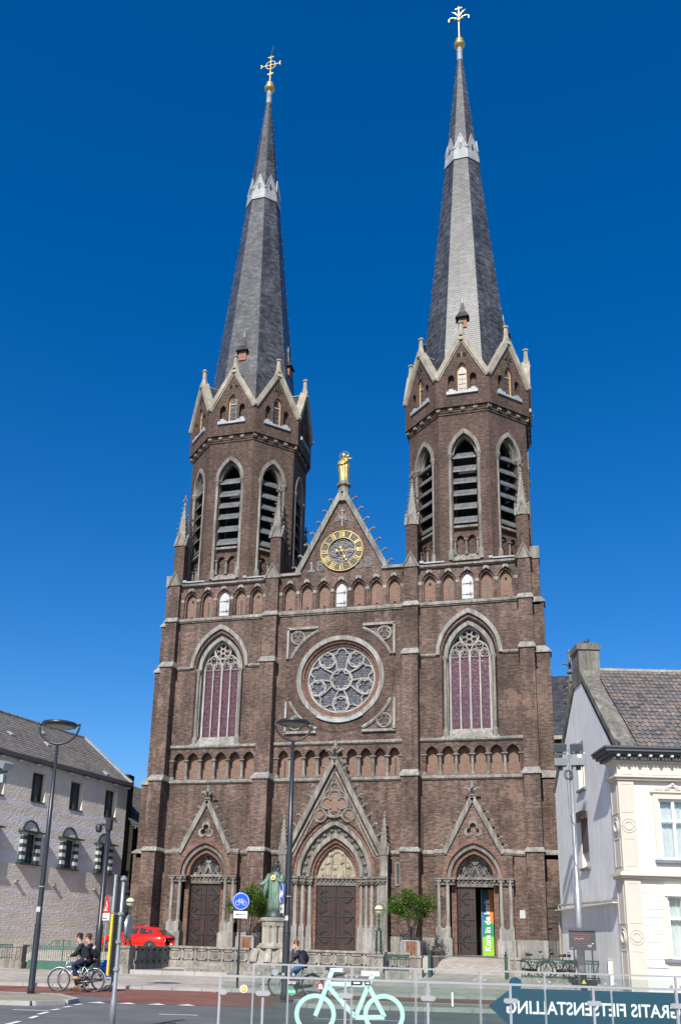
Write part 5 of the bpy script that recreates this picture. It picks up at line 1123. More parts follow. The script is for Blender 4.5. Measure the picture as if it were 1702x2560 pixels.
def streetmat(name, col, bw, rh, ms, mort, var=0.25, rot=SA, rough=0.9):
    m, nt, b = mk(name); g = gpos(nt); mp = nd(nt, 'Mapping'); mp.inputs['Rotation'].default_value = (0, 0, -rot); nt.links.new(g, mp.inputs['Vector'])
    bt = nd(nt, 'TexBrick'); nt.links.new(mp.outputs[0], bt.inputs['Vector']); bt.inputs['Scale'].default_value = 1.0; bt.inputs['Brick Width'].default_value = bw; bt.inputs['Row Height'].default_value = rh; bt.inputs['Mortar Size'].default_value = ms
    bt.inputs['Color1'].default_value = (*[c*(1-var*0.5) for c in col], 1); bt.inputs['Color2'].default_value = (*[min(1, c*(1+var*0.5)) for c in col], 1); bt.inputs['Mortar'].default_value = (*mort, 1)
    c = mix(nt, 1.0, bt.outputs['Color'], rmp(nt, noi(nt, g, 0.4, 5, 0.7), [(0.35, 0.78), (0.65, 1.08)]), 'MULTIPLY'); c = mix(nt, 1.0, c, rmp(nt, noi(nt, g, 12, 3), [(0.3, 0.85), (0.7, 1.1)]), 'MULTIPLY')
    nt.links.new(c, b.inputs['Base Color']); b.inputs['Roughness'].default_value = rough; b.inputs['Specular IOR Level'].default_value = 0.2; bump(nt, b, mth(nt, 'SUBTRACT', 1.0, bt.outputs['Fac']), 0.3, 0.01)
    return m
PAVE = streetmat('beige_paving', (0.43, 0.385, 0.335), 0.30, 0.30, 0.012, (0.20, 0.18, 0.155)); PAVY = streetmat('yellowish_clinker', (0.31, 0.285, 0.215), 0.20, 0.10, 0.008, (0.17, 0.15, 0.12))
REDA = surf('red_cycle_asphalt', (0.215, 0.095, 0.075), 0.9, 0.14, 0.6, bmp=0.25, bsc=110, spec=0.2, dirt=0.2); MARK = surf('road_paint', (0.72, 0.72, 0.70), 0.7, 0.08, 6.0)
KERB = surf('concrete_kerb', (0.36, 0.345, 0.32), 0.9, 0.14, 1.3, bmp=0.2, bsc=40, spec=0.2); CONC = surf('weathered_concrete', (0.315, 0.292, 0.255), 0.92, 0.24, 0.9, bmp=0.3, bsc=26, streak=0.4, spec=0.15)
DGREY = surf('grey_tarmac', (0.155, 0.158, 0.155), 0.9, 0.12, 0.8, bmp=0.2, bsc=60, spec=0.2)
m = M(); m.add([(-1500, -1500, -0.06), (1500, -1500, -0.06), (1500, 1500, -0.06), (-1500, 1500, -0.06)], [(0, 1, 2, 3)]); struct(obj('ground', m, DGREY))
def quad(u0, v0, u1, v1, z): return [UV(u0, v0, z), UV(u1, v0, z), UV(u1, v1, z), UV(u0, v1, z)]
m = M(); m.add(quad(-80, -80, 80, -20.0, -0.004), [(0, 1, 2, 3)]); ROAD = struct(obj('road', m, ASPH))
m = M(); m.add([UV(-60, -24.6, 0.002), UV(-7.6, -24.6, 0.002), UV(-7.9, -27.2, 0.002), UV(-3.0, -27.2, 0.002), UV(-3.3, -24.6, 0.002), UV(60, -24.6, 0.002), UV(60, -20.0, 0.002), UV(-60, -20.0, 0.002)], [(0, 1, 2, 3, 4, 5, 6, 7)]); struct(obj('cycle_path', m, REDA))
n = 0; m = M(); us = [-46+i*0.6 for i in range(160)]; vs_ = [-20.0+j*0.5 for j in range(66)]
for v in vs_:
    for u in us: p = UV(u, v); m.v.append((p.x, p.y, G(p.x, p.y)))
nu = len(us); m.f = [(j*nu+i, j*nu+i+1, (j+1)*nu+i+1, (j+1)*nu+i) for j in range(len(vs_)-1) for i in range(nu-1)]; m.i = [0]*len(m.f); struct(obj('pavement', m, PAVE))
def kerbs(a, b, h, w, name, z0=-0.05, L=1.0):
    a, b = Vector(a), Vector(b); d = (b-a); n = max(1, int(d.length/L)); d = d/n; root = None; s = d.normalized().cross(Vector((0, 0, 1)))*w
    for k in range(n):
        p = a+d*k+d.normalized()*0.008; q = a+d*(k+1)-d.normalized()*0.008; m = M()
        m.hexa([p+Vector((0, 0, z0)), q+Vector((0, 0, z0)), q-s+Vector((0, 0, z0)), p-s+Vector((0, 0, z0)), p+Vector((0, 0, h-0.015)), q+Vector((0, 0, h-0.015)), q-s+Vector((0, 0, h)), p-s+Vector((0, 0, h))])
        if root is None: root = struct(obj(name, m, KERB))
        else: obj('kerb_stone', m, KERB, root)
    return root
kerbs(UV(-20, -20.06), UV(22, -20.06), 0.115, 0.18, 'kerb')
# traffic island with the left lamp, verge with the right lamp
def islet(poly, name, mat, h=0.10):
    m = M(); n = len(poly); m.add([Vector((p.x, p.y, h)) for p in poly], [tuple(range(n))]); r = struct(obj(name, m, mat))
    for k in range(n):
        a, b = poly[k], poly[(k+1) % n]; d = b-a; c = max(1, int(d.length/1.1)); 
        if d.length > 30: continue
        for j in range(c):
            p = a+d*(j/c)+d.normalized()*0.008; q = a+d*((j+1)/c)-d.normalized()*0.008; s = d.normalized().cross(Vector((0, 0, 1)))*0.16; q8 = []
            for zz in (-0.05, h+0.006):
                for t in (p, q, q+s, p+s): q8.append(Vector((t.x, t.y, zz)))
            mm = M(); mm.hexa(q8); obj('kerb_stone', mm, KERB, r)
    return r
islet([UV(-26, -25.2), UV(-26, -29.0), UV(-9.2, -28.9), UV(-8.6, -28.2), UV(-8.5, -27.3), UV(-9.4, -25.6)], 'traffic_island', PAVY)
islet([UV(-2.4, -24.75), UV(-2.2, -26.7), UV(24, -26.7), UV(24, -24.75)], 'verge', PAVY)
def mark(u0, v0, u1, v1, w, name='road_marking'):
    a, b = UV(u0, v0, 0.006), UV(u1, v1, 0.006); s = (b-a).normalized().cross(Vector((0, 0, 1)))*w/2; m = M(); m.add([a-s, b-s, b+s, a+s], [(0, 1, 2, 3)]); obj(name, m, MARK, ROAD)
mr = M()
for i, (p, q) in enumerate((((0.13, -31.90), (0.93, -31.67)), ((3.44, -30.99), (4.3, -30.7)), ((6.9, -29.9), (8.9, -29.2)), ((11.2, -28.7), (13.2, -28.1)))):
    a, b = Vector((*p, 0.006)), Vector((*q, 0.006)); s = (b-a).normalized().cross(Vector((0, 0, 1)))*0.06; m = M(); m.add([a-s, b-s, b+s, a+s], [(0, 1, 2, 3)]); obj('road_marking', m, MARK, ROAD)
for p, q in (((1.29, -32.69), (1.10, -31.98)), ((0.88, -31.45), (0.84, -31.0)), ((0.66, -30.50), (0.61, -30.05)), ((0.45, -29.60), (0.39, -29.10)), ((2.10, -35.2), (1.91, -34.43)), ((1.7, -33.7), (1.5, -33.1)), ((2.6, -37.0), (2.35, -36.2))):
    a, b = Vector((*p, 0.006)), Vector((*q, 0.006)); s = Vector((0.06, 0, 0)); m = M(); m.add([a-s, a+s, b+s, b-s], [(0, 1, 2, 3)]); obj('road_marking', m, MARK, ROAD)
for x, y in ((0.55, -28.62), (1.30, -28.35), (2.05, -28.1), (2.8, -27.85)):
    m = M(); e = Vector((cos(SA), sin(SA), 0)); g = Vector((-sin(SA), cos(SA), 0)); c = Vector((x, y, 0.007)); m.add([c-e*0.26, c+e*0.26, c+g*0.55], [(0, 1, 2)]); obj('give_way_triangle', m, MARK, ROAD)
for u, v in ((-10.5, -29.03), (-2.0+4.2, -26.74)):
    dg = M(); c = UV(u, v, 0.0); e = Vector((cos(SA), sin(SA), 0)); g = Vector((-sin(SA), cos(SA), 0)); z = Vector((0, 0, 1)); D_ = thing('storm_drain', 'dark kerb drain grate at the edge of the traffic island' if u < -5 else 'kerb drain grate at the edge of the verge behind the glass', 'drain', c, group='kerb drains')
    q = M(); q.hexa([c-e*0.34-g*0.05-z*0.05, c+e*0.34-g*0.05-z*0.05, c+e*0.34+g*0.12-z*0.05, c-e*0.34+g*0.12-z*0.05, c-e*0.34-g*0.05+z*0.125, c+e*0.34-g*0.05+z*0.125, c+e*0.34+g*0.12+z*0.125, c-e*0.34+g*0.12+z*0.125]); obj('housing', q, KERB, D_)
    for k in range(4): q = M(); p = c+e*(-0.24+0.16*k)-g*0.055+z*0.05; q.hexa([p-e*0.06-z*0.04, p+e*0.06-z*0.04, p+e*0.06+g*0.03-z*0.04, p-e*0.06+g*0.03-z*0.04, p-e*0.06+z*0.05, p+e*0.06+z*0.05, p+e*0.06+g*0.03+z*0.05, p-e*0.06+g*0.03+z*0.05]); obj('inlet_slot', q, IRON, D_)
# ---------------------------------------------------------------- terrace, platform, steps
m = M(); m.box(-6.45, -7.75, 0.1, 6.5, 0.6, 1.27); struct(obj('terrace', m, PAVE))
m = M(); m.box(-14, -1.45, 0.6, -6.45, 0.6, 1.24); m.box(6.5, -2.6, 0.7, 14.0, 1.0, 1.275); struct(obj('church_steps', m, DGREY))
pf = [(-6.55, -12.1), (-2.2, -11.0), (4.1, -9.75), (4.1, -7.7), (-6.45, -7.7)]
m = M(); m.ext([(x, y) for x, y in pf], 0, 1); m.v = [(x, z, 0.05+y*0.26) for (x, y, z) in m.v]; struct(obj('tarmac_platform', m, DGREY))
kerbs(Vector((-6.5, -12.22, 0)), Vector((-2.2, -11.14, 0)), 0.33, 0.14, 'platform_kerb', 0.0, 1.4)
for k in range(3):
    m = M(); m.box(-4.4+0.25*k, -10.9+0.42*k, 0.2, 2.6-0.25*k, -7.7, 0.42+0.14*k); struct(obj('stone_step', m, CONC))
# ---------------------------------------------------------------- balustrade walls with carved panels
def rosette(m, x, y, z, r, ax):                              # ax: 0 panel faces -y, 1 panel faces +x
    pts = [(r*cos(k*pi/7), r*sin(k*pi/7)) for k in range(14)]
    f = (lambda a, b: (x+a, y, z+b)) if ax == 0 else (lambda a, b: (x, y+a, z+b))
    m.tube([f(*p) for p in pts], 0.025, 5, True); m.ball(f(0, 0), 0.05, 6)
    for k in range(5): g = k*2*pi/5; m.ball(f(0.08*cos(g), 0.08*sin(g)), 0.04, 5)
def panelwall(name, label, x0, x1, y, z0, z1, npan, ax=0, group='carved concrete balustrades', th=0.28):
    ctr = ((x0+x1)/2, y, z0) if ax == 0 else (y, (x0+x1)/2, z0); R_ = thing(name, label, 'balustrade', ctr, group=group)
    B = (lambda m, a, p0, c, b, p1, d: m.box(a, y+p0, c, b, y+p1, d)) if ax == 0 else (lambda m, a, p0, c, b, p1, d: m.box(y-p1, a, c, y-p0, b, d))
    m = M(); B(m, x0, 0, z0, x1, th, z1-0.1); obj('wall', m, CONC, R_); m = M(); B(m, x0-0.02, -0.06, z1-0.1, x1+0.02, th+0.06, z1); obj('coping', m, CONC, R_)
    m = M(); B(m, x0, -0.05, z0, x1, 0.0, z0+0.34*(z1-z0)); obj('base_course', m, CONC, R_)
    pw = (x1-x0)/npan; za, zb = z0+0.42*(z1-z0), z1-0.16
    for k in range(npan):
        a, b = x0+k*pw+0.06, x0+(k+1)*pw-0.06; m = M()
        B(m, a, -0.05, za, b, 0, za+0.06); B(m, a, -0.05, zb-0.06, b, 0, zb); B(m, a, -0.05, za, a+0.07, 0, zb); B(m, b-0.07, -0.05, za, b, 0, zb); P_ = obj('panel_frame', m, CONC, R_)
        m = M(); xm, zm = (a+b)/2, (za+zb)/2
        if pw > 0.55:
            if ax == 0: rosette(m, xm, y-0.01, zm, 0.12, 0)
            else: rosette(m, y+0.01, xm, zm, 0.12, 1)
        else:
            f = (lambda p, q: (xm+p, y-0.01, zm+q)) if ax == 0 else (lambda p, q: (y+0.01, xm+p, zm+q))
            m.tube([f(0.07*cos(t*pi/8), 0.2*sin(t*pi/8)) for t in range(16)], 0.02, 4, True)
        obj('carved_rosette', m, CONC, P_)
    return R_
panelwall('balustrade', 'shaded concrete balustrade running back from the left lantern pier', -11.75, -7.8, -6.52, 0.12, 1.36, 6, 1)
panelwall('balustrade', 'concrete balustrade with rosette panels left of the bronze statue', -6.5, -2.3, -7.95, 0.3, 1.40, 6)
panelwall('balustrade', 'concrete balustrade with rosette panels right of the bronze statue', 0.5, 5.6, -7.95, 0.3, 1.42, 7)
m = M(); m.box(-2.3, -7.85, 0.3, 0.5, -7.6, 1.30); tag(obj('retaining_wall', m, CONC), 'plain concrete retaining wall directly behind the bronze statue', 'wall')
def pier(label, x, y, z0, z1, w=0.52, rz=0.0, panel=True):
    R_ = thing('stone_pier', label, 'pier', (x, y, z0), rz, 'concrete piers'); TT = T(x, y, 0) @ RZ(rz); m = M(TT); h = w/2
    m.box(-h, -h, z0, h, h, z1-0.1); m.box(-h-0.05, -h-0.05, z0-0.1, h+0.05, h+0.05, z0+0.4); obj('shaft', m, CONC, R_); m = M(TT); m.box(-h-0.05, -h-0.05, z1-0.1, h+0.05, h+0.05, z1); obj('cap', m, CONC, R_)
    m = M(TT); za, zb = z0+0.5, z1-0.16
    m.tube([(-h+0.1, -h-0.012, za), (h-0.1, -h-0.012, za), (h-0.1, -h-0.012, zb), (-h+0.1, -h-0.012, zb)], 0.02, 4, True); m.tube([(0.07*cos(t*pi/8), -h-0.01, (za+zb)/2+0.18*sin(t*pi/8)) for t in range(16)], 0.025, 5, True); obj('carved_panel', m, CONC, R_)
pier('concrete pier carrying the left green globe lantern', -6.85, -12.0, 0.12, 1.36, 0.56); pier('concrete pier carrying the right green globe lantern', 4.45, -9.7, 0.12, 1.32, 0.50)
pier('concrete pier right of the short green railing by the planter', 6.15, -9.6, 0.36, 1.32, 0.46); pier('concrete pier at the left end of the railing with bicycles', 10.45, -9.7, 0.45, 1.38, 0.42)
pier('concrete pier at the far left by the green gate', -12.65, -11.5, 0.06, 1.24, 0.42); pier('small concrete pier beside the corner of the cream house', 14.95, -11.4, 0.4, 1.36, 0.42)
# ---------------------------------------------------------------- green railings and gates
GREEN = surf('dark_green_paint', (0.020, 0.062, 0.046), 0.4, 0.2, 3.0); GREEN_L = surf('worn_green_paint', (0.045, 0.125, 0.095), 0.45, 0.2, 2.0)
def railing(name, label, a, b, z0, z1, mat=GREEN, step=0.13, cat='railing', low=None, group='green railings', arch=0.0):
    a, b = Vector((*a, 0)), Vector((*b, 0)); d = b-a; L = d.length; d.normalize(); R_ = thing(name, label, cat, ((a.x+b.x)/2, (a.y+b.y)/2, z0), group=group)
    for z in (z1-0.03, z1-0.15, z0+0.06): m = M(); m.bar(a+Vector((0, 0, z)), b+Vector((0, 0, z)), 0.04, 0.045); obj('rail', m, mat, R_)
    for k in range(int(L/step)+1): p = a+d*(k*step); m = M(); m.tube([p+Vector((0, 0, z0)), p+Vector((0, 0, z1-0.03))], 0.012, 5); obj('baluster', m, mat, R_)
    m = M(); nn = int(L/0.09)
    for k in range(nn): p = a+d*(0.045+k*0.09)+Vector((0, 0, z1-0.09)); m.tube([p+d*0.035*cos(t*pi/4)+Vector((0, 0, 0.045*sin(t*pi/4))) for t in range(8)], 0.007, 4, True)
    stuff(obj('scroll_frieze', m, mat, R_))
    if low: m = M(); m.bar(a+Vector((0, 0, (z0+low)/2)), b+Vector((0, 0, (z0+low)/2)), 0.03, low-z0); obj('lower_panel', m, GREEN_L, R_)
    return R_
railing('green_railing', 'green iron railing on the kerb wall in front of the parked bicycles', (10.72, -9.9), (14.7, -9.9), 0.58, 1.36)
m = M(); m.box(10.65, -10.05, 0.2, 14.75, -9.8, 0.58); tag(obj('kerb_wall', m, CONC), 'low concrete kerb wall under the railing with parked bicycles', 'wall')
railing('green_railing', 'short green iron railing between the right lantern pier and the planter', (4.78, -9.75), (5.9, -9.65), 0.62, 1.28); m = M(); m.box(4.75, -9.85, 0.2, 5.88, -9.55, 0.62); tag(obj('kerb_wall', m, CONC), 'low concrete kerb wall under the short railing by the planter', 'wall')
railing('green_railing', 'dark railing at the far left edge beside the gate pier', (-17.5, -11.9), (-12.95, -11.5), 0.55, 1.24); m = M(); m.hexa([Vector(p) for p in ((-17.6, -12.05, 0), (-12.9, -11.65, 0), (-12.9, -11.35, 0), (-17.6, -11.75, 0), (-17.6, -12.05, 0.55), (-12.9, -11.65, 0.55), (-12.9, -11.35, 0.55), (-17.6, -11.75, 0.55))]); tag(obj('kerb_wall', m, CONC), 'low concrete kerb wall under the railing at far left', 'wall')
GT = railing('green_gate', 'wide green iron driveway gate with solid lower panel and scrolled crest', (-12.2, -11.5), (-8.55, -11.5), 0.14, 1.24, GREEN_L, 0.12, 'gate', 0.55, 'green gates'); m = M()
for s2 in (-1, 1): m.tube(spiral(-10.4+s2*0.28, 1.34, 0.15, 1.5, -11.5, -pi/2, 16, s2), 0.02, 5); m.tube([(-10.4, -11.5, 1.50), (-10.4+s2*0.4, -11.5, 1.48), (-10.4+s2*0.8, -11.5, 1.26)], 0.018, 5)
m.tube([(-10.4, -11.5, 0.14), (-10.4, -11.5, 1.55)], 0.04, 6); obj('crest', m, GREEN_L, GT)
railing('green_railing', 'green iron railing between the gate and the left lantern pier', (-8.45, -11.55), (-7.2, -11.8), 0.60, 1.22, GREEN_L); m = M(); m.box(-8.5, -11.85, 0.1, -7.1, -11.55, 0.6); tag(obj('kerb_wall', m, CONC), 'low concrete kerb wall beside the left lantern pier', 'wall')
for x, y, lab in ((6.72, -9.6, 'green iron gate post at the left of the path to the right door'), (10.05, -9.7, 'green iron gate post at the right of the path to the right door')):
    P_ = thing('gate_post', lab, 'post', (x, y, 0.4), group='green gate posts'); m = M(); m.box(x-0.06, y-0.06, 0.3, x+0.06, y+0.06, 1.42); obj('post', m, GREEN, P_); m = M(); m.lathe([(0.09, 1.42), (0.09, 1.46), (0.03, 1.50), (0.04, 1.58), (0.01, 1.62)], x, y, 8); obj('cap', m, GREEN, P_)
    m = M(); sgn = 1 if x < 8 else -1; m.box(x-0.02, y, 0.45, x+0.02, y+1.1, 0.5); m.box(x-0.02, y, 1.3, x+0.02, y+1.1, 1.35)
    for k in range(8): m.tube([(x, y+0.12+0.13*k, 0.45), (x, y+0.12+0.13*k, 1.33)], 0.012, 5)
    obj('open_leaf', m, GREEN, P_)
# mesh gate between church and house, dark railing between church and annex
MG = thing('mesh_gate', 'tall black wire mesh gate between the church and the grey gable wall', 'gate', (12.0, 0.1, 1.3)); m = M()
for x in (11.62, 12.5): m.tube([(x, 0.05, 1.28), (x, 0.05, 4.2)], 0.03, 6)
for z in (1.4, 3.35, 4.15): m.bar((11.62, 0.05, z), (12.5, 0.05, z), 0.03)
for z in (1.75, 3.1): m.bar((11.4, 0.0, z), (11.9, 0.0, z), 0.05, 0.08)
m.bar((12.05, 0.05, 1.3), (12.05, 0.05, 2.5), 0.03); obj('frame', m, IRON, MG)
m = M()
for k in range(18): m.bar((11.64+0.049*k, 0.06, 1.4), (11.64+0.049*k, 0.06, 4.15), 0.007)
for k in range(44): m.bar((11.62, 0.063, 1.45+0.0615*k), (12.5, 0.063, 1.45+0.0615*k), 0.007)
stuff(obj('wire_mesh', m, IRON, MG))
m = M(); m.box(11.9, 6.0, 1.2, 14, 6.3, 9.0); tag(obj('yard_wall', m, BLACKB), 'dark brick yard wall behind the black mesh gate', 'wall')
IG = thing('iron_fence', 'tall dark iron fence between the annex and the left buttress', 'fence', (-13.3, 1.5, 1.2)); m = M()
for z in (3.3, 4.5): m.bar((-14.0, 1.4, z), (-12.6, 1.4, z), 0.05)
obj('rail', m, IRON, IG)
for k in range(9): m = M(); x = -13.95+0.16*k; m.tube([(x, 1.4, 1.1), (x, 1.4, 4.9)], 0.016, 5); m.lathe([(0.03, 4.9), (0.002, 5.05)], x, 1.4, 6); obj('bar', m, IRON, IG)
# ---------------------------------------------------------------- globe lanterns
GLOBE = surf('frosted_globe', (0.66, 0.58, 0.36), 0.25, 0.1, 4.0)
def lantern(x, y, z, label):
    R_ = thing('globe_lantern', label, 'lantern', (x, y, z), group='green globe lanterns'); 
    for k in range(4):
        g = k*pi/2+pi/4; dx, dy = cos(g), sin(g); m = M(); m.tube([(x+0.22*dx, y+0.22*dy, z), (x+0.15*dx, y+0.15*dy, z+0.12), (x+0.135*dx, y+0.135*dy, z+1.0), (x+0.05*dx, y+0.05*dy, z+1.12)], [0.03, 0.03, 0.026, 0.026], 6); obj('leg', m, GREEN, R_)
        m = M(); m.tube([(x+0.10*dx+0.03*sin(t*1.6), y+0.10*dy, z+0.15+0.055*t) for t in range(16)], 0.010, 4); obj('scroll', m, GREEN, R_)
    m = M(); m.box(x-0.2, y-0.2, z, x+0.2, y+0.2, z+0.03); obj('base_plate', m, GREEN, R_); m = M(); m.box(x-0.19, y-0.19, z+0.16, x+0.19, y+0.19, z+0.2); obj('collar', m, GREEN, R_); m = M(); m.box(x-0.16, y-0.16, z+1.0, x+0.16, y+0.16, z+1.04); m.lathe([(0.06, z+1.04), (0.10, z+1.12), (0.05, z+1.2), (0.055, z+1.45), (0.08, z+1.5), (0.04, z+1.55), (0.045, z+1.68), (0.09, z+1.72)], x, y, 10); obj('column', m, GREEN, R_)
    zc = z+1.94; m = M(); m.ball((x, y, zc), 0.205, 16); obj('globe', m, GLOBE, R_, True)
    m = M(); m.tube([(x+0.29*cos(t*pi/12), y, zc-0.02+0.29*sin(t*pi/12)) for t in range(24)], 0.014, 5, True); m.tube([(x+0.235*cos(t*pi/12), y+0.235*sin(t*pi/12), zc) for t in range(24)], 0.022, 5, True); m.bar((x-0.29, y, zc), (x-0.22, y, zc), 0.03); m.bar((x+0.22, y, zc), (x+0.29, y, zc), 0.03); obj('globe_ring', m, GREEN, R_)
lantern(-6.85, -12.0, 1.36, 'green iron globe lantern on the left pier by the red car'); lantern(4.45, -9.7, 1.32, 'green iron globe lantern on the right pier before the main portal')
# ---------------------------------------------------------------- bronze statue on its pedestal
PAT = surf('green_patina_bronze', (0.125, 0.215, 0.155), 0.55, 0.3, 1.4, streak=0.5, metal=0.2, col2=(0.17, 0.27, 0.205)); PAT_D = surf('dark_bronze', (0.05, 0.062, 0.058), 0.5, 0.3, 2.0, metal=0.3)
sx, sy = -0.95, -8.35
PD = thing('statue_pedestal', 'pale stone pedestal with clustered columns carrying the bronze statue', 'pedestal', (sx, sy, 0.6)); PST = surf('pedestal_stone', (0.36, 0.335, 0.28), 0.9, 0.2, 1.2, streak=0.3, bmp=0.2, bsc=30, spec=0.2)
m = M(); m.box(sx-1.0, sy-0.85, 0.35, sx+1.0, sy+0.6, 0.80); m.hexa([(sx-0.92, sy-0.75, 0.80), (sx+0.92, sy-0.75, 0.80), (sx+0.92, sy+0.55, 0.8), (sx-0.92, sy+0.55, 0.8), (sx-0.66, sy-0.52, 1.42), (sx+0.66, sy-0.52, 1.42), (sx+0.66, sy+0.5, 1.42), (sx-0.66, sy+0.5, 1.42)]); obj('base', m, PST, PD)
for X in (-0.70, 0.0, 0.70):
    m = M(); m.tube([(sx+X, sy-0.86, 0.78), (sx+X, sy-0.80, 1.1), (sx+X*0.9, sy-0.62, 1.34)], [0.20, 0.20, 0.15], 8, sq=0.8); obj('carved_bracket', m, PST, PD)
m = M(); m.lathe([(0.80, 1.42), (0.80, 1.50), (0.70, 1.56), (0.66, 1.64)], sx, sy, 8, pi/8); obj('plinth', m, PST, PD)
m = M(); m.lathe([(0.44, 1.6), (0.44, 2.5)], sx, sy, 8, pi/8); obj('core', m, PST, PD)
for k in range(8):
    g = k*pi/4+pi/8; m = M(); m.lathe([(0.17, 1.62), (0.15, 1.70), (0.15, 2.38), (0.18, 2.46)], sx+0.42*cos(g), sy+0.42*sin(g), 10); obj('column', m, PST, PD)
m = M(); m.lathe([(0.58, 2.46), (0.60, 2.66), (0.66, 2.68), (0.68, 2.80), (0.60, 2.84)], sx, sy, 8, pi/8); obj('cap', m, PST, PD)
ST_ = thing('bronze_statue', 'green patinated bronze statue of a robed crowned figure with golden heart', 'statue', (sx, sy, 2.84)); z0 = 2.84
m = M(); m.lathe([(0.46, z0), (0.46, z0+0.05), (0.40, z0+0.2), (0.30, z0+0.34), (0.2, z0+0.4)], sx, sy, 16); obj('globe_base', m, PAT_D, ST_, True)
m = M(); zz = z0+0.26; robed(m, sx, sy, [(zz, 0.37, 0.30, 0, 0), (zz+0.3, 0.36, 0.28, 0, 0), (zz+0.8, 0.33, 0.26, 0, 0), (zz+1.2, 0.34, 0.26, 0, 0), (zz+1.5, 0.36, 0.25, 0, 0), (zz+1.75, 0.36, 0.23, 0, 0), (zz+1.9, 0.25, 0.18, 0, 0), (zz+1.98, 0.11, 0.11, 0, 0), (zz+2.06, 0.095, 0.095, 0, 0)], 40, 14, 0.055); obj('robe', m, PAT, ST_, True)
m = M(); robed(m, sx, sy, [(zz+1.62, 0.39, 0.26, 0, 0.02), (zz+1.76, 0.37, 0.24, 0, 0.01), (zz+1.90, 0.27, 0.19, 0, 0.01), (zz+2.0, 0.14, 0.12, 0, 0.01)], 30, 7, 0.03); obj('mantle', m, PAT_D, ST_, True)
m = M()
for s2, pts in ((-1, [(-0.30, 0, 1.78), (-0.42, -0.12, 1.45), (-0.58, -0.26, 1.30), (-0.72, -0.34, 1.30)]), (1, [(0.30, 0, 1.78), (0.40, -0.12, 1.45), (0.36, -0.28, 1.45), (0.22, -0.32, 1.55)])):
    m.tube([(sx+a, sy+b, zz+c) for a, b, c in pts], [0.13, 0.14, 0.12, 0.06], 8); obj('sleeve', m, PAT, ST_, True); m = M()
m.tube([(sx-0.42, sy-0.14, zz+1.42), (sx-0.46, sy-0.16, zz+1.0), (sx-0.50, sy-0.12, zz+0.62)], [0.15, 0.12, 0.05], 8); obj('hanging_sleeve', m, PAT, ST_, True)
m = M(); hx, hy, hz = sx-0.74, sy-0.36, zz+1.31; m.ball((hx, hy, hz), 0.05, 8, 0.6, 1.1, 1.0)
for k in range(4): m.tube([(hx-0.02, hy-0.03+0.02*k, hz), (hx-0.09-0.008*(k % 3), hy-0.045+0.027*k, hz+0.01), (hx-0.13-0.01*(k % 3), hy-0.05+0.03*k, hz+0.03)], [0.013, 0.011, 0.008], 5)
m.tube([(hx+0.01, hy-0.04, hz+0.01), (hx-0.03, hy-0.09, hz+0.04)], [0.014, 0.01], 5); obj('hand', m, PAT, ST_, True)
m = M(); m.ball((sx, sy-0.02, zz+2.26), 0.15, 14, 1.3, 0.92, 1.0); m.tube([(sx, sy-0.14, zz+2.30), (sx, sy-0.185, zz+2.24), (sx, sy-0.14, zz+2.22)], 0.022, 5); m.tube([(sx, sy-0.10, zz+2.14), (sx, sy-0.13, zz+2.06), (sx, sy-0.10, zz+2.0)], [0.06, 0.055, 0.02], 6)
for s2 in (-1, 1): m.tube([(sx+s2*0.10, sy+0.0, zz+2.42), (sx+s2*0.165, sy+0.03, zz+2.22), (sx+s2*0.16, sy+0.02, zz+1.96)], [0.05, 0.065, 0.05], 6); m.ball((sx+s2*0.05, sy-0.135, zz+2.29), 0.018, 6)
m.lathe([(0.155, zz+2.36), (0.165, zz+2.45), (0.15, zz+2.46)], sx, sy, 14); m.ball((sx-0.06, sy, zz+2.52), 0.05, 6); obj('crowned_head', m, PAT_D, ST_, True)
m = M(); m.lathe([(0.02, 0), (0.135, 0.004), (0.135, 0.03), (0.02, 0.034)], n=8, ph=pi/8); hm = mesh(m, GOLD); put('golden_heart', hm, ST_, T(sx-0.03, sy-0.30, zz+1.62) @ RX(pi/2-0.15)); m = M(); m.ball((sx-0.03, sy-0.335, zz+1.62), 0.05, 8, 1.2); obj('heart_centre', m, surf('amber_enamel', (0.5, 0.2, 0.03), 0.3), ST_)
m = M(); m.box(sx+1.1-0.18-0.55, -0.03, 6.15, sx+1.1+0.18-0.55, 0.0, 6.4) if False else None
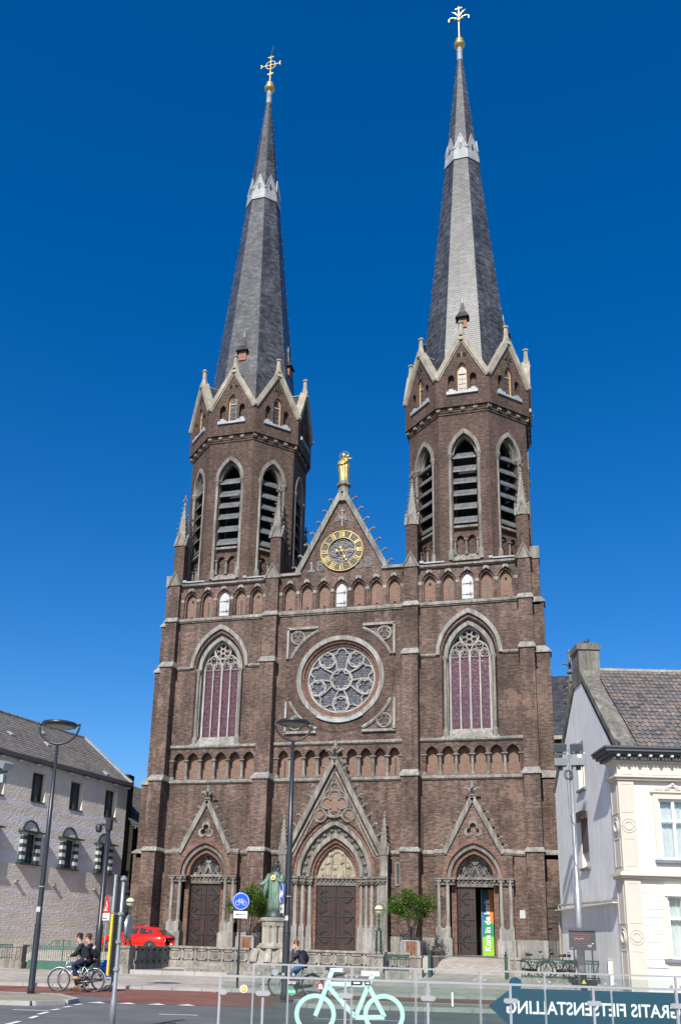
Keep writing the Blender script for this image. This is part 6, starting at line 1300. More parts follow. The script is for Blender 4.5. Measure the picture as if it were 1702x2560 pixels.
# ---------------------------------------------------------------- hoop street lamps
BLACKP = surf('anthracite_paint', (0.022, 0.026, 0.032), 0.35, 0.15, 2.0); LENS = surf('lamp_lens', (0.07, 0.075, 0.065), 0.15, 0.3, 3.0)
def hoop_lamp(x, y, H, R0, label, tilt=0.0, w=0.09):
    R_ = thing('street_lamp', label, 'street lamp', (x, y, 0.1), group='hoop street lamps'); m = M(); m.lathe([(w*1.2, 0.05), (w*1.15, 0.25), (w, 0.3), (w, 1.9), (w*0.97, 1.95), (w*0.82, 2.0), (w*0.8, 4.2), (w*0.5, H)], x, y, 12); obj('mast', m, BLACKP, R_, True)
    e = Vector((cos(YAW), sin(YAW), 0)); c = Vector((x, y, H+R0)); m = M()
    m.tube([c+e*(R0*cos(t))+Vector((0, 0, R0*sin(t)*0.98)) for t in [pi+pi*k/18 for k in range(19)]], 0.035, 8); m.tube([c-e*R0*1.04, c-e*R0*0.82], 0.045, 8); m.tube([c+e*R0*0.82, c+e*R0*1.04], 0.045, 8); obj('hoop', m, BLACKP, R_, True)
    m = M(); r = R0*0.84; m.lathe([(r*0.2, H+R0+0.075), (r*0.8, H+R0+0.07), (r, H+R0+0.045), (r, H+R0-0.05), (r*0.93, H+R0-0.06)], x, y, 24); obj('head', m, BLACKP, R_, True)
    m = M(); m.lathe([(r*0.92, H+R0-0.055), (r*0.75, H+R0-0.075), (r*0.3, H+R0-0.085)], x, y, 24); obj('lens', m, LENS, R_, True)
    for k, z in enumerate((1.98, 3.05)): m = M(); m.lathe([(w*1.08, z), (w*1.08, z+0.03)], x, y, 12); obj('clamp', m, LEAD_W if k else BLACKP, R_)
    m = M(); m.hexa([Vector((x, y, 2.35))-_fw*0+e*a+Vector((0, -b*1.0, c2)) for c2 in (0, 0.14) for a, b in ((-0.055, w*0.86), (0.055, w*0.86), (0.055, w*0.80), (-0.055, w*0.80))]); obj('number_sticker', m, WHITE, R_)
    return R_
hoop_lamp(-2.03, -27.66, 7.32, 0.62, 'tall black hoop street lamp on the traffic island at left'); hoop_lamp(4.50, -24.35, 7.95, 0.60, 'tall black hoop street lamp in front of the main portal', w=0.115)
# ---------------------------------------------------------------- signs
BLUE = surf('traffic_blue', (0.01, 0.085, 0.62), 0.35, 0.03); SIGNW = surf('sign_white', (0.82, 0.82, 0.80), 0.4, 0.02); REDS = surf('sign_red', (0.55, 0.015, 0.02), 0.4, 0.05); GALV = surf('galvanised_steel', (0.36, 0.38, 0.40), 0.4, 0.12, 3.0, metal=0.55); YEL = surf('sign_yellow', (0.80, 0.52, 0.005), 0.45, 0.05); DPANEL = surf('dark_panel', (0.05, 0.055, 0.06), 0.4, 0.2)
def facing(x, y, z, rz): return T(x, y, z) @ RZ(rz)
def bike_icon(s):                                            # line-drawn bicycle in the xz plane
    m = M(); y = 0
    for cx_ in (-0.42, 0.42): m.tube([((cx_+0.27*cos(t*pi/10))*s, y, (0.27*sin(t*pi/10))*s) for t in range(20)], 0.028*s, 4, True)
    P_ = lambda *q: [(a*s, y, b*s) for a, b in q]
    for q in (P_((-0.42, 0), (-0.24, 0.42), (-0.20, 0.52), (-0.12, 0.50)), P_((-0.24, 0.38), (0.12, 0.38)), P_((-0.24, 0.34), (0.02, 0.02)), P_((0.02, 0.02), (0.12, 0.38), (0.15, 0.48)), P_((0.02, 0.02), (0.42, 0)), P_((0.12, 0.36), (0.42, 0)), P_((0.05, 0.49), (0.27, 0.49))): m.tube(q, 0.028*s, 4)
    return mesh(m, SIGNW)
def cycle_sign(name, label, x, y, rz, z, par=None, post=True):
    R_ = thing(name, label, 'sign', (x, y, 0.1 if post else z-0.7), rz, 'blue cycle path signs'); TT = facing(x, y, 0, rz)
    if post: m = M(); m.lathe([(0.045, 0.08), (0.045, 0.9), (0.038, 0.95), (0.035, 2.62)], x, y, 8); m.lathe([(0.06, 0.9), (0.06, 1.2)], x, y, 8); obj('post', m, BLACKP, R_)
    d = M(); d.lathe([(0.30, 0), (0.315, 0.01), (0.315, 0.03), (0.30, 0.035)], n=32); put('disc', mesh(d, BLUE), R_, TT @ T(0, -0.055, z) @ RX(pi/2))
    d = M(); d.tube([(0.285*cos(t*pi/16), -0.092, 0.285*sin(t*pi/16)) for t in range(32)], 0.009, 4, True); put('rim', mesh(d, SIGNW), R_, TT @ T(0, 0, z)); put('bicycle_symbol', bike_icon(0.29), R_, TT @ T(0, -0.095, z-0.06))
    d = M(); d.box(-0.25, -0.07, -0.125, 0.25, -0.05, 0.125); put('plate', mesh(d, SIGNW), R_, TT @ T(0, 0, z-0.47)); d = M(); d.box(-0.10, -0.076, -0.014, 0.18, -0.071, 0.014); d.add([(-0.18, -0.076, 0), (-0.10, -0.076, 0.05), (-0.10, -0.076, -0.05)], [(0, 1, 2)]); put('arrow', mesh(d, IRON), R_, TT @ T(0, 0, z-0.47))
cycle_sign('cycle_path_sign', 'round blue cycle path sign with left arrow plate on black post', 1.27, -19.5, YAW, 3.10)
cycle_sign('cycle_path_sign', 'blue cycle path sign seen edge-on strapped to the lamp mast', 4.40, -24.42, YAW-radians(79), 3.16, post=False)
# roadworks warning sign
wx, wy, wr = -7.73, -12.5, radians(-42); R_ = thing('roadworks_sign', 'red triangular roadworks warning sign with white text plate turned away', 'sign', (wx, wy, 0.12), wr); TT = facing(wx, wy, 0, wr)
m = M(); m.tube([(wx, wy, 0.1), (wx, wy, 3.4)], 0.03, 6); obj('post', m, GALV, R_)
tri = [(-0.45, 2.78), (0.45, 2.78), (0, 3.62)]; tri2 = [(-0.30, 2.87), (0.30, 2.87), (0, 3.42)]
m = M(TT); m.band(tri, tri2, -0.08, -0.03, True); obj('triangle_rim', m, REDS, R_); m = M(TT); m.poly(tri2, [], -0.06); obj('triangle_face', m, SIGNW, R_)
m = M(TT); m.add([(0.02, -0.066, 2.90), (0.22, -0.066, 2.90), (0.13, -0.066, 3.04)], [(0, 1, 2)]); m.tube([(-0.16, -0.068, 2.92), (-0.08, -0.068, 3.05), (-0.06, -0.068, 3.18)], 0.022, 4); m.tube([(-0.06, -0.068, 3.17), (0.04, -0.068, 3.08), (0.12, -0.068, 2.98)], 0.015, 4); m.ball((-0.05, -0.07, 3.24), 0.035, 8, 1, 1, 0.3); obj('digging_symbol', m, IRON, R_)
m = M(TT); m.box(-0.44, -0.08, 2.44, 0.44, -0.04, 2.76); obj('plate', m, SIGNW, R_)
text('plate_text', 'uit', 0.13, IRON, R_, TT @ T(0, -0.082, 2.67) @ RX(pi/2), 0.003, 0.001); text('plate_text', 'werkverkeer', 0.11, IRON, R_, TT @ T(0, -0.082, 2.53) @ RX(pi/2), 0.003, 0.001)
# foreground silver pole with edge-on panels
bx, by = 4.47, -35.42; R_ = thing('sign_pole', 'silver foreground pole with edge-on panels and a round disc', 'sign pole', (bx, by, 0.0)); m = M(); m.lathe([(0.06, -0.02), (0.057, 0.55), (0.042, 0.62), (0.038, 1.9), (0.034, 2.86)], bx, by, 12); obj('pole', m, GALV, R_, True)
vr = radians(16.1+68); TT = facing(bx, by, 0, vr)
m = M(TT); m.box(-0.14, -0.04, 2.20, 0.30, 0.05, 2.86) if False else None
ex = Vector((cos(YAW), sin(YAW), 0)); fz = Vector((-sin(YAW), cos(YAW), 0))
def slab(o0, e1, w, e2, t, z0, z1): 
    a = o0; return [a+Vector((0, 0, z0)), a+e1*w+Vector((0, 0, z0)), a+e1*w+e2*t+Vector((0, 0, z0)), a+e2*t+Vector((0, 0, z0)), a+Vector((0, 0, z1)), a+e1*w+Vector((0, 0, z1)), a+e1*w+e2*t+Vector((0, 0, z1)), a+e2*t+Vector((0, 0, z1))]
od = (ex*0.30+fz*0.954); base = Vector((bx, by, 0))-ex*0.165-fz*0.10
for z0, z1, em, nm in ((2.16, 2.86, LEAD_W, 'upper_panel'), (1.02, 2.12, YEL, 'lower_panel')):
    m = M(); m.hexa(slab(base+ex*0.035, od, 0.34, ex, 0.03, z0, z1)); P_ = obj(nm, m, DPANEL, R_); m = M(); m.hexa(slab(base, ex, 0.05, fz, 0.05, z0-0.01, z1+0.01)); obj('panel_edge', m, em, P_)
for z in (1.12, 1.62, 2.14, 2.80): m = M(); m.bar(Vector((bx, by, z)), base+ex*0.2+Vector((0, 0, z)), 0.035); m.lathe([(0.065, z-0.03), (0.065, z+0.03)], bx, by, 10); obj('bracket', m, GALV, R_)
d = M(); d.lathe([(0.20, 0), (0.225, 0.012), (0.225, 0.05), (0.20, 0.06)], n=28); put('round_disc', mesh(d, GALV), R_, T(bx+0.16, by-0.02, 1.90) @ RZ(radians(101)) @ RX(pi/2))
# short dark mast with spotlight, and lights at the far left edge
mx, my = -8.15, -12.3; R_ = thing('dark_mast', 'short black mast with a small spotlight beside the roadworks sign', 'mast', (mx, my, 0.15)); m = M(); m.lathe([(0.16, 0.1), (0.16, 2.2), (0.13, 2.25), (0.11, 6.95)], mx, my, 10); obj('mast', m, BLACKP, R_, True); m = M(); m.bar((mx, my, 6.85), (mx-0.42, my, 6.85), 0.10, 0.12); m.box(mx-0.10, my-0.14, 6.6, mx+0.14, my+0.14, 7.1); obj('arm', m, BLACKP, R_); m = M(); m.ball((mx-0.50, my-0.02, 6.72), 0.17, 12); m.lathe([(0.12, 6.5), (0.17, 6.72)], mx-0.50, my-0.02, 12); obj('spotlight', m, BLACKP, R_, True)
fx, fy = -5.05, -26.1; R_ = thing('edge_floodlight_mast', 'grey floodlight and box on a mast cut off by the left picture edge', 'floodlight', (fx, fy, 0.1)); m = M(); m.lathe([(0.07, 0.05), (0.05, 7.2)], fx, fy, 8); obj('mast', m, GALV, R_); m = M(T(fx+0.25, fy, 7.02) @ RZ(-0.5) @ RY(0.35)); m.box(-0.22, -0.18, -0.10, 0.2, 0.18, 0.12); obj('lamp_head', m, surf('grey_housing', (0.19, 0.21, 0.225), 0.5, 0.1), R_); m = M(); m.bar((fx, fy, 6.8), (fx+0.32, fy, 6.82), 0.06); obj('bracket', m, BLACKP, R_); m = M(); m.box(fx+0.0, fy-0.1, 6.45, fx+0.26, fy+0.1, 6.72); obj('control_box', m, surf('pale_grey_box', (0.3, 0.34, 0.36), 0.5, 0.1), R_)
# floodlight pole and information board by the grey gable
FLG = surf('flood_housing', (0.085, 0.105, 0.115), 0.45, 0.15); px_, py_ = 13.17, -11.6
R_ = thing('floodlight_pole', 'pale steel pole with four floodlights before the grey gable wall', 'floodlight pole', (px_, py_, 0.45)); m = M(); m.lathe([(0.16, 0.4), (0.15, 4.2), (0.11, 4.25), (0.075, 10.1)], px_, py_, 12); obj('pole', m, GALV, R_, True); m = M(); m.bar((px_-0.62, py_, 9.9), (px_+0.62, py_, 9.9), 0.05, 0.07); m.bar((px_-0.45, py_, 9.42), (px_+0.45, py_, 9.42), 0.04); obj('crossarm', m, GALV, R_)
for k, (dx, z, tl) in enumerate(((-0.42, 10.16, 0.5), (0.28, 10.14, 0.5), (-0.42, 9.48, -0.15), (0.30, 9.48, -0.15))):
    m = M(T(px_+dx, py_-0.12, z) @ RZ(0.15 if dx < 0 else -0.1) @ RX(tl)); m.hexa([(-0.27, -0.14, -0.16), (0.27, -0.14, -0.16), (0.22, 0.2, -0.13), (-0.22, 0.2, -0.13), (-0.27, -0.14, 0.17), (0.27, -0.14, 0.17), (0.22, 0.2, 0.12), (-0.22, 0.2, 0.12)]); m.box(-0.1, 0.1, -0.28, 0.1, 0.22, -0.1); F_ = obj('floodlight', m, FLG, R_)
m = M(); 
for k in range(5): m.tube([(px_-0.18+0.03*k+0.13*cos(t*pi/8), py_-0.12, 8.95+0.2*sin(t*pi/8)) for t in range(16)], 0.014, 4, True)
m.tube([(px_-0.2, py_-0.1, 8.8), (px_-0.16, py_-0.1, 7.6), (px_-0.1, py_-0.1, 7.0), (px_+0.06, py_-0.14, 6.8), (px_-0.05, py_-0.16, 5.4), (px_+0.12, py_-0.16, 4.6)], 0.012, 4); obj('cable_coil', m, IRON, R_)
R_ = thing('information_board', 'dark information board with red lines of text under a small canopy', 'information board', (13.23, -12.4, 0.45)); y = -12.4
for x in (12.9, 13.6): m = M(); m.tube([(x, y, 0.4), (x, y, 1.8)], 0.025, 6); obj('post', m, IRON, R_)
m = M(); m.box(12.73, y-0.05, 1.76, 13.76, y+0.03, 2.51); obj('panel', m, surf('dark_glass_panel', (0.06, 0.072, 0.08), 0.25, 0.1), R_); m = M(); m.box(12.60, y-0.16, 2.54, 13.88, y+0.16, 2.62); obj('canopy', m, CORN, R_)
RT_ = surf('dim_red_print', (0.20, 0.045, 0.06), 0.5, 0.2)
for k in range(6): m = M(); m.box(12.92, y-0.056, 2.34-0.085*k, 13.56-0.1*(k == 5), y-0.051, 2.37-0.085*k); obj('text_line', m, RT_, R_)
m = M(); m.tube([(13.52+0.07*sin(t)**3*1.0, y-0.058, 1.93+0.05*(0.81*cos(t)-0.31*cos(2*t)-0.12*cos(3*t))) for t in [k*pi/9 for k in range(18)]], 0.008, 4, True); m.tube([(12.95, y-0.058, 2.18), (13.05, y-0.058, 2.21), (13.12, y-0.058, 2.17), (13.24, y-0.058, 2.22), (13.3, y-0.058, 2.19)], 0.006, 4); m.box(13.60, y-0.056, 2.01, 13.68, y-0.051, 2.03); m.ball((12.83, y-0.055, 1.83), 0.02, 6); obj('graffiti', m, SIGNW, R_)
# cabinet and bin by the cream house
R_ = thing('utility_cabinet', 'white utility cabinet beside the green railing and bin', 'cabinet', (14.42, -11.4, 0.45)); m = M(); m.box(14.2, -11.6, 0.45, 14.66, -11.2, 1.4); obj('body', m, SIGNW, R_); m = M(); m.box(14.17, -11.64, 1.4, 14.69, -11.16, 1.47); obj('lid', m, KERB, R_); m = M(); m.box(14.30, -11.615, 1.0, 14.36, -11.6, 1.06); obj('lock_plate', m, YEL, R_)
R_ = thing('litter_bin', 'black litter bin in front of the cream house corner', 'bin', (14.86, -12.3, 0.4)); m = M(); m.hexa([(14.68, -12.5, 0.35), (15.02, -12.5, 0.35), (15.02, -12.1, 0.35), (14.68, -12.1, 0.35), (14.66, -12.52, 1.0), (15.04, -12.52, 1.0), (15.04, -12.08, 1.0), (14.66, -12.08, 1.0)]); obj('body', m, BLACKP, R_); m = M(); m.box(14.64, -12.54, 1.0, 15.06, -12.06, 1.06); obj('rim', m, IRON, R_)
# banner in the right door
R_ = thing('church_banner', 'tall coloured banner reading Kom in de kerk inside the half open right door', 'banner', (8.45, 1.5, 1.33)); bt_ = [(1.33, 2.35, (0.22, 0.50, 0.03), 0.0), (2.35, 3.1, (0.0, 0.27, 0.10), 0.0), (3.1, 4.9, (0.0, 0.12, 0.20), 0.0)]
for z0, z1, c_, _ in bt_: m = M(); m.box(8.10, 1.54, z0, 8.72, 1.56, z1); obj('colour_field', m, surf('banner_colour', c_, 0.6, 0.05), R_)
m = M(); m.box(8.50, 1.525, 3.05, 8.72, 1.538, 4.9); obj('colour_field', m, surf('banner_orange', (0.75, 0.20, 0.01), 0.6, 0.05), R_); m = M(); m.box(8.10, 1.525, 2.35, 8.2, 1.538, 3.5); obj('colour_field', m, surf('banner_blue', (0.01, 0.16, 0.30), 0.6, 0.05), R_)
text('lettering', 'Kom in de kerk', 0.44, SIGNW, R_, T(8.40, 1.515, 1.55) @ RY(-pi/2) @ RX(pi/2), 0.012, 0.004, 'LEFT')
m = M(); m.tube([(8.08, 1.55, 1.3), (8.08, 1.55, 4.95)], 0.02, 6); obj('stand', m, GALV, R_)
# ---------------------------------------------------------------- glass balustrades of the bicycle parking
RAILM = surf('pale_steel_rail', (0.40, 0.40, 0.42), 0.4, 0.05, 3.0, metal=0.3); TGL = clear_glass('greenish_glass', (0.885, 0.935, 0.915), 0.16)
MINT = surf('mint_film', (0.52, 0.74, 0.68), 0.55, 0.02); TEAL = surf('petrol_film', (0.003, 0.058, 0.098), 0.5, 0.04)
def glass_rail(label, o, ang, zt, zb, posts, clamps, end):
    e = Vector((cos(ang), sin(ang), 0)); TT = T(o[0], o[1], 0) @ RZ(ang); R_ = thing('glass_balustrade', label, 'balustrade', (o[0], o[1], 0), ang, 'glass balustrades of the bicycle parking')
    m = M(TT); m.box(-0.02, -0.022, zt-0.032, end, 0.022, zt); obj('top_rail', m, RAILM, R_)
    for s_ in posts: m = M(TT); m.box(s_-0.017, -0.022, zb, s_+0.017, 0.022, zt-0.032); obj('post', m, RAILM, R_)
    ps = list(posts)+[end]
    for a, b in zip(ps[:-1], ps[1:]):
        m = M(TT); m.box(a+0.045, -0.006, zb+0.06, b-0.045, 0.006, zt-0.09); obj('glass_panel', m, TGL, R_)
    for s_ in posts:
        for z in clamps: 
            m = M(TT)
            if zt < 1.25:
                m.T = TT @ T(s_, -0.04, z) @ RX(pi/2)
                for d in (-1, 1): m.lathe([(0.036, -0.008), (0.036, 0.008)], d*0.075 if s_ > 0.1 or d > 0 else 0.03, 0, 14)
                m.T = TT; m.box(s_-(0.075 if s_ > 0.1 else 0), -0.05, z-0.036, s_+0.075, -0.033, z+0.036)
                for d in (-1, 1): m.ball((s_+d*0.075, -0.053, z-0.008), 0.008, 6)
            else:
                for d in (-1, 1):
                    m = M(TT @ T(s_+d*0.10, -0.02, z) @ RX(pi/2)); m.lathe([(0.03, -0.015), (0.034, 0.0), (0.022, 0.015)], 0, 0, 12); obj('glass_clamp', m, RAILM, R_)
                continue
            obj('glass_clamp', m, RAILM, R_)
    return R_, TT
zf = 1.20; RF, TF = glass_rail('near glass balustrade with pale steel posts and oval clamps', (7.64, -38.25), radians(16.1), 1.205, -0.5, [0.0, 0.655, 1.90, 3.15, 4.40, 5.66, 6.92], [0.955, 0.1], 8.3)
RB, TB = glass_rail('far glass balustrade bearing the mint bicycle and blue arrow sign', (6.80, -34.18), radians(16.1), 1.30, -0.5, [0.0, 0.68, 1.915, 3.165, 4.42, 5.68, 6.97, 8.25], [1.10], 9.4)
m = M(TB)                                                   # mint bicycle pictogram
def strip(a, b, w): m.bar((a[0], 0.010, a[1]), (b[0], 0.010, b[1]), w, 0.004, up=(0, 1, 0))
def ribbon(pts, w):
    L_, R2 = [], []
    for k in range(len(pts)):
        p = Vector((*pts[max(k-1, 0)],)); q = Vector((*pts[min(k+1, len(pts)-1)],)); t = (q-p).normalized(); n = Vector((-t.y, t.x))*w/2; c = Vector(pts[k]); L_.append(c+n); R2.append(c-n)
    m.band([tuple(p) for p in L_], [tuple(p) for p in R2], -0.0135, -0.0105)
for cxx, czz in ((1.22, 0.39), (2.55, 0.42)): m.band([(cxx+0.40*cos(t*pi/24), czz+0.38*sin(t*pi/24)) for t in range(48)], [(cxx+0.315*cos(t*pi/24), czz+0.295*sin(t*pi/24)) for t in range(48)], -0.0125, -0.0095, True)
ribbon([(1.22, 0.36), (1.34, 0.66), (1.53, 1.20)], 0.085); ribbon([(1.49, 1.215), (1.74, 1.215)], 0.07); ribbon([(1.46, 0.955), (2.24, 0.955)], 0.08); ribbon([(1.44, 0.93), (2.0, 0.36)], 0.085); ribbon([(2.0, 0.37), (2.32, 1.14)], 0.085); ribbon([(2.0, 0.355), (2.56, 0.375)], 0.085); ribbon([(2.25, 0.93), (2.56, 0.38)], 0.085); ribbon([(2.10, 1.17), (2.46, 1.17)], 0.095)
obj('bicycle_pictogram', m, MINT, RB)
m = M(TB); m.poly([(4.57, 0.64), (5.02, 0.975), (9.3, 0.985), (9.3, 0.0), (5.2, 0.0), (5.2, 0.10)], [], -0.0105); m.poly(circ(5.11, 1.06, 0.125, 24), [], -0.011); AS = obj('arrow_sign', m, TEAL, RB)
me = lead_text('GRATIS FIETSENSTALLING', 0.33, 0.006, 0.001, 'LEFT'); wdt = max(v.co.x for v in me.vertices); me.materials.append(SIGNW)
put('lettering', me, RB, TB @ T(8.30, -0.014, 0.62) @ SC(-(8.30-4.92)/wdt, 1, 1) @ RX(pi/2))
# stickers on the glass
def sticker(name, mt, par, TTm, s_, z, w, h=None, rnd=False, y=-0.012):
    q = M()
    if rnd: q.lathe([(w, -0.002), (w, 0.002)], n=24); return put(name, mesh(q, mt), par, TTm @ T(s_, y, z) @ RX(pi/2))
    q.box(-w, -0.002, -h, w, 0.002, h); return put(name, mesh(q, mt), par, TTm @ T(s_, y, z))
ORG = surf('orange_sticker', (0.85, 0.38, 0.06), 0.5, 0.03); GRS = surf('green_sticker', (0.03, 0.36, 0.20), 0.5, 0.03); RDS = surf('dark_red_sticker', (0.36, 0.03, 0.04), 0.5, 0.03); BKS = surf('black_sticker', (0.03, 0.02, 0.025), 0.5, 0.03)
sticker('sticker', SIGNW, RF, TF, 0.36, 1.01, 0.058, rnd=True); sticker('sticker', ORG, RF, TF, 0.36, 1.01, 0.048, rnd=True, y=-0.016); q = M(TF); q.tube([(0.34, -0.02, 1.02), (0.355, -0.02, 0.995), (0.385, -0.02, 1.0)], 0.007, 4); q.tube([(0.36, -0.02, 1.035), (0.375, -0.02, 1.02)], 0.005, 4); obj('sticker_drawing', q, SIGNW, RF)
sticker('sticker', BKS, RF, TF, 1.09, 1.12, 0.055, 0.04); text('sticker_text', 'DE FLEX', 0.05, SIGNW, RF, TF @ T(1.09, -0.016, 1.12) @ SC(0.62, 1, 1.2) @ RX(pi/2), 0.001, 0.0005)
sticker('sticker', GRS, RF, TF, 1.09, 0.99, 0.056, rnd=True); text('sticker_text', 'STUEN', 0.042, SIGNW, RF, TF @ T(1.09, -0.016, 0.99) @ SC(0.85, 1, 1) @ RX(pi/2), 0.0008, 0.0005)
sticker('sticker', RDS, RF, TF, 1.52, 1.08, 0.056, rnd=True); q = M(TF); q.add([(1.485, -0.017, 1.095), (1.555, -0.017, 1.095), (1.52, -0.017, 1.118)], [(0, 1, 2)]); q.box(1.485, -0.018, 1.045, 1.555, -0.016, 1.055)
for k in range(3): q.box(1.494+0.022*k, -0.018, 1.055, 1.505+0.022*k, -0.016, 1.092)
obj('sticker_temple', q, SIGNW, RF)
sticker('sticker', BKS, RF, TF, 2.07, 1.14, 0.085, 0.03); sticker('sticker', BKS, RF, TF, 2.235, 1.143, 0.047, 0.03); q = M(TF); q.box(2.02, -0.017, 1.135, 2.12, -0.015, 1.155); q.box(2.21, -0.017, 1.135, 2.26, -0.015, 1.155); obj('sticker_print', q, SIGNW, RF)
sticker('sticker', LEAD_W, RB, TB, 0.42, 1.14, 0.065, rnd=True, y=-0.014)
for s_, z, h in ((3.52, 0.95, 0.10),): sticker('tape_scrap', SIGNW, RF, TF, s_, z, 0.012, h)
R_ = None
wt = thing('warning_decal_post', 'short dark post with yellow warning triangle behind the railing', 'post', (13.2, -14.2, 0.3)); m = M(); m.box(13.08, -14.3, 0.2, 13.32, -14.1, 0.95); obj('body', m, BLACKP, wt); m = M(); m.add([(13.12, -14.306, 0.55), (13.28, -14.306, 0.55), (13.20, -14.306, 0.70)], [(0, 1, 2)]); obj('warning_triangle', m, YEL, wt)
# ================================================================ BICYCLES, PEOPLE, CAR, PLANTS
RUB = surf('tyre_rubber', (0.022, 0.022, 0.024), 0.75, 0.15); CHROME = surf('bright_steel', (0.34, 0.35, 0.37), 0.3, 0.15, metal=0.7); SADB = surf('black_leather', (0.02, 0.02, 0.02), 0.5, 0.1)
def wheel_meshes(r):
    t = M(); t.tube([(r*cos(k*pi/20), 0, r*sin(k*pi/20)) for k in range(40)], 0.02, 7, True)
    q = M(); q.tube([((r-0.03)*cos(k*pi/20), 0, (r-0.03)*sin(k*pi/20)) for k in range(40)], 0.013, 5, True)
    s = M(); s.tube([(0, -0.05, 0), (0, 0.05, 0)], 0.025, 8)
    for k in range(18): g = k*pi/9; s.tube([(0.02*cos(g+1.2), 0.03*(-1)**k, 0.02*sin(g+1.2)), ((r-0.03)*cos(g), 0, (r-0.03)*sin(g))], 0.0028, 3, caps=False)
    return mesh(t, RUB, True), mesh(q, CHROME), mesh(s, CHROME)
WH = wheel_meshes(0.345)
BIKES = 'bicycles in the street'
def bicycle(label, x, y, z, rz, mat, cat='bicycle', ladies=True, rack=True, lean=0.0, extra=None, group=BIKES, steer=0.0):
    R_ = thing('bicycle', label, cat, (x, y, z), rz, group); TT = T(x, y, z) @ RZ(rz) @ RX(lean); P = lambda *q: [Vector(p) for p in q]
    ra, fa, bb = (-0.48, 0, 0.345), (0.62, 0, 0.345), (0.0, 0, 0.29); st, hd, hb = (-0.17, 0, 0.86), (0.40, 0, 0.92), (0.46, 0, 0.70)
    m = M(TT); m.tube([bb, st], 0.018, 7); m.tube([bb, hb], 0.02, 7)
    m.tube([(-0.12, 0, 0.72) if not ladies else (-0.06, 0, 0.48), hd if not ladies else (0.42, 0, 0.84)], 0.018, 7); m.tube([hd, hb], 0.022, 7)
    for s2 in (-1, 1): m.tube([(0, s2*0.03, 0.29), (-0.48, s2*0.06, 0.345)], 0.011, 6); m.tube([(-0.15, s2*0.02, 0.78), (-0.48, s2*0.06, 0.345)], 0.009, 6); m.tube([(0.46, s2*0.04, 0.70), (0.55, s2*0.055, 0.50), (0.62, s2*0.055, 0.345)], [0.014, 0.012, 0.009], 6)
    obj('frame', m, mat, R_, True)
    for c in (ra, fa):
        mt = TT @ T(*c); W_ = put('wheel', WH[2], R_, mt); 
        for nm, me in (('tyre', WH[0]), ('rim', WH[1])): o = put(nm, me, None); o.parent = W_
    for c, a0, a1 in ((ra, 0.35, 3.3), (fa, 0.2, 2.4)): m = M(TT); m.tube([(c[0]+0.375*cos(a0+(a1-a0)*k/12), 0, c[2]+0.375*sin(a0+(a1-a0)*k/12)) for k in range(13)], 0.02, 5, sq=0.5); obj('mudguard', m, mat, R_, True)
    m = M(TT); m.tube([(-0.17, 0, 0.84), (-0.185, 0, 0.93)], 0.013, 6); m.tube([(-0.32, 0, 0.955), (-0.2, 0, 0.965), (-0.02, 0, 0.945)], [0.075, 0.07, 0.025], 8, sq=0.55); obj('saddle', m, SADB, R_, True)
    m = M(TT); m.tube([hd, (0.39, 0, 1.04)], 0.013, 6); m.tube([(0.30, -0.28, 1.08), (0.40, -0.22, 1.10), (0.43, -0.05, 1.05), (0.43, 0.05, 1.05), (0.40, 0.22, 1.10), (0.30, 0.28, 1.08)], 0.012, 6); obj('handlebar', m, CHROME, R_, True)
    for s2 in (-1, 1): m = M(TT); m.tube([(0.34, s2*0.255, 1.09), (0.24, s2*0.305, 1.06)], 0.018, 6); obj('grip', m, SADB, R_)
    m = M(TT); m.tube([(0, -0.06, 0.29), (0, 0.06, 0.29)], 0.02, 8); m.tube([(0.09*cos(t*pi/8), -0.055, 0.29+0.09*sin(t*pi/8)) for t in range(16)], 0.008, 4, True)
    for s2, g in ((-1, -0.9), (1, 2.24)): e = (0.17*cos(g), s2*0.075, 0.29+0.17*sin(g)); m.tube([(0, s2*0.07, 0.29), e], 0.01, 5); m.box(e[0]-0.05, e[1]-0.02+s2*0.03, e[2]-0.012, e[0]+0.05, e[1]+0.05*1+s2*0.03-0.02, e[2]+0.012)
    obj('crank', m, SADB, R_); m = M(TT); m.hexa([(-0.50, -0.075, 0.31), (0.10, -0.075, 0.20), (0.10, -0.055, 0.20), (-0.50, -0.055, 0.31), (-0.50, -0.075, 0.38), (0.10, -0.075, 0.38), (0.10, -0.055, 0.38), (-0.50, -0.055, 0.38)]); obj('chain_guard', m, SADB, R_)
    m = M(TT); m.ball((0.52, 0, 0.80), 0.045, 8); obj('lamp', m, CHROME, R_); m = M(TT); m.box(-0.90, -0.03, 0.62, -0.87, 0.03, 0.67); obj('rear_light', m, REDS, R_)
    if rack:
        m = M(TT)
        for s2 in (-1, 1): m.tube([(-0.22, s2*0.05, 0.74), (-0.84, s2*0.07, 0.75)], 0.007, 4); m.tube([(-0.48, s2*0.07, 0.36), (-0.60, s2*0.07, 0.75)], 0.006, 4); m.tube([(-0.48, s2*0.07, 0.36), (-0.78, s2*0.07, 0.75)], 0.006, 4)
        for k in range(4): m.bar((-0.36-0.14*k, -0.07, 0.75), (-0.36-0.14*k, 0.07, 0.75), 0.01)
        m.tube([(-0.05, 0.06, 0.25), (-0.12, 0.12, 0.02)], 0.008, 4); obj('carrier_rack', m, SADB, R_)
    return R_, TT
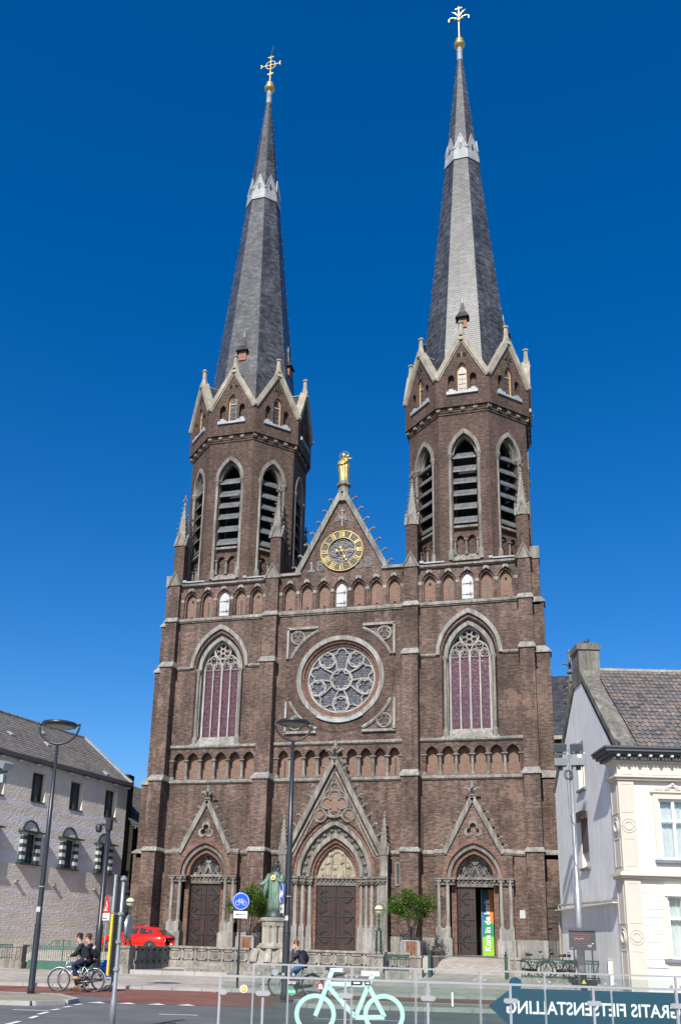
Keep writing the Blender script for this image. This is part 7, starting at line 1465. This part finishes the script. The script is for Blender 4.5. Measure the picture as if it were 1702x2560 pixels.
def skinobj(name, chains, mat, par, TT, sub=2):
    idx = {}; bm = bmesh.new(); lay = bm.verts.layers.skin.verify(); iv = rootinv(par); first = True
    for ch in chains:
        prev = None
        for p, r in ch:
            k = tuple(round(c, 4) for c in p)
            if k not in idx:
                v = bm.verts.new(iv @ (TT @ Vector(p))); rr = r if hasattr(r, '__len__') else (r, r); v[lay].radius = rr; v[lay].use_root = first; first = False; idx[k] = v
            v = idx[k]
            if prev is not None and bm.edges.get((prev, v)) is None: bm.edges.new((prev, v))
            prev = v
    me = bpy.data.meshes.new(name); bm.to_mesh(me); bm.free(); me.materials.append(mat); o = bpy.data.objects.new(name, me); COL.objects.link(o); o.parent = par
    o.modifiers.new('skin', 'SKIN').use_smooth_shade = True; sd = o.modifiers.new('sub', 'SUBSURF'); sd.levels = sub; sd.render_levels = sub
    return o
SKIN = surf('skin', (0.55, 0.33, 0.25), 0.5, 0.08, 6.0)
def cyclist(label, TT, loc, rz, jacket, trousers, shoes, hair, hand_to_face=False, pack=None, k=1.0, extra_stripe=None):
    R_ = thing('person', label, 'person', loc, rz, 'cyclists')
    V = lambda x, y, z: (x, y, z)
    pel, wai, che, nek = V(-0.18, 0, 1.0), V(-0.14, 0, 1.15), V(0.0, 0, 1.36), V(0.055, 0, 1.49); h0, h1 = V(0.085, 0, 1.58), V(0.10, 0, 1.68)
    sh = {s: V(0.0, s*0.17, 1.40) for s in (-1, 1)}; hip = {s: V(-0.17, s*0.09, 0.98) for s in (-1, 1)}
    el = {s: V(0.12, s*0.27, 1.16) for s in (-1, 1)}; wr = {s: V(0.27, s*0.28, 1.09) for s in (-1, 1)}
    if hand_to_face: el[1] = V(0.20, 0.22, 1.20); wr[1] = V(0.19, 0.09, 1.50)
    kn = {1: V(0.22, 0.11, 0.80), -1: V(0.19, -0.11, 0.62)}; an = {1: V(0.03, 0.11, 0.46), -1: V(0.06, -0.11, 0.20)}; toe = {1: V(0.17, 0.115, 0.42), -1: V(0.20, -0.115, 0.13)}
    body = [[(pel, 0.07), (wai, 0.06), (che, 0.065), (nek, 0.05), (h0, (0.075, 0.08)), (h1, (0.082, 0.095))]]
    for s in (-1, 1): body += [[(che, 0.065), (sh[s], 0.045), (el[s], 0.035), (wr[s], 0.028)], [(pel, 0.07), (hip[s], 0.06), (kn[s], 0.045), (an[s], 0.035), (toe[s], 0.025)]]
    skinobj('body', body, SKIN, R_, TT)
    jk = [[(V(-0.20, 0, 0.98), (0.15, 0.17)), (V(-0.14, 0, 1.16), (0.135, 0.16)), (che, (0.14, 0.18)), (V(0.04, 0, 1.47), 0.075)]]
    for s in (-1, 1): jk.append([(che, (0.14, 0.18)), (sh[s], 0.078), (el[s], 0.060), (wr[s], 0.045)])
    skinobj('jacket', jk, jacket, R_, TT)
    tr = [[(V(-0.19, 0, 1.02), 0.135), (V(-0.16, 0, 0.97), 0.13)]]
    for s in (-1, 1): tr.append([(V(-0.16, 0, 0.97), 0.13), (V(-0.08, s*0.10, 0.94), 0.105), (kn[s], 0.075), (an[s], 0.055)])
    skinobj('trousers', tr, trousers, R_, TT)
    for s in (-1, 1):
        m = M(TT); a, b = Vector(an[s]), Vector(toe[s]); m.tube([a+Vector((-0.07, 0, -0.05)), a+Vector((0, 0, -0.045)), b+Vector((-0.03, 0, -0.02)), b+Vector((0.03, 0, -0.02))], [0.04, 0.05, 0.045, 0.025], 8); obj('shoe', m, shoes, R_, True)
        m = M(TT); w = Vector(wr[s]); d = Vector((0.03, 0, -0.005)) if not (hand_to_face and s == 1) else Vector((-0.02, -0.02, 0.04))
        m.tube([w, w+d, w+d*2.2], [0.028, 0.04, 0.036], 7, sq=0.7)
        for q in range(4):
            o_ = Vector((0, (q-1.5)*0.018, 0)) if not (hand_to_face and s == 1) else Vector(((q-1.5)*0.018, 0, 0)); b0 = w+d*2.2+o_; dr = Vector((0.035, 0, -0.01)) if not (hand_to_face and s == 1) else Vector((-0.005, -0.01, 0.035)); cu = Vector((0.01, 0, -0.035)) if not (hand_to_face and s == 1) else Vector((-0.02, -0.01, 0.02)); L = (0.9, 1.05, 1.0, 0.8)[q]
            m.tube([b0, b0+dr*L, b0+dr*L+cu*L], [0.010, 0.0095, 0.007], 5)
        m.tube([w+d*0.8, w+d*1.4+Vector((0.0, -s*0.035, -0.012)), w+d*2.2+Vector((0, -s*0.045, -0.02))], [0.013, 0.011, 0.008], 5); obj('hand', m, SKIN, R_, True)
    hc = Vector(h1); m = M(TT); m.tube([hc+Vector((0.075, 0, 0.0)), hc+Vector((0.115, 0, -0.035)), hc+Vector((0.08, 0, -0.045))], [0.012, 0.017, 0.01], 6)
    for s in (-1, 1): m.ball(hc+Vector((0.0, s*0.085, -0.02)), 0.025, 6, 1.3, 0.7, 0.4)
    m.tube([hc+Vector((0.075, -0.025, -0.085)), hc+Vector((0.09, 0, -0.085)), hc+Vector((0.075, 0.025, -0.085))], 0.007, 5); m.tube([hc+Vector((0.02, 0, -0.12)), hc+Vector((0.075, 0, -0.125))], 0.03, 6); obj('face', m, SKIN, R_, True)
    m = M(TT)
    for s in (-1, 1): m.ball(hc+Vector((0.085, s*0.032, 0.0)), 0.010, 6)
    obj('eyes', m, IRON, R_); m = M(TT); rnd = random.Random(3)
    m.ball(hc+Vector((-0.018, 0, 0.035)), 0.103, 12, 0.92, 1.0, 0.93); m.ball(hc+Vector((-0.05, 0, -0.03)), 0.075, 10)
    for q in range(26): g, e = rnd.uniform(0, 2*pi), rnd.uniform(0.1, 1.4); dv = Vector((cos(g)*cos(e)-0.2, sin(g)*cos(e), sin(e)*0.9)); p = hc+Vector((-0.018, 0, 0.035))+dv*0.088; m.tube([p, p+dv*0.03+Vector((0.02, 0, 0))], [0.022, 0.006], 5)
    obj('hair', m, hair, R_, True)
    if pack: m = M(TT); m.tube([(-0.24, 0, 1.06), (-0.22, 0, 1.2), (-0.14, 0, 1.38), (-0.09, 0, 1.45)], [0.09, 0.15, 0.13, 0.06], 10); obj('backpack', m, pack, R_, True)
    if extra_stripe: m = M(TT); m.tube([(-0.10, -0.135, 1.30), (-0.14, 0.0, 1.36), (-0.10, 0.135, 1.30)], 0.06, 8); obj('hood', m, extra_stripe, R_, True)
    return R_
def cl(name, c, r=0.85, v=0.18): return surf(name, c, r, v, 4.0, bmp=0.2, bsc=40, spec=0.2)
HB, HR, HL = cl('brown_hair', (0.045, 0.028, 0.018), 0.6), cl('auburn_hair', (0.12, 0.04, 0.018), 0.6), cl('fair_hair', (0.16, 0.085, 0.04), 0.6)
SIL = surf('silver_bike_paint', (0.45, 0.47, 0.49), 0.3, 0.08, metal=0.4); BLK = surf('black_bike_paint', (0.02, 0.02, 0.022), 0.35, 0.1); DKB = surf('petrol_bike_paint', (0.02, 0.05, 0.06), 0.35, 0.1)
HEAD = pi+SA
def at_px(x, y): return x, y
b1 = (-2.38, -24.35); R1, T1 = bicycle('silver bicycle ridden by the person in the dark green hoodie', b1[0], b1[1], 0.005, HEAD, SIL, ladies=False)
cyclist('person in dark hoodie and jeans cycling left, nearest of the pair', T1, (b1[0], b1[1], 0.005), HEAD, cl('dark_green_hoodie', (0.022, 0.032, 0.032)), cl('dark_jeans', (0.018, 0.028, 0.06)), cl('tan_shoes', (0.30, 0.19, 0.05)), HB)
b2 = (-2.55, -23.45); R2, T2 = bicycle('silver bicycle with blue bag ridden by the far cyclist of the pair', b2[0], b2[1], 0.005, HEAD, SIL)
cyclist('person in black top with pale hood cycling on the far side of the pair', T2, (b2[0], b2[1], 0.005), HEAD, cl('black_top', (0.018, 0.016, 0.024)), cl('black_trousers', (0.02, 0.02, 0.025)), cl('black_shoes', (0.02, 0.02, 0.02)), HR, extra_stripe=cl('pale_hood', (0.42, 0.42, 0.48)))
PB = thing('blue_pannier', 'bright blue pannier bag on the rear rack of the far bicycle', 'bag', T2 @ Vector((-0.62, 0, 0.5)), HEAD); m = M(T2); m.tube([(-0.42, 0.0, 0.80), (-0.58, 0, 0.84), (-0.82, 0, 0.76)], [0.09, 0.14, 0.10], 10); obj('top_roll', m, cl('bright_blue_nylon', (0.0, 0.10, 0.42)), PB, True)
for s in (-1, 1): m = M(T2); m.hexa([(-0.84, s*0.16-0.06, 0.45), (-0.44, s*0.16-0.06, 0.45), (-0.44, s*0.16+0.06, 0.45), (-0.84, s*0.16+0.06, 0.45), (-0.86, s*0.16-0.05, 0.78), (-0.42, s*0.16-0.05, 0.78), (-0.42, s*0.16+0.05, 0.78), (-0.86, s*0.16+0.05, 0.78)]); obj('side_bag', m, cl('navy_nylon', (0.0, 0.05, 0.22)), PB)
b3 = (4.02, -21.3); R3, T3 = bicycle('black bicycle ridden past the portal behind the glass', b3[0], b3[1], 0.005, HEAD, BLK)
cyclist('person in slate jacket with black backpack cycling left, hand at the mouth', T3, (b3[0], b3[1], 0.005), HEAD, cl('slate_blue_jacket', (0.035, 0.042, 0.058)), cl('blue_jeans', (0.045, 0.11, 0.24)), cl('dark_shoes', (0.03, 0.025, 0.02)), HL, True, cl('black_backpack', (0.012, 0.012, 0.016)))
for i, (x, y, r_, mat, ln, lab) in enumerate(((11.2, -9.3, pi*0.03, DKB, 0.05, 'dark bicycle parked leftmost behind the green railing'), (12.25, -9.2, pi*1.06, BLK, -0.06, 'black bicycle with raised handlebar parked in the middle behind the railing'), (12.75, -9.0, pi*0.35, DKB, 0.05, 'dark bicycle parked rightmost behind the green railing'))):
    bicycle(lab, x, y, 0.56, r_, mat, lean=ln, group='bicycles parked behind the railing')
m = M(); m.box(10.66, -9.8, 0.1, 14.7, -8.4, 0.555); struct(obj('bicycle_bay', m, PAVE))
# ---------------------------------------------------------------- red hatchback (front to the left)
RED = surf('red_car_paint', (0.62, 0.012, 0.008), 0.22, 0.04, 1.0, spec=0.6); CG = dark_glass('car_glass', (0.03, 0.035, 0.04)); BP = surf('black_plastic', (0.025, 0.025, 0.027), 0.6, 0.1)
cx, cy, cz = -10.93, -2.55, 0.94; CR = thing('hatchback_car', 'bright red hatchback parked before the left tower', 'car', (cx, cy, cz)); CT = T(cx, cy, cz)
# stations along x (front negative): x, z bottom, z sill/belt shoulder, z top of lower body, half width
stn = [(-2.06, 0.30, 0.46, 0.56, 0.62), (-2.00, 0.22, 0.50, 0.66, 0.76), (-1.75, 0.20, 0.56, 0.76, 0.84), (-1.2, 0.19, 0.60, 0.86, 0.865), (-0.75, 0.19, 0.64, 0.92, 0.87), (0.0, 0.19, 0.66, 0.94, 0.875), (0.8, 0.19, 0.68, 0.97, 0.875), (1.35, 0.20, 0.70, 0.99, 0.865), (1.75, 0.22, 0.70, 0.98, 0.84), (1.98, 0.26, 0.66, 0.94, 0.78), (2.08, 0.34, 0.58, 0.80, 0.66)]
vs = []; 
for x, zb, zm, zt, w in stn: vs += [(x, -w*0.92, zb), (x, -w, zm-0.16), (x, -w*0.995, zm), (x, -w*0.93, zt), (x, 0, zt+0.03), (x, w*0.93, zt), (x, w*0.995, zm), (x, w, zm-0.16), (x, w*0.92, zb)]
m = M(CT); n9 = 9; fs = [(i*n9+j, i*n9+j+1, (i+1)*n9+j+1, (i+1)*n9+j) for i in range(len(stn)-1) for j in range(n9-1)]; fs += [tuple(range(n9)), tuple((len(stn)-1)*n9+j for j in range(n9-1, -1, -1))]; m.add(vs, fs); obj('body', m, RED, CR, True)
gh = [(-0.80, 0.90, 0.91, 0.80), (-0.15, 1.34, 0.93, 0.66), (0.35, 1.42, 0.94, 0.645), (1.0, 1.40, 0.96, 0.63), (1.42, 1.33, 0.98, 0.615), (1.90, 0.97, 0.96, 0.74)]
m = M(CT); vs = []
for x, zt, zb, w in gh: vs += [(x, -0.81, zb-0.02), (x, -w, zt-0.05 if zt > 1.1 else zt), (x, -w*0.6, zt), (x, w*0.6, zt), (x, w, zt-0.05 if zt > 1.1 else zt), (x, 0.81, zb-0.02)]
m.add(vs, [(i*6+j, i*6+j+1, (i+1)*6+j+1, (i+1)*6+j) for i in range(len(gh)-1) for j in range(5)]); obj('roof', m, RED, CR, True)
def sidequad(pts, s, off=0.012): return [(x, s*(0.81+(w-0.81)*t+off), zb+(zt-zb)*t) for x, t, w, zb, zt in pts]
for s in (-1, 1):
    def gp(x, t):                                            # point on the greenhouse side at station x, height fraction t
        for a, b in zip(gh[:-1], gh[1:]):
            if a[0] <= x <= b[0]: f = (x-a[0])/(b[0]-a[0]); zt, zb, w = [a[i]+(b[i]-a[i])*f for i in (1, 2, 3)]; zt = zt-0.05 if zt > 1.1 else zt; return (x, s*(0.81+(w-0.81)*t+0.010), zb-0.02+(zt-zb+0.02)*t)
    m = M(CT); m.add([gp(-0.50, 0.12), gp(0.42, 0.10), gp(0.42, 0.90), gp(-0.02, 0.90)], [(0, 1, 2, 3)]); obj('side_window', m, CG, CR)
    m = M(CT); m.add([gp(0.50, 0.10), gp(1.42, 0.14), gp(1.22, 0.88), gp(0.50, 0.90)], [(0, 1, 2, 3)]); obj('side_window', m, CG, CR)
    m = M(CT); m.box(-1.75, s*0.87-0.012, 0.36, 1.8, s*0.87+0.014, 0.40) if False else m.tube([(-1.3, s*0.872, 0.47), (0.9, s*0.88, 0.49)], 0.016, 6); obj('side_trim', m, RED, CR)
    m = M(CT); m.ball((-0.58, s*0.93, 0.96), 0.09, 8, 0.7, 0.8, 1.0); obj('mirror', m, RED, CR, True); m = M(CT); m.tube([(0.25, s*0.885, 0.80), (0.42, s*0.885, 0.80)], 0.018, 6); obj('door_handle', m, RED, CR)
    for x in (-1.27, 1.24):
        m = M(CT @ T(x, s*0.80, 0.31) @ RX(pi/2)); m.lathe([(0.36, -0.085), (0.36, 0.085)], n=24); obj('wheel_arch', m, BP, CR)
        m = M(CT @ T(x, s*0.80, 0.30) @ RX(pi/2)); m.lathe([(0.20, -0.11), (0.30, -0.10), (0.31, 0), (0.30, 0.10), (0.20, 0.11)], n=24); W_ = obj('wheel', m, RUB, CR, True); m = M(CT @ T(x, s*0.80, 0.30) @ RX(pi/2)); m.lathe([(0.205, -0.10), (0.205, 0.10)], n=20); obj('rim', m, surf('dark_alloy', (0.10, 0.10, 0.11), 0.35, 0.1, metal=0.6), W_)
        m = M(CT @ T(x, s*0.80, 0.30))
        for k in range(5): g = k*2*pi/5+0.3; m.bar((0.04*cos(g), s*0.105, 0.04*sin(g)), (0.19*cos(g), s*0.105, 0.19*sin(g)), 0.05, 0.02)
        obj('spoke', m, GALV, W_)
    m = M(CT); m.box(1.93 if False else 1.86, min(s*0.52, s*0.80), 0.72, 2.03, max(s*0.52, s*0.80), 0.86); obj('tail_light', m, surf('tail_lens', (0.55, 0.04, 0.03), 0.2, 0.05), CR)
    m = M(CT); m.box(1.96, min(s*0.50, s*0.72), 0.765, 2.045, max(s*0.50, s*0.72), 0.83); obj('reverse_light', m, SIGNW, CR); m = M(CT); m.ball((-1.98, s*0.58, 0.60), 0.13, 10, 0.6, 0.5, 1.0); obj('headlight', m, CHROME, CR, True)
m = M(CT); m.add([(1.45, -0.58, 1.29), (1.45, 0.58, 1.29), (1.90, 0.66, 0.985), (1.90, -0.66, 0.985)], [(0, 1, 2, 3)]); m.v = [(x+0.012, y, z+0.012) for x, y, z in m.v]; obj('rear_window', m, CG, CR); m = M(CT); m.add([(-0.76, -0.72, 0.94), (-0.76, 0.72, 0.94), (-0.17, 0.60, 1.325), (-0.17, -0.60, 1.325)], [(0, 1, 2, 3)]); m.v = [(x-0.012, y, z+0.012) for x, y, z in m.v]; obj('windscreen', m, CG, CR)
m = M(CT); m.box(2.03, -0.27, 0.63, 2.105, 0.27, 0.74); obj('number_plate', m, surf('plate_dark', (0.09, 0.08, 0.08), 0.5), CR); m = M(CT); m.box(1.9, -0.74, 0.24, 2.12, 0.74, 0.40); obj('rear_bumper', m, RED, CR); m = M(CT); m.box(-2.12, -0.70, 0.22, -1.9, 0.70, 0.42); obj('front_bumper', m, RED, CR)
# ---------------------------------------------------------------- planters and shrubs
WOOD = surf('weathered_planks', (0.24, 0.115, 0.06), 0.75, 0.35, 3.0, streak=0.5); WOODG = surf('grey_planks', (0.26, 0.235, 0.215), 0.85, 0.2, 3.0, streak=0.3); BARK = surf('bark', (0.17, 0.14, 0.105), 0.9, 0.25, 6.0, bmp=0.5, bsc=30)
def leafmat(name, a, b):
    m, nt, bs = mk(name); g = gpos(nt); wn_ = nd(nt, 'TexWhiteNoise', noise_dimensions='3D'); sn = nd(nt, 'VectorMath', operation='SNAP'); sn.inputs[1].default_value = (0.06, 0.06, 0.06); nt.links.new(g, sn.inputs[0]); nt.links.new(sn.outputs[0], wn_.inputs['Vector'])
    k = mth(nt, 'ADD', mth(nt, 'MULTIPLY', wn_.outputs['Value'], 0.5), mth(nt, 'MULTIPLY', noi(nt, g, 2.2, 3), 0.5)); c = rmp(nt, k, [(0.25, a), (0.75, b)]); nt.links.new(c, bs.inputs['Base Color']); bs.inputs['Roughness'].default_value = 0.5
    tr = nd(nt, 'BsdfTranslucent'); nt.links.new(c, tr.inputs[0]); mx = nd(nt, 'MixShader'); mx.inputs[0].default_value = 0.3; out = nt.nodes['Material Output']; nt.links.new(bs.outputs[0], mx.inputs[1]); nt.links.new(tr.outputs[0], mx.inputs[2]); nt.links.new(mx.outputs[0], out.inputs['Surface'])
    return m
LEAF = leafmat('shrub_leaf', (0.035, 0.095, 0.010), (0.13, 0.24, 0.026)); LEAF2 = leafmat('tree_leaf', (0.02, 0.05, 0.012), (0.06, 0.11, 0.025))
def planter(label, x0, x1, y0, y1, z0, z1):
    R_ = thing('wooden_planter', label, 'planter', ((x0+x1)/2, (y0+y1)/2, z0), group='wooden planters'); n = 7
    for k in range(n): m = M(); a = x0+0.04+(x1-x0-0.08)*k/n; m.box(a+0.004, y0+0.01, z0, a+(x1-x0-0.08)/n-0.004, y0+0.05, z1-0.04); obj('plank', m, WOOD if k in (2, 3, 4, 5) else WOODG, R_)
    for k in range(n): m = M(); a = y0+0.05+(y1-y0-0.1)*k/n; m.box(x1-0.05, a+0.004, z0, x1-0.01, a+(y1-y0-0.1)/n-0.004, z1-0.04); obj('plank', m, WOODG, R_); m = M(); m.box(x0+0.01, a+0.004, z0, x0+0.05, a+(y1-y0-0.1)/n-0.004, z1-0.04); obj('plank', m, WOODG, R_)
    m = M(); m.box(x0, y0, z1-0.05, x1, y0+0.05, z1); m.box(x0, y1-0.05, z1-0.05, x1, y1, z1); m.box(x0, y0, z1-0.05, x0+0.05, y1, z1); m.box(x1-0.05, y0, z1-0.05, x1, y1, z1)
    for X in (x0, x1-0.04): m.box(X, y0-0.004, z0, X+0.04, y0+0.04, z1-0.05)
    obj('steel_frame', m, LEAD_W, R_); m = M(); m.box(x0+0.05, y0+0.05, z0+0.2, x1-0.05, y1-0.05, z1-0.1); obj('soil', m, surf('soil', (0.05, 0.035, 0.025), 0.95), R_)
def shrub(label, x, y, z0, zc, rx_, rz_, seed, nl=9000, mat=LEAF, name='potted_shrub', cat='shrub', trunks=5, grp='potted shrubs', ls=0.10):
    R_ = thing(name, label, cat, (x, y, z0), group=grp); rnd = random.Random(seed); tips = []
    for k in range(trunks):
        g = 2*pi*k/trunks+rnd.uniform(-0.3, 0.3); r0 = 0.10; m = M(); p0 = Vector((x+r0*cos(g), y+r0*sin(g), z0)); p1 = p0+Vector((cos(g)*0.10, sin(g)*0.10, (zc-z0)*0.45)); p2 = Vector((x+cos(g)*rx_*0.35, y+sin(g)*rx_*0.3, zc-rz_*0.25)); p3 = Vector((x+cos(g)*rx_*0.6, y+sin(g)*rx_*0.5, zc+rz_*rnd.uniform(0.1, 0.5))); m.tube([p0, p1, p2, p3], [0.045, 0.036, 0.024, 0.01], 6)
        for q in range(4): t = p2.lerp(p3, rnd.uniform(0, 0.8)); e = t+Vector((rnd.uniform(-1, 1)*rx_*0.5, rnd.uniform(-1, 1)*rx_*0.5, rnd.uniform(-0.1, 0.6)*rz_)); m.tube([t, (t+e)/2+Vector((0, 0, 0.05)), e], [0.012, 0.009, 0.004], 4)
        obj('trunk', m, BARK, R_, True)
    cls = []
    for k in range(90):
        g = rnd.uniform(0, 2*pi); c = rnd.uniform(-0.92, 1.0); s = sqrt(max(0, 1-c*c)); q = rnd.uniform(0.45, 1.06)*(1+0.14*sin(3*g+seed)+0.08*sin(7*g)); cls.append((Vector((x+rx_*q*s*cos(g), y+rx_*q*s*sin(g), zc+rz_*q*c*(1 if c > 0 else 0.75))), rnd.uniform(0.12, 0.27)*rx_))
    m = M()
    for k in range(nl):
        c, r = cls[rnd.randrange(len(cls))]; p = c+Vector((rnd.gauss(0, 0.5)*r, rnd.gauss(0, 0.5)*r, rnd.gauss(0, 0.38)*r)); d = Vector((rnd.uniform(-1, 1), rnd.uniform(-1, 1), rnd.uniform(-0.5, 0.7))).normalized()*rnd.uniform(0.7, 1.3)*ls
        m.leaf(p, d, ls*0.3, (rnd.uniform(-0.5, 0.5), rnd.uniform(-0.5, 0.5), 1))
    stuff(obj('crown', m, mat, R_))
planter('wooden planter with steel rim right of the main portal', 4.50, 5.50, -4.3, -3.3, 1.27, 2.0); planter('wooden planter with steel rim behind the bronze statue', -4.25, -3.25, -4.5, -3.5, 1.27, 2.0)
shrub('round green shrub in the planter right of the main portal', 5.02, -3.8, 1.85, 3.62, 1.20, 0.92, 5); shrub('round green shrub in the planter left of the bronze statue', -3.72, -4.0, 1.85, 3.55, 1.20, 0.90, 11)
shrub('leafy tree top showing between the dark annex and the church', -21.0, 21.0, 1.0, 9.3, 3.2, 4.2, 21, 6000, LEAF2, 'background_tree', 'tree', 4, 'trees behind the church', 0.22)
